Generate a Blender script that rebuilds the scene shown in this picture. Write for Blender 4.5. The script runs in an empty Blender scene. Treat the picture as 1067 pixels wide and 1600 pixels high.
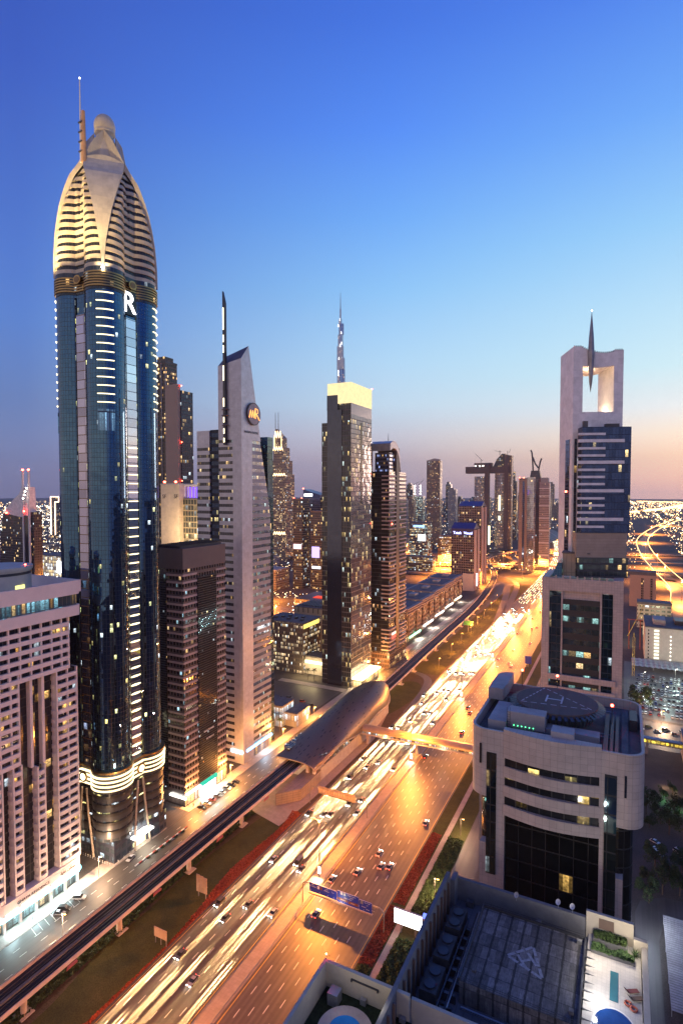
import bpy, math, random
from mathutils import Vector
rnd = random.Random(7)
R = math.radians
scene = bpy.context.scene
COL = scene.collection

# ------------------------------------------------------------------ camera, sky, sun, exposure
H_EYE = 160.0
YAW, TILT = R(26.68), R(2.2)
cam_data = bpy.data.cameras.new('camera')
cam = bpy.data.objects.new('camera', cam_data)
COL.objects.link(cam)
cam.location = (0, 0, H_EYE)
cam.rotation_euler = (R(90) - TILT, 0, YAW)
cam_data.sensor_fit = 'VERTICAL'
cam_data.sensor_height = 36.0
cam_data.sensor_width = 24.0
cam_data.lens = 880.0 / 1600.0 * 36.0
cam_data.shift_y = 1.8 / 1600.0
cam_data.clip_start = 0.5
cam_data.clip_end = 80000
scene.camera = cam
scene.view_settings.view_transform = 'Standard'
scene.view_settings.look = 'None'
scene.view_settings.exposure = 0.12
scene.view_settings.gamma = 1.0
scene.cycles.use_denoising = True
scene.cycles.max_bounces = 5
scene.cycles.diffuse_bounces = 2
scene.cycles.glossy_bounces = 3
scene.cycles.transmission_bounces = 2
scene.cycles.volume_bounces = 0
scene.cycles.use_light_tree = True
scene.cycles.sample_clamp_indirect = 4.0
scene.cycles.caustics_reflective = False
scene.cycles.caustics_refractive = False


def lin(c):
    return tuple((x / 255 / 12.92) if x / 255 <= .04045 else ((x / 255 + .055) / 1.055) ** 2.4 for x in c) + (1,)


def nd(nt, t, ins=None, **props):
    n = nt.nodes.new('ShaderNode' + t)
    for k, v in props.items():
        setattr(n, k, v)
    for k, v in (ins or {}).items():
        if isinstance(v, bpy.types.NodeSocket):
            nt.links.new(v, n.inputs[k])
        else:
            n.inputs[k].default_value = v
    return n


def mt(nt, op, a, b=0.0, c=0.0):
    return nd(nt, 'Math', {0: a, 1: b, 2: c}, operation=op).outputs[0]


def mixc(nt, f, a, b):
    n = nt.nodes.new('ShaderNodeMix')
    n.data_type = 'RGBA'
    for k, v in ((0, f), (6, a), (7, b)):
        if isinstance(v, bpy.types.NodeSocket):
            nt.links.new(v, n.inputs[k])
        else:
            n.inputs[k].default_value = v
    return n.outputs[2]


SUN_AZ = R(18)          # from the road axis (+Y) towards +X: the glow over the horizon
SUN_EL = R(2.0)
world = bpy.data.worlds.new('World')
scene.world = world
world.use_nodes = True
wt = world.node_tree
wt.nodes.clear()
tc = nd(wt, 'TexCoord')
nrm = nd(wt, 'VectorMath', {0: tc.outputs['Generated']}, operation='NORMALIZE')
sp = nd(wt, 'SeparateXYZ', {0: nrm.outputs[0]})
hx = mt(wt, 'SQRT', mt(wt, 'ADD', mt(wt, 'MULTIPLY', sp.outputs[0], sp.outputs[0]), mt(wt, 'MULTIPLY', sp.outputs[1], sp.outputs[1])))
dt = mt(wt, 'ADD', mt(wt, 'MULTIPLY', sp.outputs[0], math.sin(SUN_AZ)), mt(wt, 'MULTIPLY', sp.outputs[1], math.cos(SUN_AZ)))
ca = mt(wt, 'DIVIDE', dt, mt(wt, 'MAXIMUM', hx, .001))
az = nd(wt, 'MapRange', {0: ca, 1: .28, 2: 1.0, 3: 0.0, 4: 1.0}).outputs[0]
el = mt(wt, 'MAXIMUM', sp.outputs[2], 0.0)


def ramp(stops):
    n = nd(wt, 'ValToRGB', {0: el})
    r = n.color_ramp
    while len(r.elements) > 1:
        r.elements.remove(r.elements[-1])
    r.elements[0].position = stops[0][0]
    r.elements[0].color = lin(stops[0][1])
    for p, c in stops[1:]:
        e = r.elements.new(p)
        e.color = lin(c)
    return n.outputs[0]


sun_side = ramp([(0, (200, 170, 172)), (.025, (228, 188, 174)), (.055, (252, 212, 182)), (.09, (252, 234, 214)), (.13, (236, 246, 250)), (.19, (206, 244, 255)), (.28, (184, 230, 255)),
                 (.38, (150, 210, 255)), (.5, (108, 172, 255)), (.62, (76, 132, 242)), (.8, (50, 96, 212)), (1, (38, 70, 168))])
mid_side = ramp([(0, (150, 140, 158)), (.03, (172, 160, 174)), (.06, (188, 174, 186)), (.1, (204, 204, 218)), (.15, (206, 231, 250)), (.22, (186, 226, 255)), (.33, (146, 204, 255)),
                 (.43, (112, 176, 255)), (.53, (84, 144, 252)), (.63, (64, 116, 230)), (.8, (46, 88, 203)), (1, (36, 68, 165))])
far_side = ramp([(0, (112, 114, 150)), (.067, (110, 124, 174)), (.164, (100, 130, 196)), (.256, (88, 130, 211)), (.34, (79, 121, 211)), (.55, (57, 92, 196)), (.7, (46, 78, 182)), (1, (36, 62, 156))])
a_lo = nd(wt, 'MapRange', {0: az, 1: 0.0, 2: .68, 3: 0.0, 4: 1.0}).outputs[0]
a_hi = nd(wt, 'MapRange', {0: az, 1: .68, 2: .96, 3: 0.0, 4: 1.0}).outputs[0]
skyc = mixc(wt, a_hi, mixc(wt, a_lo, far_side, mid_side), sun_side)
rear = nd(wt, 'MapRange', {0: ca, 1: -.05, 2: -.75, 3: 0.0, 4: 1.0}, interpolation_type='SMOOTHSTEP').outputs[0]
anti_side = ramp([(0, (200, 175, 165)), (.06, (240, 208, 190)), (.2, (228, 206, 200)), (.4, (158, 166, 208)), (.7, (70, 104, 200)), (1, (42, 72, 168))])
skyc = mixc(wt, rear, skyc, anti_side)
nish = nd(wt, 'TexSky', sky_type='NISHITA', sun_disc=False, sun_elevation=SUN_EL, sun_rotation=SUN_AZ, altitude=160, air_density=1.0, dust_density=1.5, ozone_density=3.0)
low = nd(wt, 'MapRange', {0: el, 1: 0.0, 2: .16, 3: 1.0, 4: 0.0}, interpolation_type='SMOOTHSTEP').outputs[0]
bg1 = nd(wt, 'Background', {0: skyc, 1: mt(wt, 'MULTIPLY_ADD', low, .32, .86)})
bg2 = nd(wt, 'Background', {0: nish.outputs[0], 1: 0.05})
add = nd(wt, 'AddShader', {0: bg1.outputs[0], 1: bg2.outputs[0]})
nd(wt, 'OutputWorld', {0: add.outputs[0]})

sun_l = bpy.data.lights.new('sun', 'SUN')
sun_l.energy = 0.5
sun_l.angle = R(12)
sun_l.color = (1.0, .72, .58)
sun_o = bpy.data.objects.new('sun', sun_l)
COL.objects.link(sun_o)
_d = -Vector((math.sin(SUN_AZ) * math.cos(SUN_EL), math.cos(SUN_AZ) * math.cos(SUN_EL), math.sin(SUN_EL)))
sun_o.rotation_euler = _d.to_track_quat('-Z', 'Y').to_euler()


# ------------------------------------------------------------------ materials
def new_mat(name):
    m = bpy.data.materials.new(name)
    m.use_nodes = True
    m.node_tree.nodes.clear()
    return m, m.node_tree


def solid(name, col, rough=.6, metal=0.0, var=.25, scale=.3, spec=.5, bump=0.0):
    m, nt = new_mat(name)
    g = nd(nt, 'NewGeometry')
    n1 = nd(nt, 'TexNoise', {'Vector': g.outputs['Position'], 'Scale': scale, 'Detail': 6.0, 'Roughness': .65})
    f = nd(nt, 'MapRange', {0: n1.outputs[0], 1: .3, 2: .7, 3: 1 - var, 4: 1 + var}).outputs[0]
    c = nd(nt, 'VectorMath', {0: col[:3], 'Scale': f}, operation='SCALE').outputs[0]
    b = nd(nt, 'BsdfPrincipled', {'Base Color': c, 'Roughness': rough, 'Metallic': metal, 'Specular IOR Level': spec})
    if bump:
        bp = nd(nt, 'Bump', {'Strength': bump, 'Distance': .2, 'Height': n1.outputs[0]})
        nt.links.new(bp.outputs[0], b.inputs['Normal'])
    nd(nt, 'OutputMaterial', {0: b.outputs[0]})
    return m


def glow(name, col, s, sample=False, var=0.0):
    m, nt = new_mat(name)
    e = nd(nt, 'Emission', {0: tuple(col[:3]) + (1,), 1: s})
    if var:
        g = nd(nt, 'NewGeometry')
        n1 = nd(nt, 'TexNoise', {'Vector': g.outputs['Position'], 'Scale': .35, 'Detail': 3.0})
        nt.links.new(nd(nt, 'MapRange', {0: n1.outputs[0], 1: .3, 2: .7, 3: s * (1 - var), 4: s * (1 + var)}).outputs[0], e.inputs[1])
    nd(nt, 'OutputMaterial', {0: e.outputs[0]})
    m.cycles.emission_sampling = 'AUTO' if sample else 'NONE'
    return m


def facade(name, wall, glass, du, dv, mu=.12, mv=.2, lit=.12, es=3.0, warm=.7, gmetal=.6, grough=.06, wrough=.6, tint=(1, .72, .36), cool=(.75, .9, 1.0), wob=.06, wmetal=0.0, gvar=.5):
    """windows set in a wall: a grid in metres over the UV, some rooms with their lights on"""
    m, nt = new_mat(name)
    uv = nd(nt, 'UVMap')
    s = nd(nt, 'SeparateXYZ', {0: uv.outputs[0]})
    oi = nd(nt, 'ObjectInfo')
    seed = mt(nt, 'FLOOR', mt(nt, 'MULTIPLY', oi.outputs['Random'], 97.0))
    cu, cv = mt(nt, 'DIVIDE', s.outputs[0], du), mt(nt, 'DIVIDE', s.outputs[1], dv)
    fu, fv = mt(nt, 'FRACT', cu), mt(nt, 'FRACT', cv)
    iu, iv = mt(nt, 'FLOOR', cu), mt(nt, 'FLOOR', cv)
    mask = mt(nt, 'MULTIPLY', mt(nt, 'MULTIPLY', mt(nt, 'GREATER_THAN', fu, mu), mt(nt, 'LESS_THAN', fu, 1 - mu)),
              mt(nt, 'MULTIPLY', mt(nt, 'GREATER_THAN', fv, mv), mt(nt, 'LESS_THAN', fv, 1 - mv * .5)))
    cell = nd(nt, 'CombineXYZ', {0: iu, 1: iv, 2: seed})
    w1 = nd(nt, 'TexWhiteNoise', {'Vector': cell.outputs[0]})
    rowv = nd(nt, 'CombineXYZ', {0: mt(nt, 'FLOOR', mt(nt, 'MULTIPLY', iu, .2)), 1: iv, 2: mt(nt, 'ADD', seed, 31.7)})
    w2 = nd(nt, 'TexWhiteNoise', {'Vector': rowv.outputs[0]})
    on = mt(nt, 'LESS_THAN', w1.outputs[0], mt(nt, 'MULTIPLY', mt(nt, 'MULTIPLY_ADD', mt(nt, 'POWER', w2.outputs[0], 2.0), 2.2, .25), lit))
    ws = nd(nt, 'SeparateColor', {0: w1.outputs[1]})
    br = mt(nt, 'MULTIPLY_ADD', mt(nt, 'POWER', ws.outputs[1], 2.0), 1.2, .2)
    inner = nd(nt, 'TexNoise', {'Vector': uv.outputs[0], 'Scale': 1.4, 'Detail': 2.0})
    inn = nd(nt, 'MapRange', {0: inner.outputs[0], 1: .35, 2: .65, 3: .35, 4: 1.3}).outputs[0]
    wq = nd(nt, 'TexWhiteNoise', {'Vector': nd(nt, 'VectorMath', {0: cell.outputs[0], 1: (7.3, 3.1, 11.9)}, operation='ADD').outputs[0]})
    wr_ = nd(nt, 'SeparateColor', {0: wq.outputs[1]})
    curtain = mt(nt, 'MULTIPLY_ADD', mt(nt, 'GREATER_THAN', mt(nt, 'ABSOLUTE', mt(nt, 'SUBTRACT', fu, .5)), mt(nt, 'MULTIPLY_ADD', wr_.outputs[0], .5, .05)), -.78, 1.0)
    ceil_ = mt(nt, 'MULTIPLY_ADD', mt(nt, 'POWER', fv, 2.0), 1.1, .45)
    est = mt(nt, 'MULTIPLY', mt(nt, 'MULTIPLY', mt(nt, 'MULTIPLY', mask, on), mt(nt, 'MULTIPLY', mt(nt, 'MULTIPLY', br, inn), mt(nt, 'MULTIPLY', curtain, ceil_))), es)
    wtint = mixc(nt, wr_.outputs[1], tuple(tint) + (1,), (tint[0], tint[1] * .78, tint[2] * .5, 1))
    ecol = mixc(nt, mt(nt, 'GREATER_THAN', ws.outputs[2], warm), wtint, tuple(cool) + (1,))
    g = nd(nt, 'NewGeometry')
    n1 = nd(nt, 'TexNoise', {'Vector': g.outputs['Position'], 'Scale': .12, 'Detail': 6.0, 'Roughness': .7})
    f = nd(nt, 'MapRange', {0: n1.outputs[0], 1: .3, 2: .7, 3: .82, 4: 1.18}).outputs[0]
    wc = nd(nt, 'VectorMath', {0: wall[:3], 'Scale': f}, operation='SCALE').outputs[0]
    gv = mt(nt, 'MULTIPLY_ADD', ws.outputs[0], gvar, 1.0 - gvar / 2)
    gc = nd(nt, 'VectorMath', {0: glass[:3], 'Scale': gv}, operation='SCALE').outputs[0]
    base = mixc(nt, mask, wc, gc)
    rough = mt(nt, 'MULTIPLY_ADD', mask, grough - wrough, wrough)
    met = mt(nt, 'MULTIPLY_ADD', mask, gmetal - wmetal, wmetal)
    hn = nd(nt, 'TexNoise', {'Vector': uv.outputs[0], 'Scale': .16, 'Detail': 1.0})
    hgt = mt(nt, 'ADD', hn.outputs[0], mt(nt, 'MULTIPLY', mt(nt, 'MULTIPLY', mt(nt, 'SUBTRACT', ws.outputs[1], .5), fu), .16))
    bp = nd(nt, 'Bump', {'Strength': mt(nt, 'MULTIPLY', mask, 1.0), 'Distance': wob, 'Height': hgt})
    b = nd(nt, 'BsdfPrincipled', {'Base Color': base, 'Roughness': rough, 'Metallic': met, 'Emission Color': ecol, 'Emission Strength': est, 'Normal': bp.outputs[0]})
    nd(nt, 'OutputMaterial', {0: b.outputs[0]})
    m.cycles.emission_sampling = 'NONE'
    return m


def tiles(name, col, du, dv, line=.03, dark=.45, rough=.45, metal=0.0):
    """cladding panels with joints"""
    m, nt = new_mat(name)
    uv = nd(nt, 'UVMap')
    s = nd(nt, 'SeparateXYZ', {0: uv.outputs[0]})
    cu, cv = mt(nt, 'DIVIDE', s.outputs[0], du), mt(nt, 'DIVIDE', s.outputs[1], dv)
    j = mt(nt, 'MAXIMUM', mt(nt, 'LESS_THAN', mt(nt, 'FRACT', cu), line / du), mt(nt, 'LESS_THAN', mt(nt, 'FRACT', cv), line / dv))
    cell = nd(nt, 'CombineXYZ', {0: mt(nt, 'FLOOR', cu), 1: mt(nt, 'FLOOR', cv)})
    w1 = nd(nt, 'TexWhiteNoise', {'Vector': cell.outputs[0]})
    g = nd(nt, 'NewGeometry')
    n1 = nd(nt, 'TexNoise', {'Vector': g.outputs['Position'], 'Scale': .25, 'Detail': 7.0, 'Roughness': .7})
    f = mt(nt, 'MULTIPLY', nd(nt, 'MapRange', {0: n1.outputs[0], 1: .3, 2: .7, 3: .84, 4: 1.14}).outputs[0], mt(nt, 'MULTIPLY_ADD', w1.outputs[0], .12, .94))
    f = mt(nt, 'MULTIPLY', f, mt(nt, 'MULTIPLY_ADD', j, dark - 1.0, 1.0))
    c = nd(nt, 'VectorMath', {0: col[:3], 'Scale': f}, operation='SCALE').outputs[0]
    b = nd(nt, 'BsdfPrincipled', {'Base Color': c, 'Roughness': rough, 'Metallic': metal})
    nd(nt, 'OutputMaterial', {0: b.outputs[0]})
    return m


def asphalt(name, col, streak=.3, rough=.55, lane=0.0, lane0=0.0):
    m, nt = new_mat(name)
    g = nd(nt, 'NewGeometry')
    mp = nd(nt, 'Mapping', {0: g.outputs['Position'], 3: (1.0, .012, 1.0)})
    n1 = nd(nt, 'TexNoise', {'Vector': mp.outputs[0], 'Scale': .9, 'Detail': 5.0, 'Roughness': .7})
    n2 = nd(nt, 'TexNoise', {'Vector': g.outputs['Position'], 'Scale': .08, 'Detail': 8.0, 'Roughness': .7})
    f = mt(nt, 'MULTIPLY', nd(nt, 'MapRange', {0: n1.outputs[0], 1: .3, 2: .7, 3: 1 - streak, 4: 1 + streak}).outputs[0],
           nd(nt, 'MapRange', {0: n2.outputs[0], 1: .3, 2: .7, 3: .8, 4: 1.2}).outputs[0])
    if lane:
        # tyre-polished wheel tracks, oily lane middles, old repair patches
        sx = nd(nt, 'SeparateXYZ', {0: g.outputs['Position']})
        ph = mt(nt, 'MULTIPLY', mt(nt, 'SUBTRACT', sx.outputs[0], lane0), 2 * math.pi / 3.65)
        wear = mt(nt, 'ADD', mt(nt, 'MULTIPLY', mt(nt, 'COSINE', ph), -.11), mt(nt, 'MULTIPLY', mt(nt, 'COSINE', mt(nt, 'MULTIPLY', ph, 2.0)), .13))
        f = mt(nt, 'MULTIPLY', f, mt(nt, 'ADD', wear, 1.0))
        cell = nd(nt, 'CombineXYZ', {0: mt(nt, 'FLOOR', mt(nt, 'DIVIDE', mt(nt, 'SUBTRACT', sx.outputs[0], lane0), 3.65)), 1: mt(nt, 'FLOOR', mt(nt, 'DIVIDE', sx.outputs[1], 23.0))})
        wq = nd(nt, 'TexWhiteNoise', {'Vector': cell.outputs[0]})
        f = mt(nt, 'MULTIPLY', f, mt(nt, 'MULTIPLY_ADD', mt(nt, 'LESS_THAN', wq.outputs[0], .10), -.22, 1.0))
        n3 = nd(nt, 'TexNoise', {'Vector': g.outputs['Position'], 'Scale': .55, 'Detail': 4.0})
        f = mt(nt, 'MULTIPLY', f, nd(nt, 'MapRange', {0: n3.outputs[0], 1: .58, 2: .72, 3: 1.0, 4: .72}).outputs[0])
    c = nd(nt, 'VectorMath', {0: col[:3], 'Scale': f}, operation='SCALE').outputs[0]
    b = nd(nt, 'BsdfPrincipled', {'Base Color': c, 'Roughness': rough})
    nd(nt, 'OutputMaterial', {0: b.outputs[0]})
    return m


def patchy(name, cols, scale, detail=8.0, rough=.9, speck=0.0):
    """ground cover of several colours"""
    m, nt = new_mat(name)
    g = nd(nt, 'NewGeometry')
    n1 = nd(nt, 'TexNoise', {'Vector': g.outputs['Position'], 'Scale': scale, 'Detail': detail, 'Roughness': .75})
    rp = nd(nt, 'ValToRGB', {0: n1.outputs[0]})
    r = rp.color_ramp
    r.elements[0].position, r.elements[1].position = .32, .68
    r.elements[0].color = tuple(cols[0]) + (1,)
    r.elements[1].color = tuple(cols[-1]) + (1,)
    for k, c in enumerate(cols[1:-1]):
        e = r.elements.new(.32 + .36 * (k + 1) / (len(cols) - 1))
        e.color = tuple(c) + (1,)
    c = rp.outputs[0]
    if speck:
        n2 = nd(nt, 'TexNoise', {'Vector': g.outputs['Position'], 'Scale': 2.2, 'Detail': 3.0})
        c = nd(nt, 'VectorMath', {0: c, 'Scale': nd(nt, 'MapRange', {0: n2.outputs[0], 1: .35, 2: .65, 3: 1 - speck, 4: 1 + speck}).outputs[0]}, operation='SCALE').outputs[0]
    b = nd(nt, 'BsdfPrincipled', {'Base Color': c, 'Roughness': rough, 'Specular IOR Level': .2})
    nd(nt, 'OutputMaterial', {0: b.outputs[0]})
    return m


# ------------------------------------------------------------------ mesh helpers
class MB:
    def __init__(s):
        s.v, s.f, s.uv, s.mi = [], [], [], []

    def poly(s, pts, m=0, uv=None):
        n = len(s.v)
        s.v += [tuple(p) for p in pts]
        s.f.append(list(range(n, n + len(pts))))
        if uv is None:
            a = Vector(pts[0])
            nn = Vector((0, 0, 0))
            for i in range(1, len(pts) - 1):
                nn += (Vector(pts[i]) - a).cross(Vector(pts[i + 1]) - a)
            if nn.length < 1e-12:
                nn = Vector((0, 0, 1))
            nn.normalize()
            if abs(nn.z) > .8:
                uv = [(p[0], p[1]) for p in pts]
            else:
                t = Vector((-nn.y, nn.x, 0)).normalized()
                uv = [(p[0] * t.x + p[1] * t.y, p[2]) for p in pts]
        s.uv.append(uv)
        s.mi.append(m)

    def box(s, x0, x1, y0, y1, z0, z1, m=0, top=None, bottom=True):
        x0, x1 = min(x0, x1), max(x0, x1)
        y0, y1 = min(y0, y1), max(y0, y1)
        a, b, c, d = (x0, y0, z0), (x1, y0, z0), (x1, y1, z0), (x0, y1, z0)
        e, f, g, h = (x0, y0, z1), (x1, y0, z1), (x1, y1, z1), (x0, y1, z1)
        for q in ((a, b, f, e), (b, c, g, f), (c, d, h, g), (d, a, e, h)):
            s.poly(q, m)
        s.poly((e, f, g, h), m if top is None else top)
        if bottom:
            s.poly((d, c, b, a), m)

    def prism(s, pts, z0, z1, m=0, cap=None, pts2=None, bottom=True):
        """pts counter-clockwise; UV runs round the outline in metres"""
        n = len(pts)
        p2 = pts2 or pts
        u = 0.0
        for i in range(n):
            a, b = pts[i], pts[(i + 1) % n]
            L = math.hypot(b[0] - a[0], b[1] - a[1])
            c, d = p2[i], p2[(i + 1) % n]
            s.poly(((a[0], a[1], z0), (b[0], b[1], z0), (d[0], d[1], z1), (c[0], c[1], z1)), m,
                   ((u, z0), (u + L, z0), (u + L, z1), (u, z1)))
            u += L
        if cap != -1:
            s.poly([(p[0], p[1], z1) for p in p2], m if cap is None else cap)
            if bottom:
                s.poly([(p[0], p[1], z0) for p in reversed(pts)], m if cap is None else cap)

    def loft(s, rings, m=0, closed=True, caps=True):
        n = len(rings[0])
        for a, b in zip(rings, rings[1:]):
            for i in range(n if closed else n - 1):
                j = (i + 1) % n
                s.poly((a[i], a[j], b[j], b[i]), m)
        if caps and closed:
            s.poly(list(reversed(rings[0])), m)
            s.poly(rings[-1], m)

    def tube(s, p0, p1, r0, r1=None, n=8, m=0):
        r1 = r0 if r1 is None else r1
        p0, p1 = Vector(p0), Vector(p1)
        d = (p1 - p0).normalized()
        a = d.orthogonal().normalized()
        b = d.cross(a)
        rr = []
        for p, r in ((p0, r0), (p1, r1)):
            rr.append([tuple(p + (a * math.cos(2 * math.pi * i / n) + b * math.sin(2 * math.pi * i / n)) * r) for i in range(n)])
        s.loft(rr, m)

    def pipe(s, pts, r, n=8, m=0):
        pts = [Vector(p) for p in pts]
        rings = []
        for i, p in enumerate(pts):
            d = (pts[min(i + 1, len(pts) - 1)] - pts[max(i - 1, 0)]).normalized()
            a = Vector((0, 0, 1)).cross(d)
            a = a.normalized() if a.length > .01 else Vector((1, 0, 0))
            if rings and a.dot(pa) < 0:
                a = -a
            pa = a
            b = d.cross(a)
            rings.append([tuple(p + (a * math.cos(2 * math.pi * k / n) + b * math.sin(2 * math.pi * k / n)) * r) for k in range(n)])
        s.loft(rings, m)

    def ball(s, c, r, nu=16, nv=10, m=0, sz=1.0):
        rings = []
        for j in range(1, nv):
            t = math.pi * j / nv
            rings.append([(c[0] + r * math.sin(t) * math.cos(2 * math.pi * i / nu), c[1] + r * math.sin(t) * math.sin(2 * math.pi * i / nu), c[2] - sz * r * math.cos(t)) for i in range(nu)])
        s.loft(rings, m)

    def build(s, name, mats, parent=None, smooth=False, local=False, loc=None):
        me = bpy.data.meshes.new(name)
        off = Vector((0, 0, 0))
        if parent is not None and not local:
            q = parent
            while q is not None:
                off = off + q.location
                q = q.parent
        if loc is not None:
            off = Vector(loc)
        me.from_pydata([(x - off.x, y - off.y, z - off.z) for x, y, z in s.v], [], s.f)
        ul = me.uv_layers.new(name='UVMap')
        flat = []
        for q in s.uv:
            for a in q:
                flat += [a[0], a[1]]
        ul.data.foreach_set('uv', flat)
        mats = mats if isinstance(mats, (list, tuple)) else [mats]
        for mm in mats:
            me.materials.append(mm)
        me.polygons.foreach_set('material_index', s.mi)
        if smooth:
            me.polygons.foreach_set('use_smooth', [True] * len(s.f))
        me.update()
        o = bpy.data.objects.new(name, me)
        COL.objects.link(o)
        if parent is not None:
            o.parent = parent
        elif loc is not None:
            o.location = loc
        return o


def tag(o, label=None, cat=None, group=None, kind=None):
    for k, v in (('label', label), ('category', cat), ('group', group), ('kind', kind)):
        if v:
            o[k] = v
    return o


def thing(name, label, cat, loc=(0, 0, 0), group=None, rz=0.0):
    o = bpy.data.objects.new(name, None)
    o.empty_display_size = .5
    COL.objects.link(o)
    o.location = loc
    o.rotation_euler = (0, 0, rz)
    return tag(o, label, cat, group)


def copy_tree(o, parent=None):
    c = o.copy()
    COL.objects.link(c)
    c.parent = parent
    for ch in list(o.children):
        copy_tree(ch, c)
    return c


def boxpart(name, mat, parent, *b, local=False):
    m = MB()
    m.box(*b)
    return m.build(name, mat, parent, local=local)


def text(name, body, size, loc, facing, mat, parent=None, ex=.05, align='CENTER', rz=None):
    """lettering standing on a wall; facing '+x' or '-y'"""
    cu = bpy.data.curves.new(name, 'FONT')
    cu.body = body
    cu.size = size
    cu.extrude = ex
    cu.align_x = align
    cu.align_y = 'CENTER'
    cu.materials.append(mat)
    o = bpy.data.objects.new(name, cu)
    COL.objects.link(o)
    o.rotation_euler = (R(90), 0, {'+x': R(90), '-y': 0.0, '+y': R(180), '-x': R(-90)}[facing]) if rz is None else (R(90), 0, rz)
    off = Vector((0, 0, 0))
    q = parent
    while q is not None:
        off = off + q.location
        q = q.parent
    o.location = Vector(loc) - off
    bpy.context.view_layer.update()
    me = bpy.data.meshes.new_from_object(o)
    me.name = name
    q = bpy.data.objects.new(name, me)
    COL.objects.link(q)
    q.location, q.rotation_euler = o.location.copy(), o.rotation_euler.copy()
    bpy.data.objects.remove(o)
    bpy.data.curves.remove(cu)
    if parent is not None:
        q.parent = parent
    return q


def light(name, kind, loc, power, col, parent=None, aim=None, size=.5, cone=None, blend=.5):
    l = bpy.data.lights.new(name, kind)
    l.energy = power
    l.color = col
    if kind == 'AREA':
        l.size = size
    else:
        l.shadow_soft_size = size
    if cone:
        l.spot_size = R(cone)
        l.spot_blend = blend
    o = bpy.data.objects.new(name, l)
    COL.objects.link(o)
    off = Vector((0, 0, 0))
    q = parent
    while q is not None:
        off = off + q.location
        q = q.parent
    o.location = Vector(loc) - off
    if aim is not None:
        o.rotation_euler = (Vector(aim) - Vector(loc)).to_track_quat('-Z', 'Y').to_euler()
    if parent is not None:
        o.parent = parent
    return o


SODIUM = (1.0, .31, .045)
WARM = (1.0, .70, .38)
M = {}
M['concrete'] = solid('concrete', (.36, .33, .30), .8, var=.2, scale=.4)
M['dark_concrete'] = solid('dark_concrete', (.13, .125, .125), .85, var=.3, scale=.5)
M['white_wall'] = solid('white_wall', (.68, .64, .62), .55, var=.08, scale=.2)
M['cream_wall'] = solid('cream_wall', (.55, .48, .40), .6, var=.1, scale=.3)
M['grey_metal'] = solid('grey_metal', (.34, .34, .36), .4, .6, var=.12)
M['dark_metal'] = solid('dark_metal', (.06, .06, .07), .4, .5, var=.2)
M['black'] = solid('black_glass', (.012, .013, .016), .08, 0, var=.1)
M['roof_grey'] = solid('roof_grey', (.12, .11, .11), .85, var=.35, scale=.35)
M['asphalt'] = asphalt('asphalt', (.062, .055, .05))
M['asphalt_red'] = asphalt('asphalt_pale', (.072, .058, .052), .25)
M['paving'] = tiles('paving', (.30, .25, .22), 1.2, 1.2, .06, .75, .8)
M['kerb'] = solid('kerb', (.42, .38, .33), .8)
M['white_paint'] = solid('road_paint', (.72, .70, .66), .6, var=.2, scale=1.0)
M['yellow_paint'] = solid('yellow_paint', (.62, .42, .08), .6, var=.2, scale=1.0)
M['blue_sign'] = solid('sign_blue_face', (.012, .04, .42), .4, var=.08)
M['brown_sign'] = solid('sign_brown_face', (.22, .07, .03), .4, var=.08)
M['sign_white'] = solid('sign_white_letters', (.85, .85, .85), .4, var=.03)
M['red_lamp'] = glow('red_lamp', (1, .06, .03), 40)
M['white_lamp'] = glow('white_lamp', (1, .93, .8), 18)
M['warm_lamp'] = glow('warm_lamp', (1, .70, .32), 14)
M['sodium_lamp'] = glow('sodium_lamp', (1, .52, .14), 14)
M['white_panel'] = glow('lit_panel', (1, .97, .92), 5.0, True)
M['warm_strip'] = glow('warm_strip', (1, .82, .52), 4.0)


# ------------------------------------------------------------------ ground, roads, verges
def bend(y):
    """the road swings gently away beyond the interchange"""
    return -0.00009 * max(0.0, y - 1050) ** 2


ROWS = [-20, 20, 60, 100, 140, 180, 220, 260, 300, 360, 420, 500, 600, 700, 800, 900, 1000, 1050] + [1050 + 60 * k for k in range(1, 30)]


def strip(name, x0, x1, z, mat, rows=ROWS, kind='structure', thick=0.0, b=bend, ya=None, yb=None):
    m = MB()
    rows = [y for y in rows if (ya is None or y >= ya) and (yb is None or y <= yb)]
    if ya is not None and ya not in rows:
        rows = [ya] + rows
    if yb is not None and yb not in rows:
        rows = rows + [yb]
    for a, c in zip(rows, rows[1:]):
        m.poly(((x0 + b(a), a, z), (x1 + b(a), a, z), (x1 + b(c), c, z), (x0 + b(c), c, z)))
        if thick:
            m.poly(((x0 + b(a), a, z), (x0 + b(c), c, z), (x0 + b(c), c, z - thick), (x0 + b(a), a, z - thick)))
            m.poly(((x1 + b(c), c, z), (x1 + b(a), a, z), (x1 + b(a), a, z - thick), (x1 + b(c), c, z - thick)))
    if thick:
        a = rows[0]
        m.poly(((x0 + b(a), a, z), (x0 + b(a), a, z - thick), (x1 + b(a), a, z - thick), (x1 + b(a), a, z)))
    return tag(m.build(name, mat), kind=kind)


def sheet(name, pts, z, mat, kind='structure', thick=0.0):
    m = MB()
    if thick:
        m.prism(pts, z - thick, z)
    else:
        m.poly([(p[0], p[1], z) for p in pts])
    return tag(m.build(name, mat), kind=kind)


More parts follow.
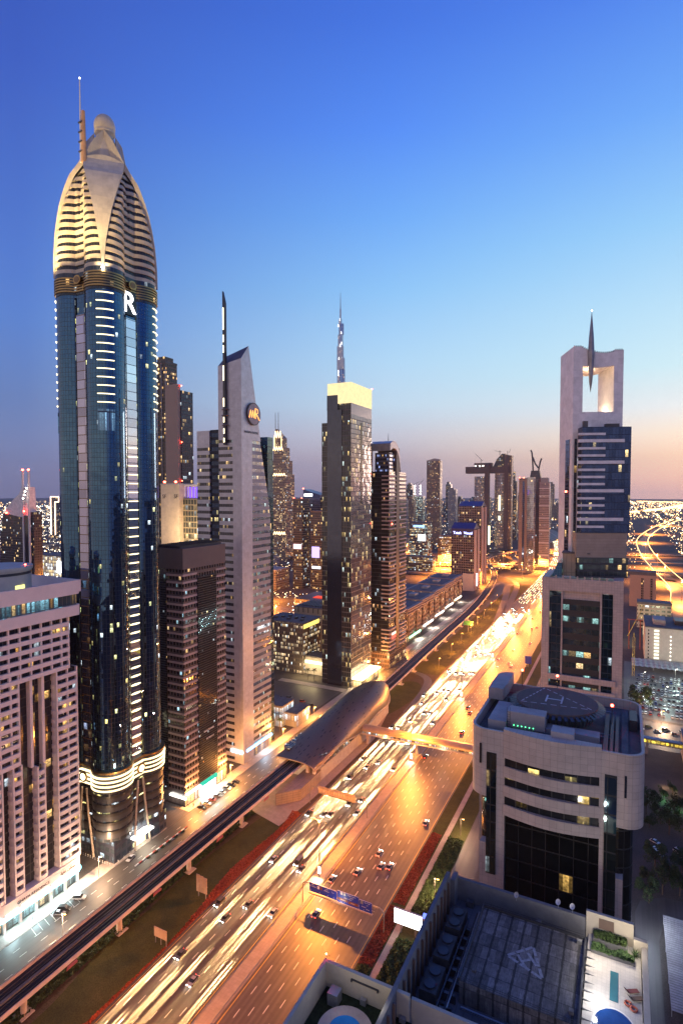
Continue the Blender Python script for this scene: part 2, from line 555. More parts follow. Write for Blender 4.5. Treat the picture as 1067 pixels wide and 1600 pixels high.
def chaikin(pts, n=3, closed=False):
    for _ in range(n):
        q = []
        rng = range(len(pts)) if closed else range(len(pts) - 1)
        if not closed:
            q.append(pts[0])
        for i in rng:
            a, b = pts[i], pts[(i + 1) % len(pts)]
            q.append(tuple(.75 * u + .25 * v for u, v in zip(a, b)))
            q.append(tuple(.25 * u + .75 * v for u, v in zip(a, b)))
        if not closed:
            q.append(pts[-1])
        pts = q
    return pts


def ribbon(name, pts, w, z, mat, kind='structure', thick=0.0):
    """a road along a path of (x, y) points"""
    m = MB()
    L, Rr = [], []
    for i, p in enumerate(pts):
        a, b = pts[max(0, i - 1)], pts[min(len(pts) - 1, i + 1)]
        d = Vector((b[0] - a[0], b[1] - a[1])).normalized()
        nx, ny = -d.y, d.x
        zz = p[2] if len(p) > 2 else z
        L.append((p[0] + nx * w / 2, p[1] + ny * w / 2, zz))
        Rr.append((p[0] - nx * w / 2, p[1] - ny * w / 2, zz))
    for i in range(len(pts) - 1):
        m.poly((L[i], Rr[i], Rr[i + 1], L[i + 1]))
        if thick:
            dn = lambda q: (q[0], q[1], q[2] - thick)
            m.poly((Rr[i], dn(Rr[i]), dn(Rr[i + 1]), Rr[i + 1]))
            m.poly((L[i], L[i + 1], dn(L[i + 1]), dn(L[i])))
            m.poly((dn(L[i]), dn(L[i + 1]), dn(Rr[i + 1]), dn(Rr[i])))
    o = m.build(name, mat)
    return tag(o, kind=kind) if kind else o


g_mat = patchy('city_ground', ((.035, .033, .034), (.075, .066, .06), (.12, .10, .085)), .012, speck=.25)
grass_mat = patchy('lawn', ((.026, .028, .008), (.042, .044, .011), (.060, .056, .016)), .12, speck=.3)
soil_mat = patchy('soil', ((.05, .035, .025), (.09, .065, .045)), .3, speck=.3)
flower_mat = patchy('flower_bed', ((.13, .022, .014), (.25, .05, .026), (.09, .045, .02)), .8, speck=.5)
hedge_mat = patchy('hedge_leaves', ((.02, .035, .012), (.045, .07, .02), (.07, .10, .03)), .7, speck=.5)
m = MB()
m.box(-13000, 13000, -400, 13500, -1.0, 0.0)
tag(m.build('ground', g_mat), kind='structure')

strip('highway', -140.6, -113.4, .03, asphalt('highway_asphalt', (.062, .055, .05), .3, .5, 1.0, -136.8))
tag(bpy.data.objects['highway'], kind='structure')
strip('highway', -107.6, -78.4, .03, asphalt('outbound_asphalt', (.076, .060, .052), .3, .5, 1.0, -103.6))
strip('median', -113.4, -107.6, .16, M['paving'], thick=.16)
strip('service_road', -191.5, -168.5, .02, M['asphalt'], ya=-20, yb=1000)
strip('service_road', -62.5, -53.0, .025, M['asphalt_red'], ya=-20, yb=1000)
strip('pavement', -198.0, -191.5, .14, M['paving'], thick=.14, ya=-20, yb=1000)
strip('pavement', -72.6, -70.2, .12, M['paving'], thick=.12, ya=60, yb=700)
strip('verge', -78.4, -62.5, .022, grass_mat, ya=-20, yb=1000)

# wavy lawn under the railway, with a red flower border along the road
wav = [(-143.0, 60), (-142.4, 111), (-141.2, 132), (-141.6, 156), (-147.1, 185), (-145.2, 205), (-143.3, 222), (-146, 236)]
inn = [(-155, 238), (-159.7, 200), (-161.2, 173), (-159.5, 151), (-161.5, 135), (-157.2, 115), (-156.6, 105), (-157, 60)]
strip('soil', -168.5, -140.6, .012, soil_mat, ya=-20, yb=1000)
m = MB()
border = chaikin(wav, 3)
back = chaikin(inn, 3)
m.poly([(p[0], p[1], .05) for p in border + back])
tag(m.build('lawn', grass_mat), kind='structure')
m = MB()
for a, c in zip(border, border[1:]):
    m.poly(((a[0], a[1], .06), (-140.7, a[1], .06), (-140.7, c[1], .06), (c[0], c[1], .06)))
tag(m.build('flower_border', flower_mat), kind='structure')
strip('lawn', -166.5, -142.5, .03, grass_mat, ya=470, yb=1000)
sheet('lawn', chaikin([(-165, 396), (-156, 372), (-150, 366), (-145, 388), (-142, 414), (-146, 440), (-156, 448), (-165, 440)], 3, True), .05, grass_mat)
# hard plaza by the station, slip roads, far interchange
sheet('plaza', [(-168.4, 228), (-145, 222), (-142.5, 250), (-142, 330), (-150, 372), (-168.4, 380)], .10, M['paving'], thick=.1)
slip = chaikin([(-170, 470), (-158, 468), (-147, 458), (-142.5, 440), (-139.5, 412), (-138, 380)], 3)
ribbon('slip_road', slip, 6.5, .07, M['asphalt'])
for pts, w in (([(-138, 700), (-150, 800), (-163, 900), (-172, 960), (-190, 1010), (-240, 1050), (-340, 1060)], 9),
               ([(-138, 760), (-148, 860), (-156, 950), (-168, 1020), (-200, 1085), (-300, 1120), (-460, 1130)], 9)):
    ribbon('slip_road', chaikin(pts, 3), w, .075, M['asphalt_red'])
for pts, w in (([(-900, 1100, 6), (-426, 1160, 8), (-280, 1180, 9), (-120, 1210, 9), (60, 1230, 8), (300, 1180, 2)], 22),
               ([(-900, 1290, 5), (-478, 1320, 8), (-300, 1345, 12), (-120, 1370, 12), (60, 1380, 9), (300, 1420, 2)], 16),
               ([(-700, 1010, 3), (-426, 1050, 5), (-330, 1010, 6), (-230, 1110, 7), (-200, 1250, 9), (-260, 1450, 7), (-420, 1520, 3)], 12),
               ([(-620, 1600, 2), (-400, 1480, 7), (-230, 1500, 10), (-60, 1530, 8), (140, 1620, 2)], 14)):
    o = ribbon('flyover', chaikin(pts, 3), w, 0, M['asphalt_red'], thick=1.2)

# roads seen to the right of the tall frame tower
for pts, w in (([(60, 300), (62, 600), (70, 850), (82, 1009), (76, 1100), (69, 1190), (56, 1400), (50, 1566), (46, 1800), (52, 2050), (85, 2400), (150, 2900), (250, 3500)], 26),
               ([(5, 4600), (60, 4700), (200, 5200), (420, 6300), (600, 7500), (900, 8400), (560, 9200), (200, 9800)], 70),
               ([(-20, 1190), (60, 1180), (160, 1100), (300, 1060)], 20)):
    ribbon('avenue', chaikin(pts, 3), w, .05, M['asphalt_red'])
sheet('car_park', [(2, 446), (70, 446), (80, 580), (2, 590)], .06, M['asphalt'])
sheet('side_street', [(-8, 395), (80, 395), (80, 442), (-8, 442)], .05, M['asphalt_red'])
sheet('side_street', [(6, 120), (13.5, 120), (13.5, 224), (15, 232), (20, 238), (40, 240), (40, 252), (16, 250), (8, 244), (6, 236)], .07, M['asphalt'])
sheet('car_park', [(-330, 334), (-200, 334), (-200, 396), (-330, 396)], .05, M['asphalt'])
sheet('pavement', [(-260, 397), (-197, 397), (-197, 404), (-260, 404)], .14, M['paving'], thick=.1)
sheet('avenue', [(-1200, 660), (-330, 560), (-330, 640), (-1200, 800)], .05, M['asphalt_red'])
# streets between the towers on the near side
sheet('side_street', [(-300, 160.5), (-191.5, 160.5), (-191.5, 165.5), (-300, 165.5)], .05, M['asphalt'])
sheet('side_street', [(-300, 197), (-191.5, 197), (-191.5, 212), (-300, 212)], .15, M['asphalt'])

# road markings
m = MB()
for xs, y0, step, ln in (([-136.8 + 3.65 * k for k in range(6)], 40, 9.0, 3.2), ([-103.6 + 3.65 * k for k in range(6)], 43, 9.0, 3.2)):
    for k, x in enumerate(xs):
        y = y0 + (k % 3) * 2.5
        while y < 1150:
            m.poly(((x - .1 + bend(y), y, .045), (x + .1 + bend(y), y, .045), (x + .1 + bend(y), y + ln, .045), (x - .1 + bend(y), y + ln, .045)))
            y += step
for x in (-186.6, -183.0, -178.5, -174.5):
    y = 30
    while y < 600:
        m.poly(((x - .09, y, .035), (x + .09, y, .035), (x + .09, y + 2.6, .035), (x - .09, y + 2.6, .035)))
        y += 8
for y in [128 + 2.6 * k for k in range(9)]:
    m.poly(((-191.4, y, .034), (-186.8, y - 1.2, .034), (-186.8, y - 1.06, .034), (-191.4, y + .14, .034)))
for k in range(14):
    m.poly(((-138.9 + .9 * 0, 40 + k * 40, .046), (-138.6, 40 + k * 40, .046), (-138.6, 60 + k * 40, .046), (-138.9, 60 + k * 40, .046)))
tag(m.build('lane_marking', M['white_paint']), kind='structure')
m = MB()
for x in (-139.6, -114.3, -106.7, -79.3):
    for a, c in zip(ROWS, ROWS[1:]):
        if c < 1500:
            m.poly(((x - .11 + bend(a), a, .044), (x + .11 + bend(a), a, .044), (x + .11 + bend(c), c, .044), (x - .11 + bend(c), c, .044)))
tag(m.build('edge_line', M['yellow_paint']), kind='structure')

# steel guard rails of the median
for gx, lab in ((-113.0, 'grey guard rail on the median edge beside the busy oncoming lanes'), (-108.0, 'grey guard rail on the median edge beside the emptier outbound lanes')):
    t = thing('guard_rail', lab, 'guard rail', (gx, 60, .16), 'guard rails of the median')
    mm = MB()
    mm.box(gx - .05, gx + .05, 60, 1000, .62, .92)
    mm.build('rail', M['grey_metal'], t)
    mm = MB()
    for y in range(62, 700, 6):
        mm.box(gx - .06, gx + .06, y, y + .16, .16, .64)
    tag(mm.build('post', M['grey_metal'], t), kind='stuff')


def clumps(mb, n, area, h, size, seed):
    r = random.Random(seed)
    x0, x1, y0, y1 = area
    for _ in range(n):
        x, y = r.uniform(x0, x1), r.uniform(y0, y1)
        z = r.uniform(.05, h) * (.55 + .45 * math.sin(x * 1.7 + 3) * math.sin(y * .9))
        a, t = r.uniform(0, 6.28), r.uniform(.2, 1.2)
        s = size * r.uniform(.6, 1.3)
        d = Vector((math.cos(a), math.sin(a), 0)) * s
        u = Vector((-math.sin(a) * math.cos(t), math.cos(a) * math.cos(t), math.sin(t))) * s
        p = Vector((x, y, max(.05, z)))
        mb.poly([tuple(p - d - u), tuple(p + d - u), tuple(p + d * .6 + u), tuple(p - d * .6 + u)])


# planting beds beside the road
for (x0, x1, y0, y1), mat, h, s, n, nm, lab in (
        ((-78.2, -73.2, 168, 198), flower_mat, .5, .22, 5000, 'flowers', 'deep red flowers carpeting the roadside strip nearest the lit billboard'),
        ((-78.0, -73.4, 200, 250), flower_mat, .5, .22, 7000, 'flowers', 'long bed of dark red flowers between the road edge and sandy walkway'),
        ((-70.0, -63.2, 150, 184), hedge_mat, 1.4, .35, 5000, 'shrubbery', 'clipped green ground cover around the foot of the lit billboard'),
        ((-70.0, -63.2, 196, 250), hedge_mat, 1.2, .35, 7000, 'shrubbery', 'green ground cover beside the walkway behind the lit billboard'),
        ((-77.0, -73.2, 140, 168), hedge_mat, 1.0, .3, 3000, 'shrubbery', 'low green planting along the road edge beside the sandy walkway')):
    mb = MB()
    clumps(mb, n, (x0, x1, y0, y1), h, s, n + int(x0))
    tag(mb.build(nm, mat), lab, 'plants', kind='stuff')
mb = MB()
for a, c in zip(border, border[1:]):
    clumps(mb, 90, (min(a[0], c[0]), -140.9, min(a[1], c[1]), max(a[1], c[1])), .5, .22, int(a[1] * 10))
tag(mb.build('flowers', flower_mat), 'wavy border of red flowers between the lawn and the busy lanes', 'plants', kind='stuff')

# ------------------------------------------------------------------ elevated railway
VIA = [(-161.7, 20), (-161.7, 200), (-161.7, 300), (-162.0, 400), (-165.4, 479), (-169.1, 595), (-172.5, 725), (-183.2, 850), (-198.5, 981), (-217.8, 1075), (-246.3, 1165), (-271, 1248),
       (-277, 1343), (-250, 1452), (-221, 1634), (-192, 1831), (-190, 2100)]
vpath = [VIA[0], VIA[1]] + chaikin(VIA[2:], 3)
t = thing('metro_viaduct', 'long elevated railway with dark trackbed on pale concrete piers beside the highway', 'viaduct', (-161.7, 100, 0))
prof = [(-5.2, 9.9), (-4.85, 9.9), (-4.85, 8.75), (4.85, 8.75), (4.85, 9.9), (5.2, 9.9), (5.35, 8.6), (2.6, 7.1), (-2.6, 7.1), (-5.35, 8.6)]
mb = MB()
rings = []
vn = []
for i, p in enumerate(vpath):
    a, b = vpath[max(0, i - 1)], vpath[min(len(vpath) - 1, i + 1)]
    d = Vector((b[0] - a[0], b[1] - a[1])).normalized()
    vn.append((d.y, -d.x))
    rings.append([(p[0] + d.y * q[0], p[1] - d.x * q[0], q[1]) for q in prof])
for a, b in zip(rings, rings[1:]):
    for i in range(len(prof)):
        j = (i + 1) % len(prof)
        mb.poly((a[j], a[i], b[i], b[j]), 1 if i == 2 else 0)
deck_mat = solid('viaduct_concrete', (.50, .42, .37), .75, var=.15, scale=.3)
bed_mat = solid('trackbed', (.012, .013, .018), .8, var=.3, scale=1.0)
mb.build('deck', [deck_mat, bed_mat], t)
rail_mat = solid('rail_steel', (.16, .15, .16), .35, .8)
for off in (-3.1, -1.6, 1.6, 3.1):
    mb = MB()
    for i in range(len(vpath) - 1):
        a, b = vpath[i], vpath[i + 1]
        na, nb = vn[i], vn[i + 1]
        q = lambda p, n, o, z: (p[0] + n[0] * o, p[1] + n[1] * o, z)
        mb.poly((q(a, na, off - .12, 9.0), q(a, na, off + .12, 9.0), q(b, nb, off + .12, 9.0), q(b, nb, off - .12, 9.0)))
        mb.poly((q(a, na, off + .12, 9.0), q(a, na, off + .12, 8.76), q(b, nb, off + .12, 8.76), q(b, nb, off + .12, 9.0)))
    mb.build('rail', rail_mat, t)
mb = MB()
for i in range(len(vpath) - 1):
    a, b, na, nb = vpath[i], vpath[i + 1], vn[i], vn[i + 1]
    q = lambda p, n, o, z: (p[0] + n[0] * o, p[1] + n[1] * o, z)
    for o, w, z in ((0, .55, 9.25),):
        mb.poly((q(a, na, o - w, z), q(a, na, o + w, z), q(b, nb, o + w, z), q(b, nb, o - w, z)))
        mb.poly((q(a, na, o + w, z), q(a, na, o + w, 8.76), q(b, nb, o + w, 8.76), q(b, nb, o + w, z)))
mb.build('walkway', M['dark_concrete'], t)
# piers every 36 m
cum, last, pos = 0.0, vpath[0], []
target = 12.0
for i in range(1, len(vpath)):
    a, b = vpath[i - 1], vpath[i]
    L = math.hypot(b[0] - a[0], b[1] - a[1])
    while cum + L >= target:
        f = (target - cum) / L
        pos.append((a[0] + (b[0] - a[0]) * f, a[1] + (b[1] - a[1]) * f))
        target += 36.6
    cum += L
for (x, y) in pos:
    if y > 1500 or y < 60 or 250 < y < 392:
        continue
    mb = MB()
    circ = [(x + 1.0 * math.cos(2 * math.pi * k / 16), y + 1.0 * math.sin(2 * math.pi * k / 16)) for k in range(16)]
    mb.prism(circ, .05, 5.4)
    top = [(x + (2.7 if abs(math.cos(2 * math.pi * k / 16)) > .3 else 1.2) * math.cos(2 * math.pi * k / 16), y + 1.2 * math.sin(2 * math.pi * k / 16)) for k in range(16)]
    mb.prism(circ, 5.4, 7.09, pts2=top)
    mb.box(x - 2.2, x + 2.2, y - 2.2, y + 2.2, .02, .35)
    mb.build('pier', deck_mat, t)
# red and white drainage brackets on the parapet
for y in (116, 153, 190, 226):
    mb = MB()
    mb.poly(((-156.4, y, 6.9), (-156.4, y + 4.2, 6.9), (-155.5, y + 3.6, 8.2), (-155.5, y + .6, 8.2)))
    mb.poly(((-156.4, y, 6.9), (-155.5, y + .6, 8.2), (-156.4, y + .4, 8.3)))
    mb.poly(((-156.4, y + .4, 8.3), (-155.5, y + .6, 8.2), (-155.5, y + 3.6, 8.2), (-156.4, y + 3.8, 8.3)))
    mb.build('bracket', solid('bracket_red', (.42, .12, .10), .5), t)

# ------------------------------------------------------------------ metro station under its golden shell
t = thing('metro_station', 'bronze seashell-shaped metro station roof straddling the elevated railway', 'metro station', (-161, 320, 0))
shell_mat, nt = new_mat('shell_bronze')
uvn = nd(nt, 'UVMap')
ss = nd(nt, 'SeparateXYZ', {0: uvn.outputs[0]})
cu_, cv_ = mt(nt, 'DIVIDE', ss.outputs[0], 4.6), mt(nt, 'DIVIDE', ss.outputs[1], 2.2)
rowi = mt(nt, 'FLOOR', cv_)
cu2 = mt(nt, 'ADD', cu_, mt(nt, 'MULTIPLY', rowi, .37))
wn = nd(nt, 'TexWhiteNoise', {'Vector': nd(nt, 'CombineXYZ', {0: mt(nt, 'FLOOR', cu2), 1: rowi}).outputs[0]})
slot = mt(nt, 'MULTIPLY', mt(nt, 'LESS_THAN', wn.outputs[0], .28), mt(nt, 'MULTIPLY', mt(nt, 'LESS_THAN', mt(nt, 'FRACT', cu2), .55), mt(nt, 'LESS_THAN', mt(nt, 'FRACT', cv_), .28)))
seam = mt(nt, 'LESS_THAN', mt(nt, 'FRACT', mt(nt, 'DIVIDE', ss.outputs[0], 2.3)), .03)
cc = mixc(nt, slot, mixc(nt, seam, (.165, .125, .088, 1), (.10, .075, .05, 1)), (.03, .028, .03, 1))
bs = nd(nt, 'BsdfPrincipled', {'Base Color': cc, 'Roughness': .42, 'Metallic': .55})
nd(nt, 'OutputMaterial', {0: bs.outputs[0]})
NY, NA = 48, 28
Y0, Y1 = 261.0, 384.0


def shell_pt(f, k, off=0.0):
    """f along the railway, k across from the frontage side (0) to the highway side (1)"""
    y = Y0 + (Y1 - Y0) * f
    wd = .84 + .16 * math.sin(min(1, f / .35) * math.pi / 2) if f < .72 else 1 - .52 * ((f - .72) / .28) ** 2.2
    wl, wr = 13.8 * wd, 15.0 * wd
    zc = 11.9 + 10.6 * math.sin(min(1.0, f / .84) * math.pi / 2) ** 1.25 if f < .84 else 22.5 - 3.5 * ((f - .84) / .16) ** 2
    a = math.pi * (k * (1.0))
    x = -160.5 - math.cos(a) * (wl if k < .5 else wr)
    ze = 11.4 if k < .5 else 10.4 - 2.0 * math.cos(f * 13.5) * (1 - f * .5)
    z = ze + (zc - ze) * math.sin(a) ** .8
    return (x, y, z - off)


mb = MB()
for i in range(NY):
    for j in range(NA):
        q = [(i / NY, j / NA), ((i + 1) / NY, j / NA), ((i + 1) / NY, (j + 1) / NA), (i / NY, (j + 1) / NA)]
        pts = [shell_pt(*a) for a in q]
        if len(set(pts)) < 3:
            continue
        mb.poly(list(reversed(pts)), 0, [(a[0] * 131, a[1] * 44) for a in reversed(q)])
        mb.poly([shell_pt(a[0], a[1], .5) for a in q], 1, [(a[0] * 131, a[1] * 44) for a in q])
mb.build('shell_roof', [shell_mat, M['dark_metal']], t, smooth=True)
mb = MB()
for f in (0.0, 1.0):
    e = [shell_pt(f, j / NA, .3) for j in range(NA + 1)]
    e2 = [(p[0], p[1] + (3.5 if f == 0 else -2.5), p[2] - .4) for p in e]
    mb.poly([(p[0], p[1], p[2]) for p in e2] + [(e2[-1][0], e2[-1][1], 9.4), (e2[0][0], e2[0][1], 9.4)]) if f else None
mb.build('end_glazing', M['black'], t)
mb = MB()
mb.pipe([shell_pt(0.0, j / NA, .2) for j in range(NA + 1)], .42, 8)
mb.build('roof_rim', solid('rim_bronze', (.36, .28, .20), .35, .6), t, smooth=True)
mb = MB()
mb.pipe([shell_pt(1.0, j / NA, .2) for j in range(NA + 1)], .42, 8)
mb.build('roof_rim', bpy.data.materials['rim_bronze'], t, smooth=True)
for k in (0.0, 1.0):
    mb = MB()
    mb.pipe([shell_pt(i / NY, k, .25) for i in range(NY + 1)], .42, 8)
    mb.build('roof_rim', solid('rim_bronze', (.36, .28, .20), .35, .6), t, smooth=True)
st_glass = facade('station_glass', (.16, .14, .13), (.05, .05, .055), 1.6, 1.1, .05, .08, .35, 1.3, .45, .5, .1)
mb = MB()
mb.prism([(-174.5, 268), (-147.5, 268), (-146.8, 325), (-150, 374), (-171, 374), (-174.5, 325)], .15, 7.0)
mb.build('concourse', M['concrete'], t)
mb = MB()
mb.prism([(-174.0, 272), (-168.2, 268), (-168.2, 374), (-172, 372)], 7.02, 13.2)
mb.build('glazing', st_glass, t)
mb = MB()
mb.prism([(-155.2, 268), (-147.9, 274), (-147.2, 325), (-151, 370), (-155.2, 374)], 7.02, 12.2)
mb.build('glazing', st_glass, t)
mb = MB()
mb.prism([(-156, 236), (-147, 246), (-147.2, 267.8), (-155.8, 267.8)], .15, 6.2)
mb.build('podium', tiles('station_stone', (.28, .22, .17), 3, 1.2, .14, .5), t)
boxpart('advert_panel', M['white_wall'], t, -152.2, -151.9, 249, 256, 1.6, 4.6)
for x in (-153.5, -149.4):
    boxpart('column', deck_mat, t, x, x + 1.5, 262, 263.5, 6.2, 9.8)
for k in range(2):
    light('station_lamp', 'POINT', (-151, 295 + 50 * k, 10.9), 2200, (1, .85, .65), t, size=.6)

t = thing('footbridge', 'enclosed golden-roofed footbridge crossing all lanes from the shell station', 'footbridge', (-110, 322, 0))
fa, fb = (-147.5, 322.0), (-58.0, 324.5)


def fb_box(mb, o0, o1, z0, z1, m=0, e0=0.0, e1=1.0):
    dx, dy = fb[0] - fa[0], fb[1] - fa[1]
    L = math.hypot(dx, dy)
    n = (-dy / L, dx / L)
    P = [(fa[0] + dx * e + n[0] * o, fa[1] + dy * e + n[1] * o) for e, o in ((e0, o0), (e1, o0), (e1, o1), (e0, o1))]
    mb.prism(P, z0, z1, m)


mb = MB()
fb_box(mb, -3.4, 3.4, 6.8, 7.6)
mb.build('floor_beam', deck_mat, t)
mb = MB()
fb_box(mb, -2.9, 2.9, 7.62, 9.5)
mb.build('glazing', facade('bridge_glass', (.35, .27, .18), (.2, .17, .13), 1.5, 2.2, .06, .1, 1.6, 1.6, .55, .2, .2), t)
mb = MB()
dx, dy = fb[0] - fa[0], fb[1] - fa[1]
rings = []
for e in (0, .25, .5, .75, 1):
    rings.append([(fa[0] + dx * e, fa[1] + dy * e + 4.0 * math.cos(a), 9.4 + 2.3 * math.sin(a)) for a in [math.pi * (k / 10) for k in range(11)]])
for a, b in zip(rings, rings[1:]):
    for i in range(10):
        mb.poly((a[i], a[i + 1], b[i + 1], b[i]))
mb.build('roof', solid('bridge_roof', (.45, .33, .18), .4, .4, var=.12), t, smooth=True)
for x in (-143.2, -110.5, -75.6):
    mb = MB()
    mb.box(x - .8, x + .8, 321.2, 325, .1, 6.79)
    mb.build('pier', deck_mat, t)
for k in range(2):
    light('bridge_lamp', 'POINT', (-130 + k * 36, 318.6, 8.6), 900, (1, .8, .5), t, size=.4)

# ------------------------------------------------------------------ tall lamp masts on the median
pole_mat = solid('pole_grey', (.30, .28, .26), .4, .4, var=.1)
box_mat = glow('advert_box_face', (1, .92, .75), 10.0, False)


def mast(y, lab, first=None):
    x = -110.5 + bend(y)
    t = thing('lamp_mast', lab, 'street lamp', (x, y, .16), 'tall lamp masts on the median')
    mb = MB()
    mb.tube((x, y, .16), (x, y, 24), .22, .11, 10)
    mb.build('pole', pole_mat, t)
    for s in (-1, 1):
        mb = MB()
        mb.pipe([(x, y, 23.6), (x + s * 1.0, y, 24.1), (x + s * 2.8, y, 24.2)], .08, 6)
        mb.build('arm', pole_mat, t)
        mb = MB()
        mb.box(x + s * 2.6, x + s * 3.7, y - .3, y + .3, 24.08, 24.3)
        h = mb.build('lamp_head', pole_mat, t)
        mb = MB()
        mb.box(x + s * 2.7, x + s * 3.6, y - .24, y + .24, 24.02, 24.07)
        mb.build('lens', M['sodium_lamp'], h)
    light('mast_lamp', 'POINT', (x, y, 23.8), 120000 if y < 600 else 220000, SODIUM, t, size=.35)
    for s in (-1, 1):
        light('mast_lamp', 'SPOT', (x, y + s * .6, 23.9), 240000, SODIUM, t, (x, y + s * 46, 0), .5, 112, .95)
    mb = MB()
    mb.box(x - .62, x + .62, y - .16, y + .16, 1.6, 4.6)
    b = mb.build('advert_box', M['dark_metal'], t)
    for s in (-1, 1):
        mb = MB()
        mb.box(x - .54, x + .54, y + s * .165, y + s * .19, 1.68, 4.52)
        mb.build('lit_poster', box_mat, b)
        if s < 0:
            light('box_lamp', 'AREA', (x, y + s * .6, 3.1), 2400, (1, .80, .45), t, (x, y + s * 6, 2), 1.4)
    return t


for y, lab in ((87, 'tall twin-armed lamp mast on the median in front of everything else'),
               (199.5, 'tall twin-armed lamp mast with glowing poster box just behind the blue sign gantry'),
               (312, 'tall twin-armed lamp mast with glowing poster box beside the golden footbridge'),
               (427, 'tall twin-armed lamp mast with glowing poster box, first one beyond the footbridge'),
               (542, 'tall twin-armed lamp mast with glowing poster box, second one beyond the footbridge'),
               (655, 'tall twin-armed lamp mast with glowing poster box, third one beyond the footbridge'),
               (770, 'tall twin-armed lamp mast with glowing poster box, fourth one beyond the footbridge'),
               (885, 'tall twin-armed lamp mast with glowing poster box, fifth one beyond the footbridge'),
               (1000, 'tall twin-armed lamp mast with poster box, last one before the flyovers')):
    mast(y, lab)
for k, (x, y, p) in enumerate(((-330, 1120, 28e5), (-230, 1230, 26e5), (-330, 1290, 26e5), (-150, 1300, 20e5), (-420, 1200, 40e5), (-200, 1420, 36e5), (-560, 1150, 40e5), (-240, 1050, 18e5), (-150, 1180, 20e5), (-215, 940, 12e5), (-300, 1000, 20e5), (-165, 1060, 16e5), (-480, 1320, 40e5), (-640, 1240, 50e5), (-100, 1330, 40e5), (-340, 1180, 40e5),
                               (-160, 1600, 40e5), (64, 1120, 30e5), (62, 1330, 24e5), (48, 1600, 24e5), (76, 950, 16e5), (60, 2000, 24e5), (90, 2400, 30e5), (170, 3000, 40e5), (-240, 1800, 40e5))):
    t = thing('added_mast', 'very tall flood mast added to give the ground its orange glow', 'street lamp', (x, y, 0), 'added flood masts of the orange ground glow')  # masts added to spread sodium glow over interchange and avenue ground
    mb = MB()
    mb.tube((x, y, 0), (x, y, 30), .4, .2, 8)
    mb.build('pole', pole_mat, t)
    mb = MB()
    mb.ball((x, y, 30.6), .9, 10, 6, sz=.6)
    mb.build('lamp_head', M['sodium_lamp'], t)
    light('added_flood_lamp', 'SPOT', (x, y, 29.4), p, SODIUM, t, (x, y + .01, 0), 1.0, 156, .4)


def verge_lamp(x, y, h, lab, grp, power, col=SODIUM, head='sodium_lamp', arm=1.4):
    t = thing('street_lamp', lab, 'street lamp', (x, y, .03), grp)
    mb = MB()
    mb.tube((x, y, .03), (x, y, h), .12, .07, 8)
    mb.build('pole', pole_mat, t)
    mb = MB()
    mb.box(x, x + arm, y - .06, y + .06, h - .05, h + .05)
    mb.build('arm', pole_mat, t)
    mb = MB()
    mb.box(x + arm * .6, x + arm * 1.15, y - .2, y + .2, h - .2, h - .06)
    mb.build('lamp_head', M[head], t)
    light('street_light', 'POINT', (x + arm * .9, y, h - .7), power, col, t, size=.25)


for k, (x, y) in enumerate(((-147.9, 490), (-151, 543), (-152.7, 588), (-153.5, 632), (-155.5, 673), (-157.8, 719), (-160, 770), (-165, 830))):
    verge_lamp(x, y, 9.5, 'single-armed street lamp on the long lawn between railway and highway', 'street lamps on the far lawn', 30000)
for (x, y, h, p, lab) in ((-177.5, 130.6, 9, 5000, 'slim street lamp by the parking bays in front of the white banded residence'),
                          (-192.3, 158.6, 9, 5000, 'slim street lamp at the corner between white residence and golden-crowned tower'),
                          (-192.4, 246, 9, 12000, 'slim street lamp at the end of the row of cars outside the brown tower'),
                          (-192.4, 216, 9, 9000, 'slim street lamp at the corner outside the bright shopfront'),
                          (-192.4, 300, 9, 14000, 'slim street lamp on the pavement outside the slanted silver tower'),
                          (-192.4, 340, 9, 9000, 'slim street lamp beside the low blue-lit showroom'),
                          (-192.4, 455, 9, 14000, 'slim street lamp outside the dark glass tower with glowing top'),
                          (-192.4, 520, 9, 12000, 'slim street lamp outside the arch-topped twin tower'),
                          (-64.2, 209.4, 8, 2500, 'white-headed lamp post on the verge just behind the lit billboard'),
                          (-65.7, 254, 8, 2500, 'white-headed lamp post on the verge farther along from the billboard'),
                          (25.0, 441.0, 9, 9000, 'street lamp on the side street in front of the crowded car park')):
    verge_lamp(x, y, h, lab, None, p * 4.2, ((1, .62, .36) if y < 170 else (1, .38, .085)) if x < -100 else (1, .62, .35))

# ------------------------------------------------------------------ sign gantries, boards, billboard
t = thing('sign_gantry', 'overhead gantry with blue direction signs spanning the outbound lanes', 'sign gantry', (-92, 184, 0))
mb = MB()
mb.pipe([(-109.3, 184, .1), (-109.3, 184, 7.4), (-108.9, 184, 8.2), (-108, 184, 8.7), (-106.5, 184, 8.8)], .2, 8)
mb.build('post', pole_mat, t, smooth=True)
mb = MB()
mb.pipe([(-75.4, 184, .1), (-75.4, 184, 7.0), (-75.8, 184, 8.0), (-77, 184, 8.7), (-79.5, 184, 8.8)], .22, 8)
mb.build('post', pole_mat, t, smooth=True)
mb = MB()
mb.box(-106.6, -79.4, 183.85, 184.15, 8.65, 8.95)
mb.box(-106.6, -79.4, 184.6, 184.8, 6.0, 6.2)
mb.build('beam', pole_mat, t)
mb = MB()
mb.box(-106.2, -79.6, 183.0, 184.1, 5.45, 5.7)
mb.build('lamp_rail', solid('rail_tan', (.4, .3, .22), .5), t)


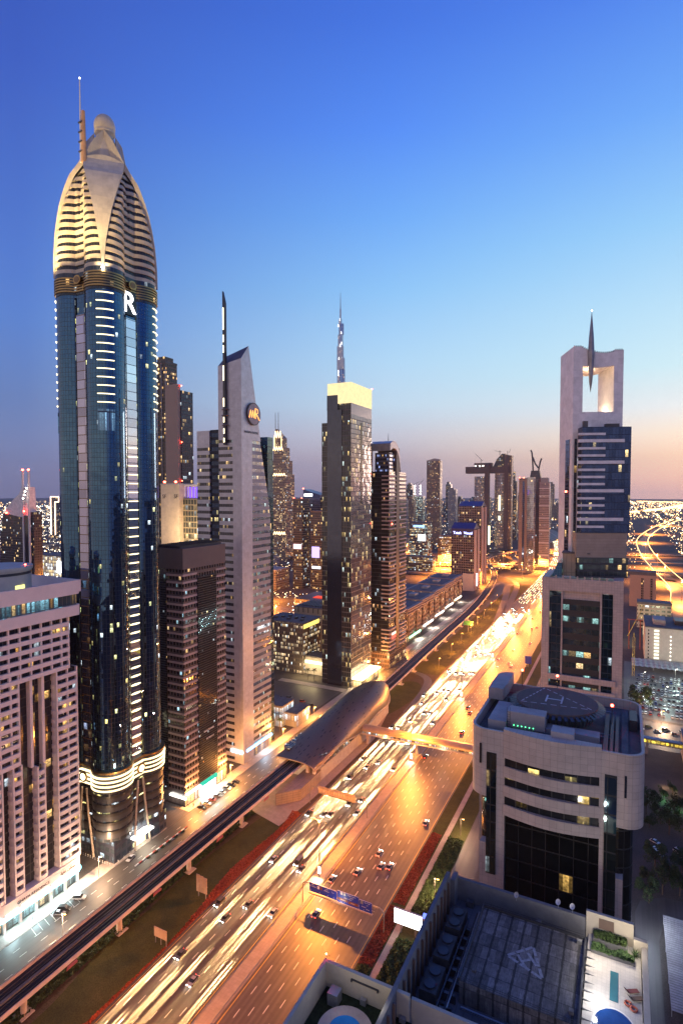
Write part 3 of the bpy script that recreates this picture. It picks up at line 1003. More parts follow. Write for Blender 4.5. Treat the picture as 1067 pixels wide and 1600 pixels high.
def sign_panel(x0, x1, z0, z1, y, blocks, lines):
    mb = MB()
    mb.box(x0, x1, y, y + .18, z0, z1)
    p = mb.build('sign_panel', M['blue_sign'], t)
    mb = MB()
    mb.box(x0, x1, y - .03, y - .004, z1 - .1, z1)
    mb.box(x0, x1, y - .03, y - .004, z0, z0 + .1)
    mb.build('border', M['sign_white'], p)
    for (bx0, bx1, bz0, bz1, mm) in blocks:
        mb = MB()
        mb.box(bx0, bx1, y - .05, y - .006, bz0, bz1)
        mb.build('panel_inset', M[mm], p)
    for (tx, tz, size, s) in lines:
        text('lettering', s, size, (tx, y - .07, tz), '-y', M['sign_white'], p, .01)


sign_panel(-106.0, -94.4, 6.0, 9.6, 183.6, [(-102.6, -101.7, 7.9, 9.0, 'sign_white'), (-101.4, -100.5, 7.9, 9.0, 'brown_sign')],
           [(-104.6, 9.0, .6, 'Deira'), (-104.5, 8.3, .6, 'City Center'), (-105.4, 6.7, .8, '\u2193'), (-101.5, 6.7, .8, '\u2193'), (-98.0, 6.7, .8, '\u2193'), (-98.6, 8.9, .6, '\uFEE6\uFEE3\uFE8E\uFEDF\uFE8D'), (-98.6, 8.2, .6, 'Al Satwa'), (-95.9, 8.6, .7, '\uFE93\uFEAE\uFEF3\uFEA9'), (-95.5, 6.7, .8, '\u2193')])
sign_panel(-93.9, -85.2, 5.9, 10.4, 183.4, [(-92.6, -91.7, 9.2, 10.2, 'sign_white'), (-91.4, -90.5, 9.2, 10.2, 'grey_metal'), (-93.7, -89.6, 6.9, 7.9, 'brown_sign'), (-89.3, -85.4, 6.7, 7.7, 'brown_sign')],
           [(-88, 9.8, .6, 'Trade Centre'), (-88.0, 9.1, .6, '\uFEEA\uFEF4\uFEDF\uFE8E\uFECC\uFEDF\uFE8D'), (-89.5, 8.4, .62, 'Zabeel Road'), (-91.5, 7.35, .5, 'Exhibition'), (-87.4, 7.2, .5, 'Museum'), (-91.8, 6.35, .6, 'Exit  \u2199')])
sign_panel(-84.9, -79.9, 5.9, 9.9, 183.4, [(-84.4, -83.3, 8.4, 9.7, 'grey_metal')],
           [(-81.6, 9.3, .55, 'Bur Dubai'), (-81.6, 8.6, .55, '\uFEF2\uFE91\uFEA9'), (-83.0, 7.6, .55, 'Karama'), (-81.4, 7.0, .55, 'Satwa'), (-83, 6.5, .6, '\u2199')])
light('sign_lamp', 'AREA', (-93, 180.5, 5.6), 160, (1, .95, .9), t, (-93, 183.6, 8), 3)

t = thing('sign_gantry', 'overhead sign gantry seen from behind over the oncoming lanes', 'sign gantry', (-126, 246, 0))
mb = MB()
mb.pipe([(-110.2, 247, .1), (-110.2, 247, 7.2), (-110.6, 247, 8.2), (-112, 247, 9.0), (-114.5, 247, 9.2)], .22, 8)
mb.build('post', pole_mat, t, smooth=True)
mb = MB()
mb.pipe([(-141.8, 246, .1), (-141.8, 246, 7.2), (-141.4, 246, 8.2), (-140, 246.1, 9.0), (-138, 246.2, 9.2)], .22, 8)
mb.build('post', pole_mat, t, smooth=True)
mb = MB()
mb.box(-138.4, -114.2, 246.5, 246.8, 9.0, 9.3)
mb.box(-138.4, -114.2, 246.5, 246.8, 6.4, 6.7)
mb.build('beam', pole_mat, t)
mb = MB()
mb.box(-137.5, -116.5, 247.0, 247.15, 5.9, 9.7)
mb.build('sign_panel', solid('sign_back', (.42, .33, .26), .55, var=.15), t)
for k in range(15):
    boxpart('stiffener', M['grey_metal'], t, -137 + k * 1.42, -136.9 + k * 1.42, 246.85, 246.99, 5.9, 9.7)

t = thing('billboard', 'brightly lit blank white billboard beside the outbound lanes', 'billboard', (-67, 187, 0))
boxpart('frame', M['grey_metal'], t, -72.6, -61.8, 187.0, 187.6, 3.0, 8.6)
boxpart('lit_face', M['white_panel'], t, -72.4, -62.0, 186.9, 186.99, 3.2, 8.4)
boxpart('post', M['grey_metal'], t, -70.2, -69.7, 187.1, 187.5, 0, 3.0)
boxpart('post', M['grey_metal'], t, -64.7, -64.2, 187.1, 187.5, 0, 3.0)
t = thing('advert_totem', 'slim white totem with blue lit cap beside the bright billboard', 'sign', (-60.6, 186, 0))
boxpart('pillar', M['white_wall'], t, -61.0, -60.0, 185.6, 186.6, 0, 9.4)
boxpart('cap', glow('blue_cap', (.12, .18, 1), 2.5), t, -61.2, -59.8, 185.5, 186.7, 9.42, 10.6)
t = thing('lit_hoarding', 'small bright white hoarding on the far verge beside the frame tower', 'billboard', (-52, 500, 0))
boxpart('lit_face', M['white_panel'], t, -56, -45, 499.6, 499.7, 12, 18)
boxpart('frame', M['grey_metal'], t, -56.3, -44.7, 499.75, 500.3, 11.7, 18.3)
boxpart('post', M['grey_metal'], t, -51, -50, 499.8, 500.2, 0, 11.7)
t = thing('road_board', 'blank tan board on three legs standing on the lawn, seen from behind', 'sign', (-143.4, 143.6, 0))
boxpart('board', solid('board_back', (.42, .33, .26), .7), t, -146.4, -140.6, 143.5, 143.7, 2.6, 6.0)
for x in (-146.0, -143.5, -141.0):
    boxpart('leg', M['grey_metal'], t, x - .1, x + .1, 143.72, 143.9, 0, 5.5)
t = thing('louvred_board', 'tall ribbed signboard on two legs standing on the lawn beside the flower border', 'sign', (-145.9, 168.3, 0))
for k in range(3):
    boxpart('slat_panel', solid('louvre_tan', (.36, .27, .20), .6), t, -148.6 + k * 1.8, -147.0 + k * 1.8, 168.1, 168.4, 2.2, 9.0 - .25 * k)
boxpart('leg', M['grey_metal'], t, -148.0, -147.7, 168.45, 168.7, 0, 8)
boxpart('leg', M['grey_metal'], t, -144.4, -144.1, 168.45, 168.7, 0, 8)
boxpart('cross_rail', M['grey_metal'], t, -148.6, -143.4, 168.45, 168.6, 4.8, 5.1)
t = thing('exit_sign', 'small blue roadside exit sign far along the outbound verge', 'sign', (-76, 530, 0))
boxpart('board', M['blue_sign'], t, -79, -73.5, 530, 530.2, 3, 10)
boxpart('post', M['grey_metal'], t, -76.6, -76.2, 530.2, 530.5, 0, 10)
t = thing('exit_sign', 'green roadside sign on tall post beside the railway viaduct', 'sign', (-157, 636, 0))
boxpart('board', solid('sign_green', (.03, .16, .08), .5), t, -163, -152, 636, 636.2, 7, 12)
boxpart('post', M['grey_metal'], t, -158, -157.5, 636.25, 636.6, 0, 12)


# ------------------------------------------------------------------ rose-tipped tower
def rose_R(th, c=9.0, r=8.0, hs=14.0):
    ux, uy = math.cos(th), math.sin(th)
    best = hs / max(abs(ux), abs(uy))
    for sx in (-1, 1):
        for sy in (-1, 1):
            b = ux * sx * c + uy * sy * c
            disc = b * b - (2 * c * c - r * r)
            if disc > 0:
                best = min(max(best, b + math.sqrt(disc)), 99)
    # flat strips only between the round corners
    return best


RX, RY = -209.0, 182.0
NT = 176
TH = [2 * math.pi * (k + .5) / NT for k in range(NT)]


def rose_ring(scale=None, grow=0.0):
    out = []
    for th in TH:
        q = rose_R(th)
        if scale is not None:
            q = min(q, scale(th))
        q += grow
        out.append((RX + q * math.cos(th), RY + q * math.sin(th)))
    return out


T = thing('golden_crown_tower', 'tallest tower, blue glass with lobed corners under a golden pointed striped crown', 'skyscraper', (RX, RY, 0))
rose_glass = facade('rose_glass', (.012, .022, .035), (.055, .125, .215), 1.35, 1.98, .045, .04, .016, 2.6, .8, .92, .025, .3, wob=.16, tint=(.85, .9, .45), gvar=.14)
gold_ring = solid('gold_ring', (.45, .28, .10), .3, .8, var=.1)
crown_white = tiles('crown_cladding', (.60, .50, .36), 1.4, 3.6, .05, .8, .5)
mb = MB()
mb.prism(rose_ring(), 39.0, 247.0)
mb.build('glass_shaft', rose_glass, T)
# bright strips of glass between the lobes
strip_glass = facade('strip_glass', (.10, .12, .16), (.80, .84, .92), 5.6, 3.96, .01, .05, .0, 0, .8, 1.0, .03, .3, wob=.04)
for name, q in (('glass_strip', (-195.02, -194.7, 179.3, 184.7)), ('glass_strip', (-211.7, -206.3, 167.65, 168.02))):
    boxpart(name, strip_glass if q[0] > -200 else facade('strip_lilac', (.25, .16, .08), (.32, .32, .45), 5.6, 3.96, .01, .06, 0, 0, .8, .9, .05, .3, wob=.05), T, *q, 40, 238)
# lit bars on the road-side strip and lit balcony edges round the lobes
bar_mat = glow('balcony_glow', (1, .84, .50), 2.6)
for k in range(36):
    z = 42.0 + k * 3.92
    mb = MB()
    mb.pipe([(-194.75 + .65 * math.sin(math.pi * s / 6), 179.4 + 5.2 * s / 6, z) for s in range(7)], .26, 6)
    mb.build('light_bar', bar_mat, T)


def lobe_arc(cx, cy, a0, a1, r, z, n=12):
    return [(cx + r * math.cos(a0 + (a1 - a0) * i / n), cy + r * math.sin(a0 + (a1 - a0) * i / n), z) for i in range(n + 1)]


for k in range(14):
    z = 197.5 + k * 3.7
    for cx, cy, a in ((RX + 9, RY - 9, -.72), (RX - 9, RY - 9, -2.35), (RX + 9, RY + 9, .95)):
        if cx < RX:
            a0, a1 = R(-165), R(-120)
        elif cy > RY:
            a0, a1 = R(8), R(62)
        else:
            a0, a1 = R(-66), R(-18)
        mb = MB()
        mb.pipe(lobe_arc(cx, cy, a0, a1, 8.3, z), .24, 6)
        mb.build('balcony_light', bar_mat, T)
for cx, cy, a in ((RX + 9, RY - 9, R(-42)), (RX - 9, RY - 9, R(-140))):
    mb = MB()
    for s in (-.42, .42):
        for u in (0, 1):
            pass
    mb.loft([lobe_arc(cx, cy, a - .42, a + .42, 8.2, 185.5, 8), lobe_arc(cx, cy, a - .42, a + .42, 8.2, 194.5, 8)], closed=False)
    mb.build('sky_window', facade('sky_window', (.03, .05, .08), (.1, .2, .3), 3.3, 9.2, .06, .04, 2, .6, 0, .5, .1, cool=(.35, .7, 1)), T)
# dark slots with scattered lit rooms beside the strips
for q in ((-213.2, -211.75, 167.5, 167.9), (-206.25, -204.9, 167.5, 167.9), (-195.0, -194.6, 177.7, 179.25), (-195.0, -194.6, 184.75, 186.3)):
    boxpart('dark_slot', facade('slot_glass', (.01, .012, .014), (.02, .03, .03), 1.0, 3.96, .1, .3, .22, 2.5, .7, .4, .1, tint=(.8, .95, .4)), T, *q, 40, 246)
# ring of gold bars under the crown, with medallions
mb = MB()
mb.prism(rose_ring(None, .25), 247.0, 257.5)
mb.build('crown_band', facade('band_glass', (.05, .04, .03), (.05, .06, .07), 1.6, 3.4, .06, .1, .05, 2), T)
for k in range(6):
    mb = MB()
    mb.prism(rose_ring(None, .75), 248.4 + k * 1.25, 249.0 + k * 1.25)
    mb.build('gold_rail', gold_ring, T)
for (px, py, nx, ny) in ((-209, 166.6, 0, -1), (-193.6, 182, 1, 0)):
    mb = MB()
    mb.tube((px, py, 253.6), (px + nx * .5, py + ny * .5, 253.6), 2.1, 2.1, 24)
    md = mb.build('medallion', gold_ring, T)
    mb = MB()
    mb.tube((px + nx * .5, py + ny * .5, 253.6), (px + nx * .62, py + ny * .62, 253.6), 1.45, 1.45, 24)
    mb.build('boss', solid('boss_gold', (.2, .12, .05), .4, .6), md)


def crown_r(z):
    pts = [(257.5, 20.9), (266, 20.75), (276, 20.0), (283, 19.0), (290, 17.6), (295, 16.2), (300, 14.5), (304, 12.8), (307, 10.6), (310, 8.9), (312, 8.0)]
    for (a, ra), (b, rb) in zip(pts, pts[1:]):
        if z <= b:
            return ra + (rb - ra) * (z - a) / (b - a)
    return pts[-1][1]


def crown_ring(z, inset=0.0):
    rc = crown_r(z)

    def lim(th):
        d = abs(((th - math.pi / 4) % (math.pi / 2)))
        d = min(d, math.pi / 2 - d) / (math.pi / 4)      # 0 in the lobe middle, 1 at the notch
        nr = 14.6 - 3.0 * (z - 257.5) / 54.3
        return rc + max(0.0, d - .72) / .28 * (nr - rc) if nr > rc or d > .72 else rc
    return rose_ring(lim, -inset if inset else 0.0)


mb = MB()
z = 257.5
row = 0
fl = 3.62
win_mat = facade('crown_window', (.03, .028, .026), (.02, .022, .026), 1.3, 40, .05, .0, .0, 0, .9, .2, .12)
for k in range(15):
    z0 = 257.5 + k * fl
    a, b, c = crown_ring(z0), crown_ring(z0 + 1.8), crown_ring(z0 + fl)
    ai = crown_ring(z0 + 1.8, .6)
    ci = crown_ring(z0 + fl, .6)
    mb.prism(a, z0, z0 + 1.8, 0, -1, pts2=b)
    n = len(a)
    for i in range(n):
        j = (i + 1) % n
        mb.poly([b[i] + (z0 + 1.8,), b[j] + (z0 + 1.8,), ai[j] + (z0 + 1.8,), ai[i] + (z0 + 1.8,)], 0)
        mb.poly([ci[i] + (z0 + fl,), ci[j] + (z0 + fl,), c[j] + (z0 + fl,), c[i] + (z0 + fl,)], 0)
    mb.prism(ai, z0 + 1.8, z0 + fl, 1, -1, pts2=ci)
tz = 257.5 + 15 * fl
mb.poly([p + (tz,) for p in crown_ring(tz)], 0)
mb.build('crown', [crown_white, win_mat], T)
# four kite-shaped sails between the striped sides, folding to a peak
sail_mat = tiles('sail_cladding', (.62, .53, .40), 2.0, 2.0, .05, .86, .5)


def half_w(z):
    pts = [(257, .4), (263, .8), (269, 1.3), (284, 3.5), (299, 6.5), (306, 7.8), (311.8, 8.3)]
    for (a, ra), (b, rb) in zip(pts, pts[1:]):
        if z <= b:
            return ra + (rb - ra) * (z - a) / (b - a)
    return pts[-1][1]


tip = 311.8
for q in range(4):
    ang = -math.pi / 4 + q * math.pi / 2
    d = (math.cos(ang), math.sin(ang))
    n = (-d[1], d[0])
    mb = MB()
    zs = [257 + 2.74 * k for k in range(21)]
    zs[-1] = tip
    P = lambda r, s, zz: (RX + d[0] * r + n[0] * s, RY + d[1] * r + n[1] * s, zz)
    for za, zb in zip(zs, zs[1:]):
        ra, rb = crown_r(za) + .7, crown_r(zb) + .7
        wa, wb = half_w(za), half_w(zb)
        mb.poly((P(ra, -wa, za), P(ra, wa, za), P(rb, wb, zb), P(rb, -wb, zb)), 0, ((-wa, za), (wa, za), (wb, zb), (-wb, zb)))
        mb.poly((P(ra, wa, za), P(ra - 2.2, wa, za), P(rb - 2.2, wb, zb), P(rb, wb, zb)))
        mb.poly((P(ra, -wa, za), P(rb, -wb, zb), P(rb - 2.2, -wb, zb), P(ra - 2.2, -wa, za)))
    rt = crown_r(tip) + .7
    # hollow arch and two folded fins above the sail
    arch = [P(rt, -8.3 + 16.6 * k / 12, tip + 1.6 * math.sin(math.pi * k / 12)) for k in range(13)]
    apex = P(4.4, 0, 323.4)
    inner = P(3.0, 0, 314.5)
    for a, b in zip(arch, arch[1:]):
        mb.poly((P(rt, 0, tip - .5), a, b))
        mb.poly((a, inner, b))
    L, Rr = arch[0], arch[-1]
    mb.poly((L, P(7.0, -3.6, 318.4), inner))
    mb.poly((Rr, inner, P(7.0, 3.6, 318.4)))
    for s, e in ((-1, L), (1, Rr)):
        f1, f2 = P(7.4, s * 3.9, 318.6), apex
        pts = [e, P(8.3, s * 5.6, 315.6), f1, f2, P(3.2, s * 2.2, 320.0), inner]
        mb.poly([e, f1, inner])
        mb.poly([f1, f2, inner])
        mb.poly([e, P(5.2, s * 6.8, 314.5), f2, f1])
        mb.poly([e, inner, P(5.2, s * 6.8, 314.5)])
    mb.build('sail', sail_mat, T)
mb = MB()
prof = [(6.2, 311.5), (5.6, 316), (4.4, 320), (3.6, 322.5), (4.4, 323.6), (4.4, 324.2), (3.2, 324.4)]
mb.loft([[(RX + r * math.cos(2 * math.pi * k / 24), RY + r * math.sin(2 * math.pi * k / 24), z) for k in range(24)] for r, z in prof])
mb.build('collar', sail_mat, T)
mb = MB()
mb.ball((RX, RY, 326.2), 4.5, 24, 14)
mb.build('dome', sail_mat, T, smooth=True)
mb = MB()
mb.tube((-207.9, 170.0, 309), (-207.9, 170.0, 326), 1.1, .75, 10)
mk = mb.build('mast', solid('mast_orange', (.55, .30, .14), .5), T)
mb = MB()
mb.tube((-209.2, 169.6, 309), (-209.2, 169.6, 338.6), .42, .2, 8)
mb.build('aerial', M['white_wall'], mk)
mb = MB()
for zz in (313, 316, 319, 322):
    mb.box(-210.0, -207.6, 169.0, 170.6, zz, zz + .4)
mb.build('bracket', M['dark_metal'], mk)
mb = MB()
mb.ball((-209.2, 169.6, 338.9), .3, 8, 6)
mb.build('beacon', M['white_lamp'], mk)
# floodlights that gild the crown
mb = MB()
mb.ball((RX + 15.9, RY - 15.9, 256.2), .55, 10, 8)
mb.build('floodlight', glow('flood_face', (1, .95, .8), 120), T)
for (dx, dy, p, ax, ay, az_) in ((17.5, -17.5, 15000, 9, -9, 292), (26, -46, 120000, 6, -10, 300), (-34, -40, 120000, -10, -12, 290), (-15, -24, 60000, -12, -14, 285), (-4, -27, 50000, 0, -12, 300), (10, -26, 30000, 5, -11, 298), (24, -8, 6000, 12, 2, 288)):
    light('crown_flood', 'SPOT', (RX + dx, RY + dy, 252), p, (1, .72, .34), T, (RX + ax, RY + ay, az_), .6, 75, .8)
# the letter sign on the shaft
rs = boxpart('sign_back', M['black'], T, -194.55, -194.2, 177.0, 184.5, 239.5, 250.5)
text('letter', 'R', 12.5, (-194.0, 180.6, 244.6), '+x', glow('letter_white', (.92, .95, 1), 5.0), rs, .2)


def settle(o, top=True):
    """fit the heights above the shaft to the storeys of the real crown"""
    pts = [(195, 195), (247, 244), (257.5, 253.3), (311.8, 302.6), (323.4, 318.2), (330.7, 326.8), (360, 356.1)]

    def f(z):
        if z <= 195:
            return z
        for (a, ra), (b, rb) in zip(pts, pts[1:]):
            if z <= b:
                return ra + (rb - ra) * (z - a) / (b - a)
        return z
    if o.type == 'MESH' and o.location.length < .001:
        for v in o.data.vertices:
            v.co.z = f(v.co.z)
    else:
        o.location.z = f(o.location.z)
    for ch in o.children:
        settle(ch)


for ch in T.children:
    settle(ch)
# podium: dark stone base with a pointed corner, bands of windows, ring of light
pod = facade('podium_glass', (.05, .05, .055), (.05, .06, .07), 3.4, 3.9, .10, .42, .30, 2.2, .6, .4, .1, tint=(.95, .9, .40), wrough=.4)


def podium_ring(g=0.0):
    pts = []
    # a pointed corner towards the road junction, round shoulders, notches half-way along each face
    loop = [(-17, -16), (-12, -17.2), (-6, -16.6), (-4.4, -14.4), (0, -14.2), (2.6, -15.0), (16.2, -15.0), (15.6, -3), (14.6, -.6), (14.6, 3.2), (16.0, 5), (17.2, 10), (16.6, 15), (12, 17), (-12, 17), (-17, 12)]
    for x, y in loop:
        L = math.hypot(x, y)
        pts.append((RX + x * (1 + g / L), RY + y * (1 + g / L)))
    return pts


mb = MB()
mb.prism(podium_ring(0), .02, 9.5)
mb.build('podium_base', facade('base_glass', (.035, .04, .06), (.05, .07, .09), 3.2, 3.4, .14, .3, .5, 1.6, .4, .3, .15, tint=(.85, .9, .45), wrough=.3), T)
ring1 = rose_ring(None, .6)
mb = MB()
mb.prism(ring1, 9.52, 31.0)
mb.build('podium', pod, T)
band = glow('ring_light', (1, .78, .42), 2.6)
for k in range(5):
    z = 13.0 + 3.9 * k
    mb = MB()
    mb.prism(rose_ring(None, .95), z, z + 1.25)
    mb.build('floor_band', solid('podium_band', (.05, .045, .04), .35, .3), T)
mb = MB()
mb.prism(rose_ring(None, 1.0), 31.02, 40.0)
mb.build('ring_wall', M['dark_metal'], T)
for k in range(4):
    mb = MB()
    mb.prism(rose_ring(None, 1.45 + .1 * k), 31.8 + k * 1.9, 32.4 + k * 1.9)
    mb.build('ring_light', band, T)
mb = MB()
mb.prism(rose_ring(None, 1.6), 39.4, 40.2)
mb.build('ring_cornice', gold_ring, T)
for (px, py, nx, ny) in ((-209, 165.4, 0, -1), (-192.4, 182, 1, 0)):
    mb = MB()
    mb.tube((px, py, 35.6), (px + nx * .5, py + ny * .5, 35.6), 2.3, 2.3, 24)
    md = mb.build('medallion', gold_ring, T)
    mb = MB()
    mb.tube((px + nx * .5, py + ny * .5, 35.6), (px + nx * .65, py + ny * .65, 35.6), 1.5, 1.5, 24)
    mb.build('boss', M['warm_strip'], md)
# curved ribs over the entrance and a lit canopy
rib = solid('rib_stone', (.40, .33, .26), .5)
for (y0, y1) in ((177.6, 180.6), (186.4, 183.4)):
    mb = MB()
    mb.pipe([(-192.6, y1, 30.5), (-192.7, y1 + (y0 - y1) * .35, 20), (-192.4, y1 + (y0 - y1) * .7, 11), (-191.9, y0, .3)], .45, 8)
    mb.build('rib', rib, T, smooth=True)
for (x0, x1) in ((-213.4, -210.4), (-204.6, -207.6)):
    mb = MB()
    mb.pipe([(x1, 165.6, 30.5), (x1 + (x0 - x1) * .35, 165.5, 20), (x1 + (x0 - x1) * .7, 165.8, 11), (x0, 166.2, .3)], .45, 8)
    mb.build('rib', rib, T, smooth=True)
boxpart('entrance_canopy', M['white_panel'], T, -194.5, -190.5, 176.5, 187.5, 5.6, 6.3)
boxpart('entrance_door', glow('lobby', (1, .8, .45), 3.5, True), T, -194.35, -193.9, 178.5, 185.5, .3, 4.8)
light('entrance_lamp', 'POINT', (-189.5, 182, 5), 4000, (1, .85, .6), T, size=.5)
light('ring_lamp', 'POINT', (-189, 166, 40), 2500, (1, .8, .5), T, size=1)

# ------------------------------------------------------------------ white banded residence at the frame's edge
T = thing('white_residence', 'white apartment tower with stacked horizontal bands and a brightly lit turquoise shopfront', 'apartment tower', (-203, 130, 0))
gw = solid('residence_white', (.70, .64, .62), .6, var=.07, scale=.15)
gdark = facade('residence_glass', (.03, .028, .028), (.03, .032, .04), 3.2, 3.42, .05, .1, .10, 1.6, .9, .35, .12, tint=(1, .62, .22))
room = facade('residence_room', (.05, .045, .04), (.02, .02, .024), 2.35, 3.42, .04, .05, .13, 1.5, .88, .25, .12, tint=(1, .62, .20))
X0 = -198.0
FL = 3.42
mb = MB()
mb.prism([(-232, 60), (-201.2, 60), (-201.2, 153.5), (-204, 156), (-232, 156)], .05, 110)
mb.build('core', gdark, T)


def bay(y0, y1, z0, z1, proud=0.0, rnd_n=1.6, piers=1, rooms=True, roundboth=True):
    """white balcony bands with rounded ends over dark recessed rooms"""
    xf = X0 + proud
    n = int(round((z1 - z0) / FL))
    mb = MB()
    arc = []
    r = rnd_n
    for k in range(7):
        a = math.pi / 2 * k / 6
        arc.append((xf - r + r * math.sin(a), y1 - r + r * math.cos(a)))
    arc = list(reversed(arc))                        # road side first, then round to the back
    out = [(xf, y0 + .01)] if not roundboth else [(xf - r + r * math.sin(math.pi / 2 * (6 - k) / 6 if False else math.pi / 2 * k / 6), y0 + r - r * math.cos(math.pi / 2 * k / 6)) for k in range(7)]
    ring = [(-201.6, y0)] + out + arc + [(-201.6, y1)]
    for k in range(n):
        z = z0 + k * FL
        mb.prism(ring, z, z + 1.62)
    yy = [y0 + .25, y1 - .95] if piers < 2 else [y0 + .25] + [y0 + (y1 - y0) * (i + 1) / (piers + 0.0) - .35 for i in range(piers - 1)] + [y1 - 1.5]
    for y in yy:
        mb.box(-201.3, xf - .12, y, y + .55, z0, z1 - .02)
    b = mb.build('balcony_bay', gw, T)
    if rooms:
        mb = MB()
        mb.box(-201.25, xf - 1.0, y0 + .8, y1 - 1.6, z0 + .05, z1)
        mb.build('window_band', room, b)
    return b


bay(144.8, 155.6, 10.3, 89.0, .0, 2.4, 2)
bay(136.2, 140.3, 10.3, 55.0)
bay(126.6, 131.0, 10.3, 58.5)
bay(117.2, 123.6, 10.3, 58.5, 0, 2.2)
bay(100, 112, 10.3, 90)
bay(118.6, 131.0, 58.5, 92.5, 0, 2.2, 3)
bay(122.0, 152.0, 89.2, 110.0, .25, 1.8, 7)
for y in (134.6, 139.4):
    boxpart('fin', gw, T, -201.2, -199.0, y, y + 1.1, 55.2, 92)
mb = MB()
mb.prism([(-230, 70), (-197.2, 70), (-197.2, 155.2), (-198.4, 156.4), (-230, 156.4)], 110.0, 114.2)
mb.build('parapet_band', gw, T)
mb = MB()
mb.prism([(-229, 71), (-198.2, 71), (-198.2, 154.8), (-229, 154.8)], 114.22, 118.6)
mb.build('club_floor', facade('club_glass', (.10, .10, .1), (.05, .08, .1), 1.9, 4.4, .04, .05, 1.1, .9, .25, .2, .08, cool=(.35, .8, 1.0), tint=(1, .7, .3)), T)
mb = MB()
out = [(-230, 70), (-197.2, 70), (-197.2, 155.0), (-198.6, 156.4), (-230, 156.4)]
inn2 = [(-229, 71), (-198.4, 71), (-198.4, 155), (-229, 155)]
mb.prism(out, 118.62, 119.4)
mb.box(-198.0, -197.2, 70, 155.6, 119.4, 124.2)
mb.box(-230, -197.4, 155.6, 156.4, 119.4, 124.2)
mb.build('parapet', gw, T)
mb = MB()
cyl = [(-216 + 11.5 * math.cos(2 * math.pi * k / 40), 134 + 11.5 * math.sin(2 * math.pi * k / 40)) for k in range(40)]
mb.prism(cyl, 119.42, 130.0)
rd = mb.build('roof_drum', M['cream_wall'], T)
mb = MB()
cyl2 = [(-216 + 12.1 * math.cos(2 * math.pi * k / 40), 134 + 12.1 * math.sin(2 * math.pi * k / 40)) for k in range(40)]
mb.prism(cyl2, 130.02, 131.2)
mb.build('drum_rim', M['cream_wall'], rd)
mb = MB()
mb.prism([(-216 + 11.6 * math.cos(2 * math.pi * k / 40), 134 + 11.6 * math.sin(2 * math.pi * k / 40)) for k in range(40)], 128.2, 129.2)
mb.build('drum_stripe', M['dark_metal'], rd)
boxpart('drum_window', glow('yellow_window', (.85, .85, .25), 2.0), rd, -205.3, -204.4, 133.5, 137.2, 121.5, 124.4)
mb = MB()
mb.ball((-208, 140, 131.6), .3, 8, 6)
mb.build('beacon', M['red_lamp'], rd)
# shop floor under a bright turquoise sign band
sign_ring = [(-203, 116.5), (-200.4, 117.4), (-198.6, 119.2), (-197.6, 122), (-197.6, 152.6), (-198.6, 154.6), (-203, 155.6)]
mb = MB()
mb.prism(sign_ring, 6.3, 10.2)
mb.build('fascia', gw, T)
boxpart('lettering_board', gw, T, -197.62, -197.45, 128, 153, 7.2, 9.2)
text('lettering', 'GHAYA RESIDENCE', 1.5, (-197.4, 133.5, 8.1), '+x', M['black'], T, .06)
text('lettering', '\uFE94\uFEF3\uFE8E\uFECF \uFEE6\uFEDC\uFEB3', 1.7, (-197.4, 148.0, 8.1), '+x', M['black'], T, .06)
mb = MB()
mb.prism([(-203, 116.9), (-199.6, 117.6), (-197.6, 119.4), (-196.7, 122), (-196.7, 152.4), (-197.7, 154.4), (-203, 155.3)], 4.6, 5.7)
mb.build('sign_band', glow('turquoise_sign', (.35, .95, 1.0), 6.0, True, .5), T)
mb = MB()
mb.prism([(-203, 117.8), (-200, 119), (-198.6, 122), (-198.6, 152.6), (-203, 154.4)], .1, 4.55)
mb.build('shopfront', facade('shop_glass', (.16, .16, .16), (.12, .15, .16), 2.1, 4.6, .04, .05, 1.6, 1.0, .1, .2, .1, cool=(.55, .95, 1)), T)
for y in (121.5, 127.6, 134, 140, 146.4, 152):
    boxpart('column', gw, T, -198.2, -197.3, y, y + 1.0, .1, 6.28)
for k in range(4):
    light('shop_lamp', 'AREA', (-196.2, 124 + k * 9, 4.2), 1800, (.65, .95, 1.0), T, (-190, 124 + k * 9, 0), 2.0)

# ------------------------------------------------------------------ brown gridded tower
T = thing('brown_grid_tower', 'dark brown office tower with small square windows, pale bands and a flat screened roof', 'office tower', (-204, 230, 0))
bx0, bx1, by0, by1, bh = -213.5, -195.9, 214.1, 247.3, 131.4
brown = solid('brown_stone', (.095, .08, .09), .6, var=.1)
bband = solid('brown_pale_band', (.36, .30, .30), .6, var=.1)
bwin = facade('brown_windows', (.075, .06, .066), (.02, .022, .03), 2.05, 3.7, .19, .28, .07, 1.6, .45, .5, .1, cool=(.5, .85, 1))
bcurt = facade('brown_curtain', (.03, .028, .03), (.03, .04, .055), 1.0, 1.23, .04, .16, .012, 1.6, .5, .75, .06, wob=.14)
boxpart('shaft', bwin, T, bx0, bx1, by0, by1, 7, 121)
boxpart('crown', brown, T, bx0 - .15, bx1 + .15, by0 - .15, by1 + .15, 121.02, bh)
for k in range(30):
    z = 10.2 + k * 3.7
    mb = MB()
    mb.prism([(bx0 + 6.8, by0 - .16), (bx1 + .16, by0 - .16), (bx1 + .16, by0 + 10.2), (bx1 - .01, by0 + 10.2), (bx1 - .01, by0 + .01), (bx0 + 6.8, by0 + .01)], z, z + 1.05)
    mb.build('floor_band', bband, T)
    boxpart('floor_band', bband, T, bx1 - .01, bx1 + .16, by1 - 8.0, by1 + .1, z, z + 1.05)
boxpart('curtain_wall', bcurt, T, bx1 - .2, bx1 + .5, by0 + 10.3, by1 - 8.1, 8, 116)
boxpart('curtain_wall', bcurt, T, bx0 - .3, bx0 + 6.6, by0 - .5, by0 + .2, 8, 116)
mb = MB()
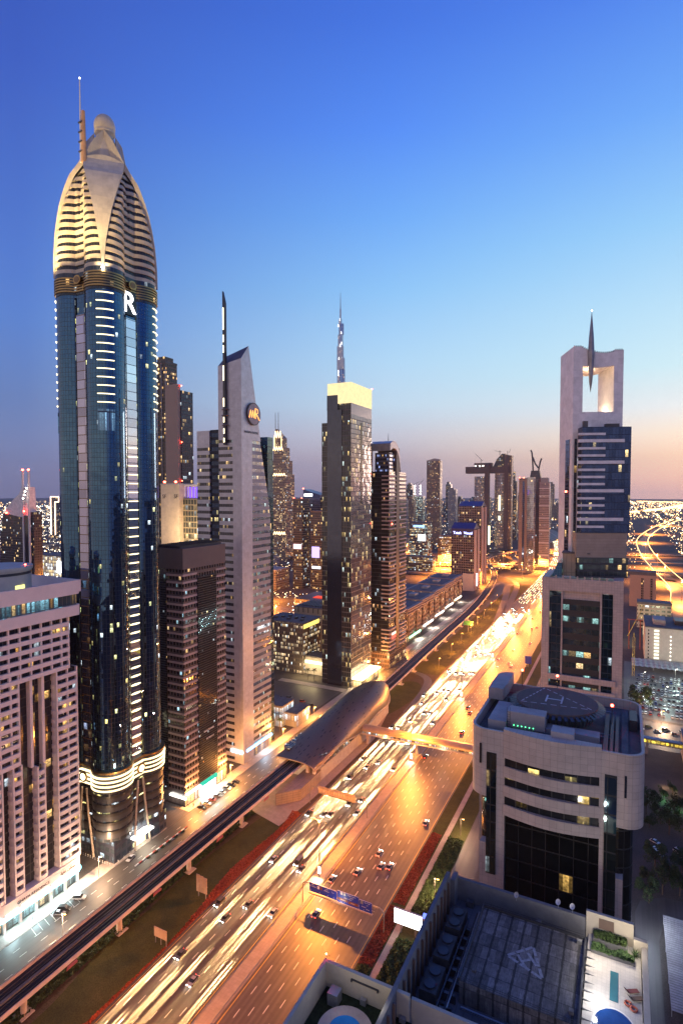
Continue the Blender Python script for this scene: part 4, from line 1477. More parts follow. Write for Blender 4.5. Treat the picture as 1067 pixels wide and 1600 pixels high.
for k in range(12):
    mb.box(bx0 + 1 + k * 1.3, bx0 + 1.12 + k * 1.3, by0 + .6, by1 - .6, bh + .02, bh + 1.5)
for k in range(22):
    mb.box(bx0 + .6, bx1 - .6, by0 + 1 + k * 1.5, by0 + 1.12 + k * 1.5, bh + 1.5, bh + 1.62)
tag(mb.build('roof_screen', M['dark_metal'], T), kind='stuff')
text('lettering', 'GULF TOWER', 1.3, (bx1 + .56, by0 + 18, 33.6), '+x', M['sign_white'], T, .04)
text('lettering', '04 3431111', 1.3, (bx1 + .56, by0 + 19, 29.2), '+x', M['sign_white'], T, .04)
shop = facade('brown_shop', (.05, .045, .045), (.2, .2, .2), 2.6, 6.5, .05, .1, .7, 1.6, .5, .2, .1)
boxpart('shop_floor', shop, T, bx0, bx1 - .2, by0 + .2, by1, .1, 6.98)
boxpart('lit_shopfront', glow('shop_white', (.9, 1, .93), 9.0, True, .3), T, bx1 - .15, bx1 + .3, by0 + 11, by1 - 10, .4, 5.6)
boxpart('shop_sign', glow('shop_green', (.03, .42, .28), 1.6), T, bx1 - .15, bx1 + 1.3, by0 + 11, by1 - 9.2, 5.7, 7.4)
boxpart('shop_sign', glow('shop_pink', (1, .55, .55), 7.0), T, bx1 - .15, bx1 + 1.2, by0 + .2, by0 + 10.8, 6.2, 6.8)
boxpart('shop_sign', glow('shop_pale', (1, .93, .85), 7.0), T, bx0 + 8, bx1 + 1.1, by0 - 1.0, by0 - .2, 4.6, 5.4)
for k in range(3):
    light('shop_lamp', 'AREA', (bx1 + 1.6, by0 + 14 + k * 5, 4.4), 3500, (.85, 1, .9), T, (bx1 + 8, by0 + 14 + k * 5, 0), 2.0)

# ------------------------------------------------------------------ silver tower with slanted top and round sign
T = thing('slanted_silver_tower', 'silver-grey hotel tower with slanted peak, spike of light bars and round lit sign', 'hotel tower', (-206, 279, 0))
silver = tiles('silver_panel', (.52, .52, .57), 1.5, 1.5, .04, .8, .38, .35)
swin = facade('silver_bands', (.48, .48, .52), (.04, .045, .06), 1.3, 4.15, .02, .38, .11, 1.1, .75, .55, .06, wmetal=.35, wrough=.38, tint=(1, .75, .4))
sdark = facade('silver_slot', (.012, .016, .03), (.02, .04, .09), 1.5, 4.15, .08, .3, .16, 1.6, .9, .6, .06, tint=(1, .88, .45))
glassy = facade('silver_glass', (.33, .33, .36), (.42, .46, .50), 1.3, 4.15, .02, .36, .16, 1.2, .55, .9, .07, wob=.12, wmetal=.3, tint=(1, .7, .35), cool=(.7, 1, .95))
mx0, mx1, my0, my1 = -229.4, -196.6, 263.9, 293.6
boxpart('wing', swin, T, mx0, mx0 + 9.4, my0, my1 - 3, .1, 188)
boxpart('wing_top', silver, T, mx0 - .01, mx0 + 9.41, my0 - .01, my1 - 3, 188.02, 196)
boxpart('glass_slot', sdark, T, mx0 + 9.41, mx0 + 16.2, my0 + 1.0, my1 - 3, .1, 196.4)
boxpart('shaft', swin, T, mx0 + 16.21, mx1 - 6.4, my0 + .2, my0 + 19, .1, 190)
boxpart('corner_pier', silver, T, mx1 - 6.38, mx1, my0, my0 + 10.2, .1, 190)
mb = MB()
side = [(my0 + 10.22, 9), (my1, 9), (my1, 147), (my0 + 19.0, 190), (my0 + 10.22, 190)]
gx0, gx1 = mx1 - 6.38, mx1 - .5
mb.poly([(gx1, y, z) for y, z in side])
mb.poly([(gx0, y, z) for y, z in reversed(side)])
for (ya, za), (yb, zb) in zip(side, side[1:] + side[:1]):
    mb.poly(((gx0, ya, za), (gx0, yb, zb), (gx1, yb, zb), (gx1, ya, za)))
mb.build('glass_side', glassy, T)
boxpart('rear_glass', facade('rear_glass', (.1, .12, .13), (.12, .2, .22), 1.4, 4, .03, .05, .02, 1.5, .6, .9, .05), T, mx0 + 10, mx1 - 3, my1 + 1.02, my1 + 7, .1, 194)
# sloping head: rises towards the road and the back
mb = MB()
xa, xb, ya, yb = mx0 + 16.21, mx1, my0, my0 + 19.0
A = [(xa, ya, 190.02), (xb, ya, 190.02), (xb, yb, 190.02), (xa, yb, 190.02)]
ym = ya + 7.3
B = [(xa, ya, 233.0), (xb, ya, 236.0), (xb, ym, 244.5), (xa, ym, 240.0)]
mb.poly((A[0], A[1], B[1], B[0]))
mb.poly((A[1], A[2], (xb, ym, 244.5), B[1]), 0)
mb.poly((A[2], A[3], B[3], B[2]))
mb.poly((A[3], A[0], B[0], B[3]))
mb.poly((B[0], B[1], B[2], B[3]), 1)
mb.build('slanted_head', [silver, solid('slanted_roof', (.10, .09, .10), .5)], T)
mb = MB()
sx = mx0 + 22.0
mb.prism([(sx - .95, my0 - 1.6), (sx + .75, my0 - 1.6), (sx + .75, my0 - .02), (sx - .95, my0 - .02)], 187, 268)
sp_ = mb.build('spike', M['dark_metal'], T)
mb = MB()
mb.poly(((sx - .95, my0 - 1.6, 268), (sx + .75, my0 - 1.6, 268), (sx - .95, my0 - 1.6, 275)))
mb.poly(((sx - .95, my0 - .02, 268), (sx - .95, my0 - .02, 275), (sx + .75, my0 - .02, 268)))
mb.poly(((sx + .75, my0 - 1.6, 268), (sx + .75, my0 - .02, 268), (sx - .95, my0 - .02, 275), (sx - .95, my0 - 1.6, 275)))
mb.poly(((sx - .95, my0 - .02, 268), (sx - .95, my0 - 1.6, 268), (sx - .95, my0 - 1.6, 275), (sx - .95, my0 - .02, 275)))
mb.build('blade_tip', M['dark_metal'], sp_)
for z0, z1 in ((253, 265.5), (246, 250), (240, 244), (224, 232.5), (209, 214), (193.5, 196.5), (188.5, 191), (200, 203)):
    boxpart('light_bar', M['warm_strip'], sp_, sx - .75, sx - .1, my0 - 1.72, my0 - 1.61, z0, z1)
for z in (198.4, 204.0, 207.5):
    mb = MB()
    mb.pipe([(sx + 2.0 * math.cos(a), my0 - .9 + 1.2 * math.sin(a), z) for a in [math.pi * 2 * k / 16 for k in range(17)]], .3, 6)
    mb.build('ring_clasp', solid('clasp', (.30, .22, .18), .4, .5), sp_)
mb = MB()
scx, scy, scz = mx1 + .1, my0 + 11.0, 205.5
mb.tube((scx, scy, scz), (scx + .9, scy, scz), 6.6, 6.6, 40)
sg = mb.build('round_sign', solid('sign_rim', (.05, .045, .05), .5), T)
mb = MB()
mb.tube((scx + .9, scy, scz), (scx + 1.0, scy, scz), 6.1, 6.1, 40)
mb.build('sign_face', solid('sign_face', (.30, .26, .29), .5, .2), sg)
lm = glow('sign_fire', (1, .36, .10), 2.4)
mb = MB()
for (ya_, za, yb_, zb, rr) in ((-5.0, -2.4, -3.6, 2.0, .55), (-3.6, 2.0, -2.6, -2.2, .3), (-2.6, -2.2, -1.5, 2.0, .45), (-1.5, 2.0, -.5, -2.2, .3), (-.5, -2.2, .7, 2.6, .5),
                               (1.0, -2.6, 1.0, 3.4, .45), (1.0, 3.4, 3.4, 2.8, .35), (3.4, 2.8, 3.5, 1.0, .35), (3.5, 1.0, 1.6, .2, .35), (1.8, .2, 5.2, -3.2, .5)):
    mb.tube((scx + 1.15, scy + ya_, scz + za), (scx + 1.15, scy + yb_, scz + zb), rr * .6, rr * .5, 6)
mb.build('lit_letters', lm, sg)
text('lettering', 'NASSIMA ROYAL', 1.9, (mx1 + .08, my0 + 9.6, 194.6), '+x', M['dark_metal'], T, .06)
boxpart('shop_sign', glow('shop_blue', (.25, .65, 1), 5.0, True), T, mx1 - .4, mx1 + .5, my0 + 3, my1 - .5, 6.4, 7.6)
boxpart('shop_sign', glow('shop_coolwhite', (.9, .97, 1), 7.0), T, mx1 - 9, mx1 - .5, my0 - .6, my0 - .05, 6.3, 7.7)
boxpart('shop_floor', facade('silver_shop', (.2, .2, .2), (.15, .15, .16), 3, 6, .05, .1, .9, 1.2, .7, .2, .1), T, mx1 - 6.3, mx1 - .6, my0 + 10.3, my1, .1, 8.9)
light('shop_lamp', 'AREA', (mx1 + 1.2, my0 + 20, 6), 2500, (.6, .8, 1), T, (mx1 + 6, my0 + 20, 0), 3)

# ------------------------------------------------------------------ dark glass tower with glowing lantern top
T = thing('lantern_top_tower', 'dark hotel tower with mirrored sides and a glowing yellow lantern box on top', 'hotel tower', (-210, 428, 0))
tx0, tx1, ty0, ty1 = -224.5, -196.7, 408.3, 449.4
tgl = facade('lantern_tower_glass', (.085, .08, .08), (.05, .055, .06), 1.55, 4.1, .09, .12, .17, 1.3, .8, .65, .06, tint=(1, .84, .42), cool=(.8, 1, .95), wob=.1)
tgl2 = facade('lantern_tower_side', (.12, .105, .11), (.26, .25, .27), 2.1, 3.9, .06, .10, .18, 1.1, .8, .8, .07, tint=(1, .82, .45), wob=.1)
fin = tiles('lantern_fin', (.075, .085, .115), 1.5, 3.9, .05, .7, .10, .85)
boxpart('shaft', tgl, T, tx0 + 1.0, tx1 - .4, ty0 + .4, ty1, .1, 216)
boxpart('blank_panel', fin, T, tx0 + 6.2, tx0 + 19.4, ty0, ty0 + 1.0, .1, 226)
boxpart('side_wall', tgl2, T, tx1 - .38, tx1, ty0 + .5, ty1 - .1, .1, 222)
boxpart('dark_slot', M['black'], T, tx1 - .02, tx1 + .16, ty0 + 18, ty0 + 21.5, 150, 217)
boxpart('head', tgl, T, tx0 + 6.4, tx1 - .45, ty0 + 1.02, ty1 - .2, 216.02, 231)
boxpart('side_head', solid('lantern_side_head', (.22, .21, .24), .25, .5, var=.08), T, tx1 - .38, tx1 + .01, ty0 + .5, ty1 - .1, 222.02, 231)
lan = glow('lantern_glow', (1, .80, .42), 1.15, False, .08)
lan2 = facade('lantern_panel', (.25, .2, .1), (.5, .45, .3), 2.4, 5.1, .03, .03, 3, 3.2, 1.0, .0, .4, tint=(1, .86, .40), cool=(1, .86, .4))
boxpart('lantern', lan, T, tx0 + 6.6, tx1 + .1, ty0 - .1, ty1, 231.02, 247.5)
boxpart('lantern_step', fin, T, tx0 + 6.2, tx0 + 16, ty0 - .3, ty0 + 1.0, 226.02, 238)
boxpart('podium', facade('lantern_podium', (.10, .08, .07), (.25, .2, .13), 2.2, 5, .06, .1, 1.1, 1.6, .95, .2, .15), T, tx1 - .3, tx1 + 8, ty0 + 3, ty1 - 2, .1, 6.5)
boxpart('entrance_canopy', glow('lobby_canopy', (1, .80, .42), 4.5, True), T, tx1 - .2, tx1 + 9.5, ty0 + 2, ty1 - 1, 6.52, 8.0)
light('entrance_lamp', 'POINT', (tx1 + 12, ty0 + 18, 6), 16000, (1, .72, .34), T, size=.8)
light('entrance_lamp', 'POINT', (tx1 + 6, ty0 - 2, 6), 9000, (1, .78, .42), T, size=.8)
mb = MB()
mb.ball((tx1, ty1, 248.2), .7, 8, 6)
mb.build('beacon', M['red_lamp'], T)

# ------------------------------------------------------------------ arch-topped twin tower
T = thing('arch_top_tower', 'brown twin-shaft tower with white balcony bands under a curved arch roof and needle', 'apartment tower', (-198, 495, 0))
ax0, ax1, ay0, ay1 = -206.0, -187.4, 468.7, 512
aband = facade('arch_glass', (.035, .03, .032), (.03, .03, .035), 2.0, 3.6, .06, .1, .07, 1.5, .75, .5, .1, tint=(1, .6, .3))
apink = solid('arch_pink', (.42, .33, .32), .55, var=.1)
abr = solid('arch_brown', (.075, .055, .055), .5, var=.1)
boxpart('shaft', aband, T, ax0, ax1 - .8, ay0 + .5, ay0 + 16.5, .1, 178)
boxpart('shaft', aband, T, ax0, ax1 - .8, ay0 + 24, ay1, .1, 178)
boxpart('spine', abr, T, ax0, ax1, ay0 + 16.52, ay0 + 23.98, .1, 200)
for y0_, y1_ in ((ay0, ay0 + 15.8), (ay0 + 24.8, ay1)):
    for k in range(44):
        z = 16 + k * 3.66
        if k in (6, 7, 17, 29):
            continue
        mb = MB()
        mb.prism([(ax1 - 8, y0_ + .4), (ax1 - 7.6, y0_ - .5), (ax1 - .8, y0_ - .4), (ax1 + .4, y0_ + 1.2), (ax1 + .7, y0_ + 7), (ax1 + .8, (y0_ + y1_) / 2 + 2), (ax1 + .4, y1_ - .6), (ax1 - 2, y1_)], z, z + 1.15)
        mb.build('balcony_band', apink, T)
mb = MB()
ap_ = [(0, 203), (.25, 205.5), (.5, 205.5), (.68, 203), (.82, 198.5), (.92, 192), (1.0, 180)]
for (ta, za), (tb, zb) in zip(ap_, ap_[1:]):
    ya_, yb_ = ay0 + .4 + 26 * ta, ay0 + .4 + 26 * tb
    ia, ib = max(178.02, za - 6.5), max(178.02, zb - 6.5)
    mb.poly(((ax0 - .3, ya_, za), (ax1 + .3, ya_, za), (ax1 + .3, yb_, zb), (ax0 - .3, yb_, zb)), 0)
    mb.poly(((ax1 + .3, ya_, ia), (ax1 + .3, yb_, ib), (ax1 + .3, yb_, zb), (ax1 + .3, ya_, za)), 1)
    mb.poly(((ax0 - .3, ya_, za), (ax0 - .3, yb_, zb), (ax0 - .3, yb_, ib), (ax0 - .3, ya_, ia)), 1)
    mb.poly(((ax0 - .3, ya_, ia), (ax0 - .3, yb_, ib), (ax1 + .3, yb_, ib), (ax1 + .3, ya_, ia)), 1)
mb.poly(((ax0 - .3, ay0 + .4, 196.5), (ax1 + .3, ay0 + .4, 196.5), (ax1 + .3, ay0 + .4, 203), (ax0 - .3, ay0 + .4, 203)), 0)
mb.build('arch_roof', [solid('arch_metal', (.33, .32, .36), .35, .5), solid('arch_side', (.40, .37, .40), .4, .3)], T)
boxpart('corner_post', solid('arch_post', (.20, .17, .18), .5), T, ax0, ax0 + 1.2, ay0 + .6, ay0 + 2, 178.02, 196.6)
boxpart('penthouse', facade('arch_blue', (.06, .06, .09), (.04, .05, .09), 1.6, 3.4, .05, .3, .2, 1.5, .3, .6, .08, cool=(.4, .5, 1)), T, ax0 + 2.5, ax1 - 2, ay0 + 4, ay0 + 16, 178.02, 195)
mb = MB()
mb.tube((-197, ay0 + 20, 200), (-197, ay0 + 20, 214), .5, .1, 8)
mb.build('needle', M['dark_metal'], T)
for z in (176, 131):
    mb = MB()
    mb.ball((ax1 + 1.1, ay0 + 3, z), .6, 10, 8)
    mb.build('beacon', M['red_lamp'], T)
boxpart('shop_sign', glow('shop_red', (1, .10, .06), 2.5), T, ax1 + .3, ax1 + 1.0, ay0 + 5, ay0 + 14, 26, 28.5)
boxpart('shop_sign', glow('shop_warmwhite', (1, .6, .4), 3.0), T, ax1 + .3, ax1 + 1.0, ay0 + 5, ay0 + 14, 29.5, 31.5)
boxpart('base', facade('arch_base', (.12, .08, .07), (.06, .05, .05), 2.4, 4, .08, .2, .3, 1.8, .95, .3, .1), T, ax0, ax1 + .2, ay0 + .2, ay1, .12, 14)


# ------------------------------------------------------------------ tall frame tower with a needle
FR = R(22)
T = thing('frame_tower', 'white tower framing a square hole with a needle, blue glass body and stepped tan base', 'skyscraper', (-23.6, 300, 0), rz=FR)
white = tiles('frame_white', (.82, .77, .76), 3.0, 3.0, .05, .9, .5)
W, D, TOP = 23.6, 21.0, 231.0
# portal frame in local axes: x along the front, y going back
boxpart('pylon', white, T, 0, 4.5, 0, D, 118, TOP, local=True)
boxpart('pylon', white, T, W - 4.4, W, 0, D, 130, TOP - 2, local=True)
mb = MB()
n = 14
for k in range(n):
    a, b = 4.5 + (W - 8.9) * k / n, 4.5 + (W - 8.9) * (k + 1) / n
    f = lambda x: TOP - .1 - 3.2 * math.sin(math.pi * min(1, (x - 3.2) / (W * .95))) if x < W else TOP - 2
    zl = lambda x: 221.5 - 1.0 * math.sin(math.pi * (x - 4.5) / (W - 8.9))
    mb.poly(((a, 0, zl(a)), (b, 0, zl(b)), (b, 0, f(b)), (a, 0, f(a))))
    mb.poly(((a, D, zl(a)), (a, D, f(a)), (b, D, f(b)), (b, D, zl(b))))
    mb.poly(((a, 0, f(a)), (b, 0, f(b)), (b, D, f(b)), (a, D, f(a))))
    mb.poly(((a, D, zl(a)), (b, D, zl(b)), (b, 0, zl(b)), (a, 0, zl(a))))
mb.build('lintel', white, T, local=True)
boxpart('sill_wall', white, T, 4.51, W - 4.41, .02, D - .02, 186, 199, local=True)
mb = MB()
for k in range(24):
    xx = .2 + k * .97
    zz = TOP if xx < 3.2 else (TOP - 2.0 if xx > W - 4.4 else TOP - .1 - 3.2 * math.sin(math.pi * min(1, (xx - 3.2) / (W * .95))))
    mb.box(xx, xx + .3, -.12, .2, zz - .3, zz + .5)
tag(mb.build('parapet_light', M['dark_metal'], T, local=True), kind='stuff')
boxpart('window_slot', facade('slot_blue', (.04, .05, .08), (.06, .09, .17), 2.4, 3.6, .04, .05, .05, 1.5, .8, .85, .05), T, -.12, .02, 4.0, 10.5, 128, 186, local=True)
boxpart('window_slot', facade('slot_grey', (.04, .05, .08), (.10, .10, .13), 2.4, 3.6, .04, .05, .1, 1.5, .8, .85, .05), T, .9, 2.2, -.12, .02, 128, 186, local=True)
# needle
mb = MB()
rings = []
nx, ny = 8.0, -.6
for z, r in ((208.5, .06), (213, .7), (220, 1.25), (228, 1.5), (235, 1.15), (242, .55), (247.5, .06)):
    rings.append([(nx + r * math.cos(2 * math.pi * k / 12), ny + r * math.sin(2 * math.pi * k / 12), z) for k in range(12)])
mb.loft(rings)
ne = mb.build('needle', solid('needle_metal', (.26, .24, .26), .35, .6), T, smooth=True, local=True)
mb = MB()
mb.ball((nx, ny, 247.8), .3, 8, 6)
mb.build('needle_light', M['white_lamp'], ne, local=True)
for dx in (5, 12, 18):
    o = light('frame_lamp', 'POINT', (0, 0, 0), 1500, (1, .72, .42), T, size=.6)
    o.location = (dx, D * .5, 200.5)
o = light('frame_lamp', 'POINT', (0, 0, 0), 1500, (1, .72, .42), T, size=.6)
o.location = (nx, 5, 219)
# blue glass body with balcony bars
body = facade('frame_blue_glass', (.02, .03, .06), (.035, .06, .14), 1.5, 3.6, .035, .05, .04, 1.6, .6, .9, .05, wob=.1, tint=(1, .85, .5))
boxpart('glass_body', body, T, 2.6, W + 1.6, -6.5, -.14, 140, 191.0, local=True)
for k in range(14):
    z = 142.5 + k * 3.42
    full = k in (1, 5, 9, 12)
    boxpart('balcony_bar', white, T, .6, (W - 1.8) if full else W * .55, -7.6, -6.52, z, z + (1.5 if full else 1.1), local=True)
boxpart('plant_box', M['dark_concrete'], T, 3.6, 5.6, -5, -3, 191.02, 194, local=True)
boxpart('plant_box', M['dark_metal'], T, 14, 20, -5.5, -2.5, 191.02, 192.6, local=True)
boxpart('neck', tiles('neck_tan', (.36, .28, .22), 30, 1.4, .12, .75), T, .6, W + .6, -6.0, D, 128, 139.98, local=True)
boxpart('neck_glass', facade('neck_band', (.05, .05, .055), (.05, .07, .08), 2.0, 3.2, .05, .2, .25, 1.4, .5, .6, .08, cool=(.5, .95, .9)), T, 1.2, W + 1.2, -6.4, D - 1, 118.2, 127.98, local=True)
mb = MB()
mb.ball((-.3, 8, 160), .55, 10, 8)
mb.build('beacon', M['red_lamp'], T, local=True)

T = thing('tiled_podium_block', 'beige tiled office block with blue mirrored windows at the foot of the frame tower', 'office block', (-18, 300, 0))
tile = tiles('podium_tile', (.50, .40, .36), 1.25, 1.25, .07, .55, .55)
cx0, cx1, cy0, cy1 = -35.6, .2, 290, 322
boxpart('core', tile, T, cx0 + .5, cx1 - .5, cy0 + 1.2, cy1, .1, 115)
boxpart('pier', tile, T, cx0, cx0 + 3.4, cy0, cy1 + .1, .1, 118.4)
boxpart('pier', tile, T, cx1 - 4.3, cx1, cy0, cy1 + .1, .1, 118.4)
boxpart('cornice', tile, T, cx0 + 3.42, cx1 - 4.32, cy0 + .1, cy0 + 1.8, 112, 118)
pg = facade('podium_mirror', (.03, .035, .04), (.10, .16, .18), 2.4, 3.9, .03, .06, .16, 1.4, .4, .85, .05, wob=.12, cool=(.5, .95, .95))
boxpart('mirror_window', pg, T, cx0 + 3.5, cx0 + 8.8, cy0 + .9, cy0 + 1.3, 62, 111.5)
boxpart('mirror_window', facade('podium_teal', (.01, .03, .05), (.03, .10, .17), 2.0, 3.9, .03, .06, .07, 1.4, .4, .85, .05, wob=.12), T, cx0 + 26.9, cx1 - 4.4, cy0 + .9, cy0 + 1.3, 20, 111.5)
boxpart('window_band', facade('podium_bands', (.03, .03, .032), (.10, .15, .165), 3.3, 5.6, .02, .36, .36, 1.0, .4, .75, .08, wob=.14, cool=(.5, .95, .9)), T, cx0 + 9.6, cx0 + 25.95, cy0 + .7, cy0 + 1.25, 20, 108.0)
for x in (cx0 + 8.82, cx0 + 26.0):
    boxpart('mullion', tile, T, x, x + .75, cy0 + .2, cy0 + 1.3, 20, 111.9)
for z in (68.5, 62.5):
    boxpart('balcony_bar', tile, T, cx0 + 3.0, cx1 - 2.6, cy0 - 1.0, cy0 - .02, z, z + 2.7)
boxpart('glass_base', pg, T, cx0 + 3.5, cx1 - 4.4, cy0 + .5, cy0 + 1.28, 1, 19.8)
boxpart('penthouse', tiles('penthouse_tan', (.36, .28, .20), 2.3, 20, .25, .6), T, cx0 + 8.6, cx0 + 20.5, cy0 + 7, cy1 - 6, 118.42, 129.5)
boxpart('penthouse_roof', M['roof_grey'], T, cx0 + 8.2, cx0 + 21, cy0 + 6.6, cy1 - 5.6, 129.52, 130.2)
mb = MB()
mb.prism([(cx0 + 4, cy0 + 3), (cx0 + 8.5, cy0 + 3), (cx0 + 8.5, cy1 - 8), (cx0 + 4, cy1 - 8)], 118.42, 125, pts2=[(cx0 + 6.5, cy0 + 5), (cx0 + 8.5, cy0 + 5), (cx0 + 8.5, cy1 - 9), (cx0 + 6.5, cy1 - 9)])
mb.build('skylight', facade('skylight_glass', (.1, .1, .1), (.05, .12, .13), 1.2, 1.6, .06, .06, .3, 1.0, 0, .6, .1, cool=(.4, .9, .8)), T)
for k in range(8):
    boxpart('finial', tile, T, cx0 + 6 + k * 3.2, cx0 + 6.6 + k * 3.2, cy0 + .2, cy0 + .8, 118.02, 119.4)

# ------------------------------------------------------------------ round-cornered tower with a rooftop helipad
T = thing('helipad_tower', 'beige tiled tower with rounded corners, curved balconies and round rooftop helipad', 'office tower', (-11.5, 126, 0))
ht = tiles('helipad_tile', (.47, .385, .335), 1.28, 1.28, .05, .6, .5)
hx0, hx1, hy0, hy1, HT = -27.0, 4.0, 111.0, 141.0, 113.0
hglass = facade('helipad_glass', (.012, .012, .013), (.02, .022, .024), 2.5, 3.5, .03, .05, .06, 1.2, .9, .7, .05, wob=.1, tint=(1, .70, .24))


def rounded(x0, x1, y0, y1, r, n=8):
    out = []
    for cx, cy, a in ((x1 - r, y0 + r, -90), (x1 - r, y1 - r, 0), (x0 + r, y1 - r, 90), (x0 + r, y0 + r, 180)):
        for k in range(n + 1):
            t_ = R(a + 90 * k / n)
            out.append((cx + r * math.cos(t_), cy + r * math.sin(t_)))
    return out


mb = MB()
mb.prism(rounded(hx0 + 1.6, hx1 - 1.6, hy0 + 1.6, hy1 - 1.6, 3.0), .1, 99.5)
mb.build('glass_shaft', facade('helipad_side', (.02, .02, .02), (.10, .09, .07), 1.6, 3.5, .03, .05, .03, 2, .9, .9, .04, wob=.1), T)
# tiled upper collar, as wall pieces round the openings of the front
rr = rounded(hx0, hx1, hy0, hy1, 3.2)
mb = MB()
n = len(rr)
front0 = hx0 + 6.4
front1 = hx1 - 6.4
mb.prism(rr, 99.5, 110.9, 0, -1)
mb.prism(list(rr), 110.9, HT + .0, 0, -1)
inner_r = rounded(hx0 + .5, hx1 - .5, hy0 + .5, hy1 - .5, 2.8)
mb.prism(list(reversed(inner_r)), 110.9, HT, 0, -1)
for i in range(n):
    j = (i + 1) % n
    mb.poly([rr[i] + (HT,), rr[j] + (HT,), inner_r[j] + (HT,), inner_r[i] + (HT,)])
mb.poly([p + (99.5,) for p in reversed(rr)])
mb.poly([p + (110.9,) for p in inner_r], 1)
mb.build('collar', [ht, M['roof_grey']], T)
for (x0, x1, z0, z1) in ((hx0 + 3.9, hx0 + 6.9, .1, 99.48), (hx1 - 7.2, hx1 - 4.6, .1, 99.48), (hx0 + 2.2, hx0 + 3.88, .1, 90), (hx1 - 4.58, hx1 - 3.2, .1, 90)):
    boxpart('pier', ht, T, x0, x1, hy0 + .05, hy0 + 2.0, z0, z1)
boxpart('side_pier', ht, T, hx0 + .02, hx0 + 2.0, hy0 + 9, hy0 + 21, .1, 99.48)
boxpart('front_glass', hglass, T, hx0 + 6.92, hx1 - 7.22, hy0 + .9, hy0 + 1.59, .1, 98)
for x0, x1, z0, z1 in ((hx0 + 3.4, hx0 + 5.3, 84, 108.5), (hx1 - 6.4, hx1 - 4.4, 78, 108.8)):
    boxpart('window_slot', facade('helipad_slot', (.01, .012, .014), (.05, .07, .075), 1.9, 3.5, .04, .06, .03, 1.4, .3, .85, .05), T, x0, x1, hy0 - .12, hy0 + .04, z0, z1)
for x0, z0 in ((hx0 + 2.0, 106), (hx1 - 3.2, 105.2)):
    boxpart('slit', M['black'], T, x0, x0 + .38, hy0 - .1, hy0 + .03, z0, z0 + 4)


def bow(z0, z1, depth, mat, name, parent, xo=0.0, y0=None):
    mb = MB()
    xa, xb = hx0 + 6.6 - xo, hx1 - 7.0 + xo
    pts = [(xa + (xb - xa) * k / 14, hy0 - .05 - depth * math.sin(math.pi * k / 14)) for k in range(15)]
    mb.prism(pts + [(xb, hy0 + 1.2), (xa, hy0 + 1.2)], z0, z1)
    return mb.build(name, mat, parent)


bal = facade('balcony_room', (.03, .028, .025), (.03, .03, .03), 2.2, 1.6, .05, .0, .30, 1.1, .95, .4, .1, tint=(1, .82, .32))
for k, z in enumerate((108.0, 104.2, 100.4, 96.6)):
    bow(z, z + (3.0 if k == 0 else 2.15), 1.5, ht, 'balcony', T)
    if k:
        bow(z + 2.17, z + 3.78, .7, bal, 'balcony_window', T, -.3)
bow(111.02, 113.6, 1.5, ht, 'balcony', T)
# roof: helipad on struts, plant rooms, pipes
hp = asphalt('helipad_deck', (.105, .08, .075), .15, .9)
pc = (-12.4, 127.5)
mb = MB()
mb.prism([(pc[0] + 8.2 * math.cos(2 * math.pi * k / 48), pc[1] + 8.2 * math.sin(2 * math.pi * k / 48)) for k in range(48)], 114.5, 115.1)
hd = mb.build('helipad', hp, T)
mb = MB()
for k in range(48):
    a0, a1 = 2 * math.pi * k / 48, 2 * math.pi * (k + .55) / 48
    mb.poly([(pc[0] + r * math.cos(a), pc[1] + r * math.sin(a), zz) for r, a, zz in ((8.25, a0, 114.85), (9.6, a0, 114.4), (9.6, a1, 114.4), (8.25, a1, 114.85))])
    mb.poly([(pc[0] + r * math.cos(a), pc[1] + r * math.sin(a), zz) for r, a, zz in ((8.0, a0, 114.4), (8.0, a1, 114.4), (7.4, a1, 112.0), (7.4, a0, 112.0))])
tag(mb.build('safety_net', M['dark_metal'], hd), kind='stuff')
mb = MB()
ln = solid('helipad_line', (.50, .48, .52), .7)
V3 = [(pc[0] - 6.8, pc[1] - 3.6), (pc[0] + 7.0, pc[1] - 2.4), (pc[0] - 3.2, pc[1] + 7.0)]
for i in range(3):
    a, b = Vector(V3[i]), Vector(V3[(i + 1) % 3])
    d = (b - a)
    q = Vector((-d.y, d.x)).normalized() * .12
    for k in range(7):
        s, e = a + d * (k / 7.0), a + d * ((k + .62) / 7.0)
        mb.poly([(s.x - q.x, s.y - q.y, 115.11), (e.x - q.x, e.y - q.y, 115.11), (e.x + q.x, e.y + q.y, 115.11), (s.x + q.x, s.y + q.y, 115.11)])
mb.build('marking', ln, hd)
mb = MB()
for (x0, x1, y0, y1) in ((-2.2, -1.85, -1.6, 2.6), (.9, 1.25, -1.6, 2.6), (-1.85, .9, .3, .7)):
    mb.box(pc[0] + x0, pc[0] + x1, pc[1] + y0, pc[1] + y1, 115.1, 115.115)
mb.build('helipad_letter', ln, hd)
wallp = solid('plant_wall', (.34, .31, .31), .7, var=.2)
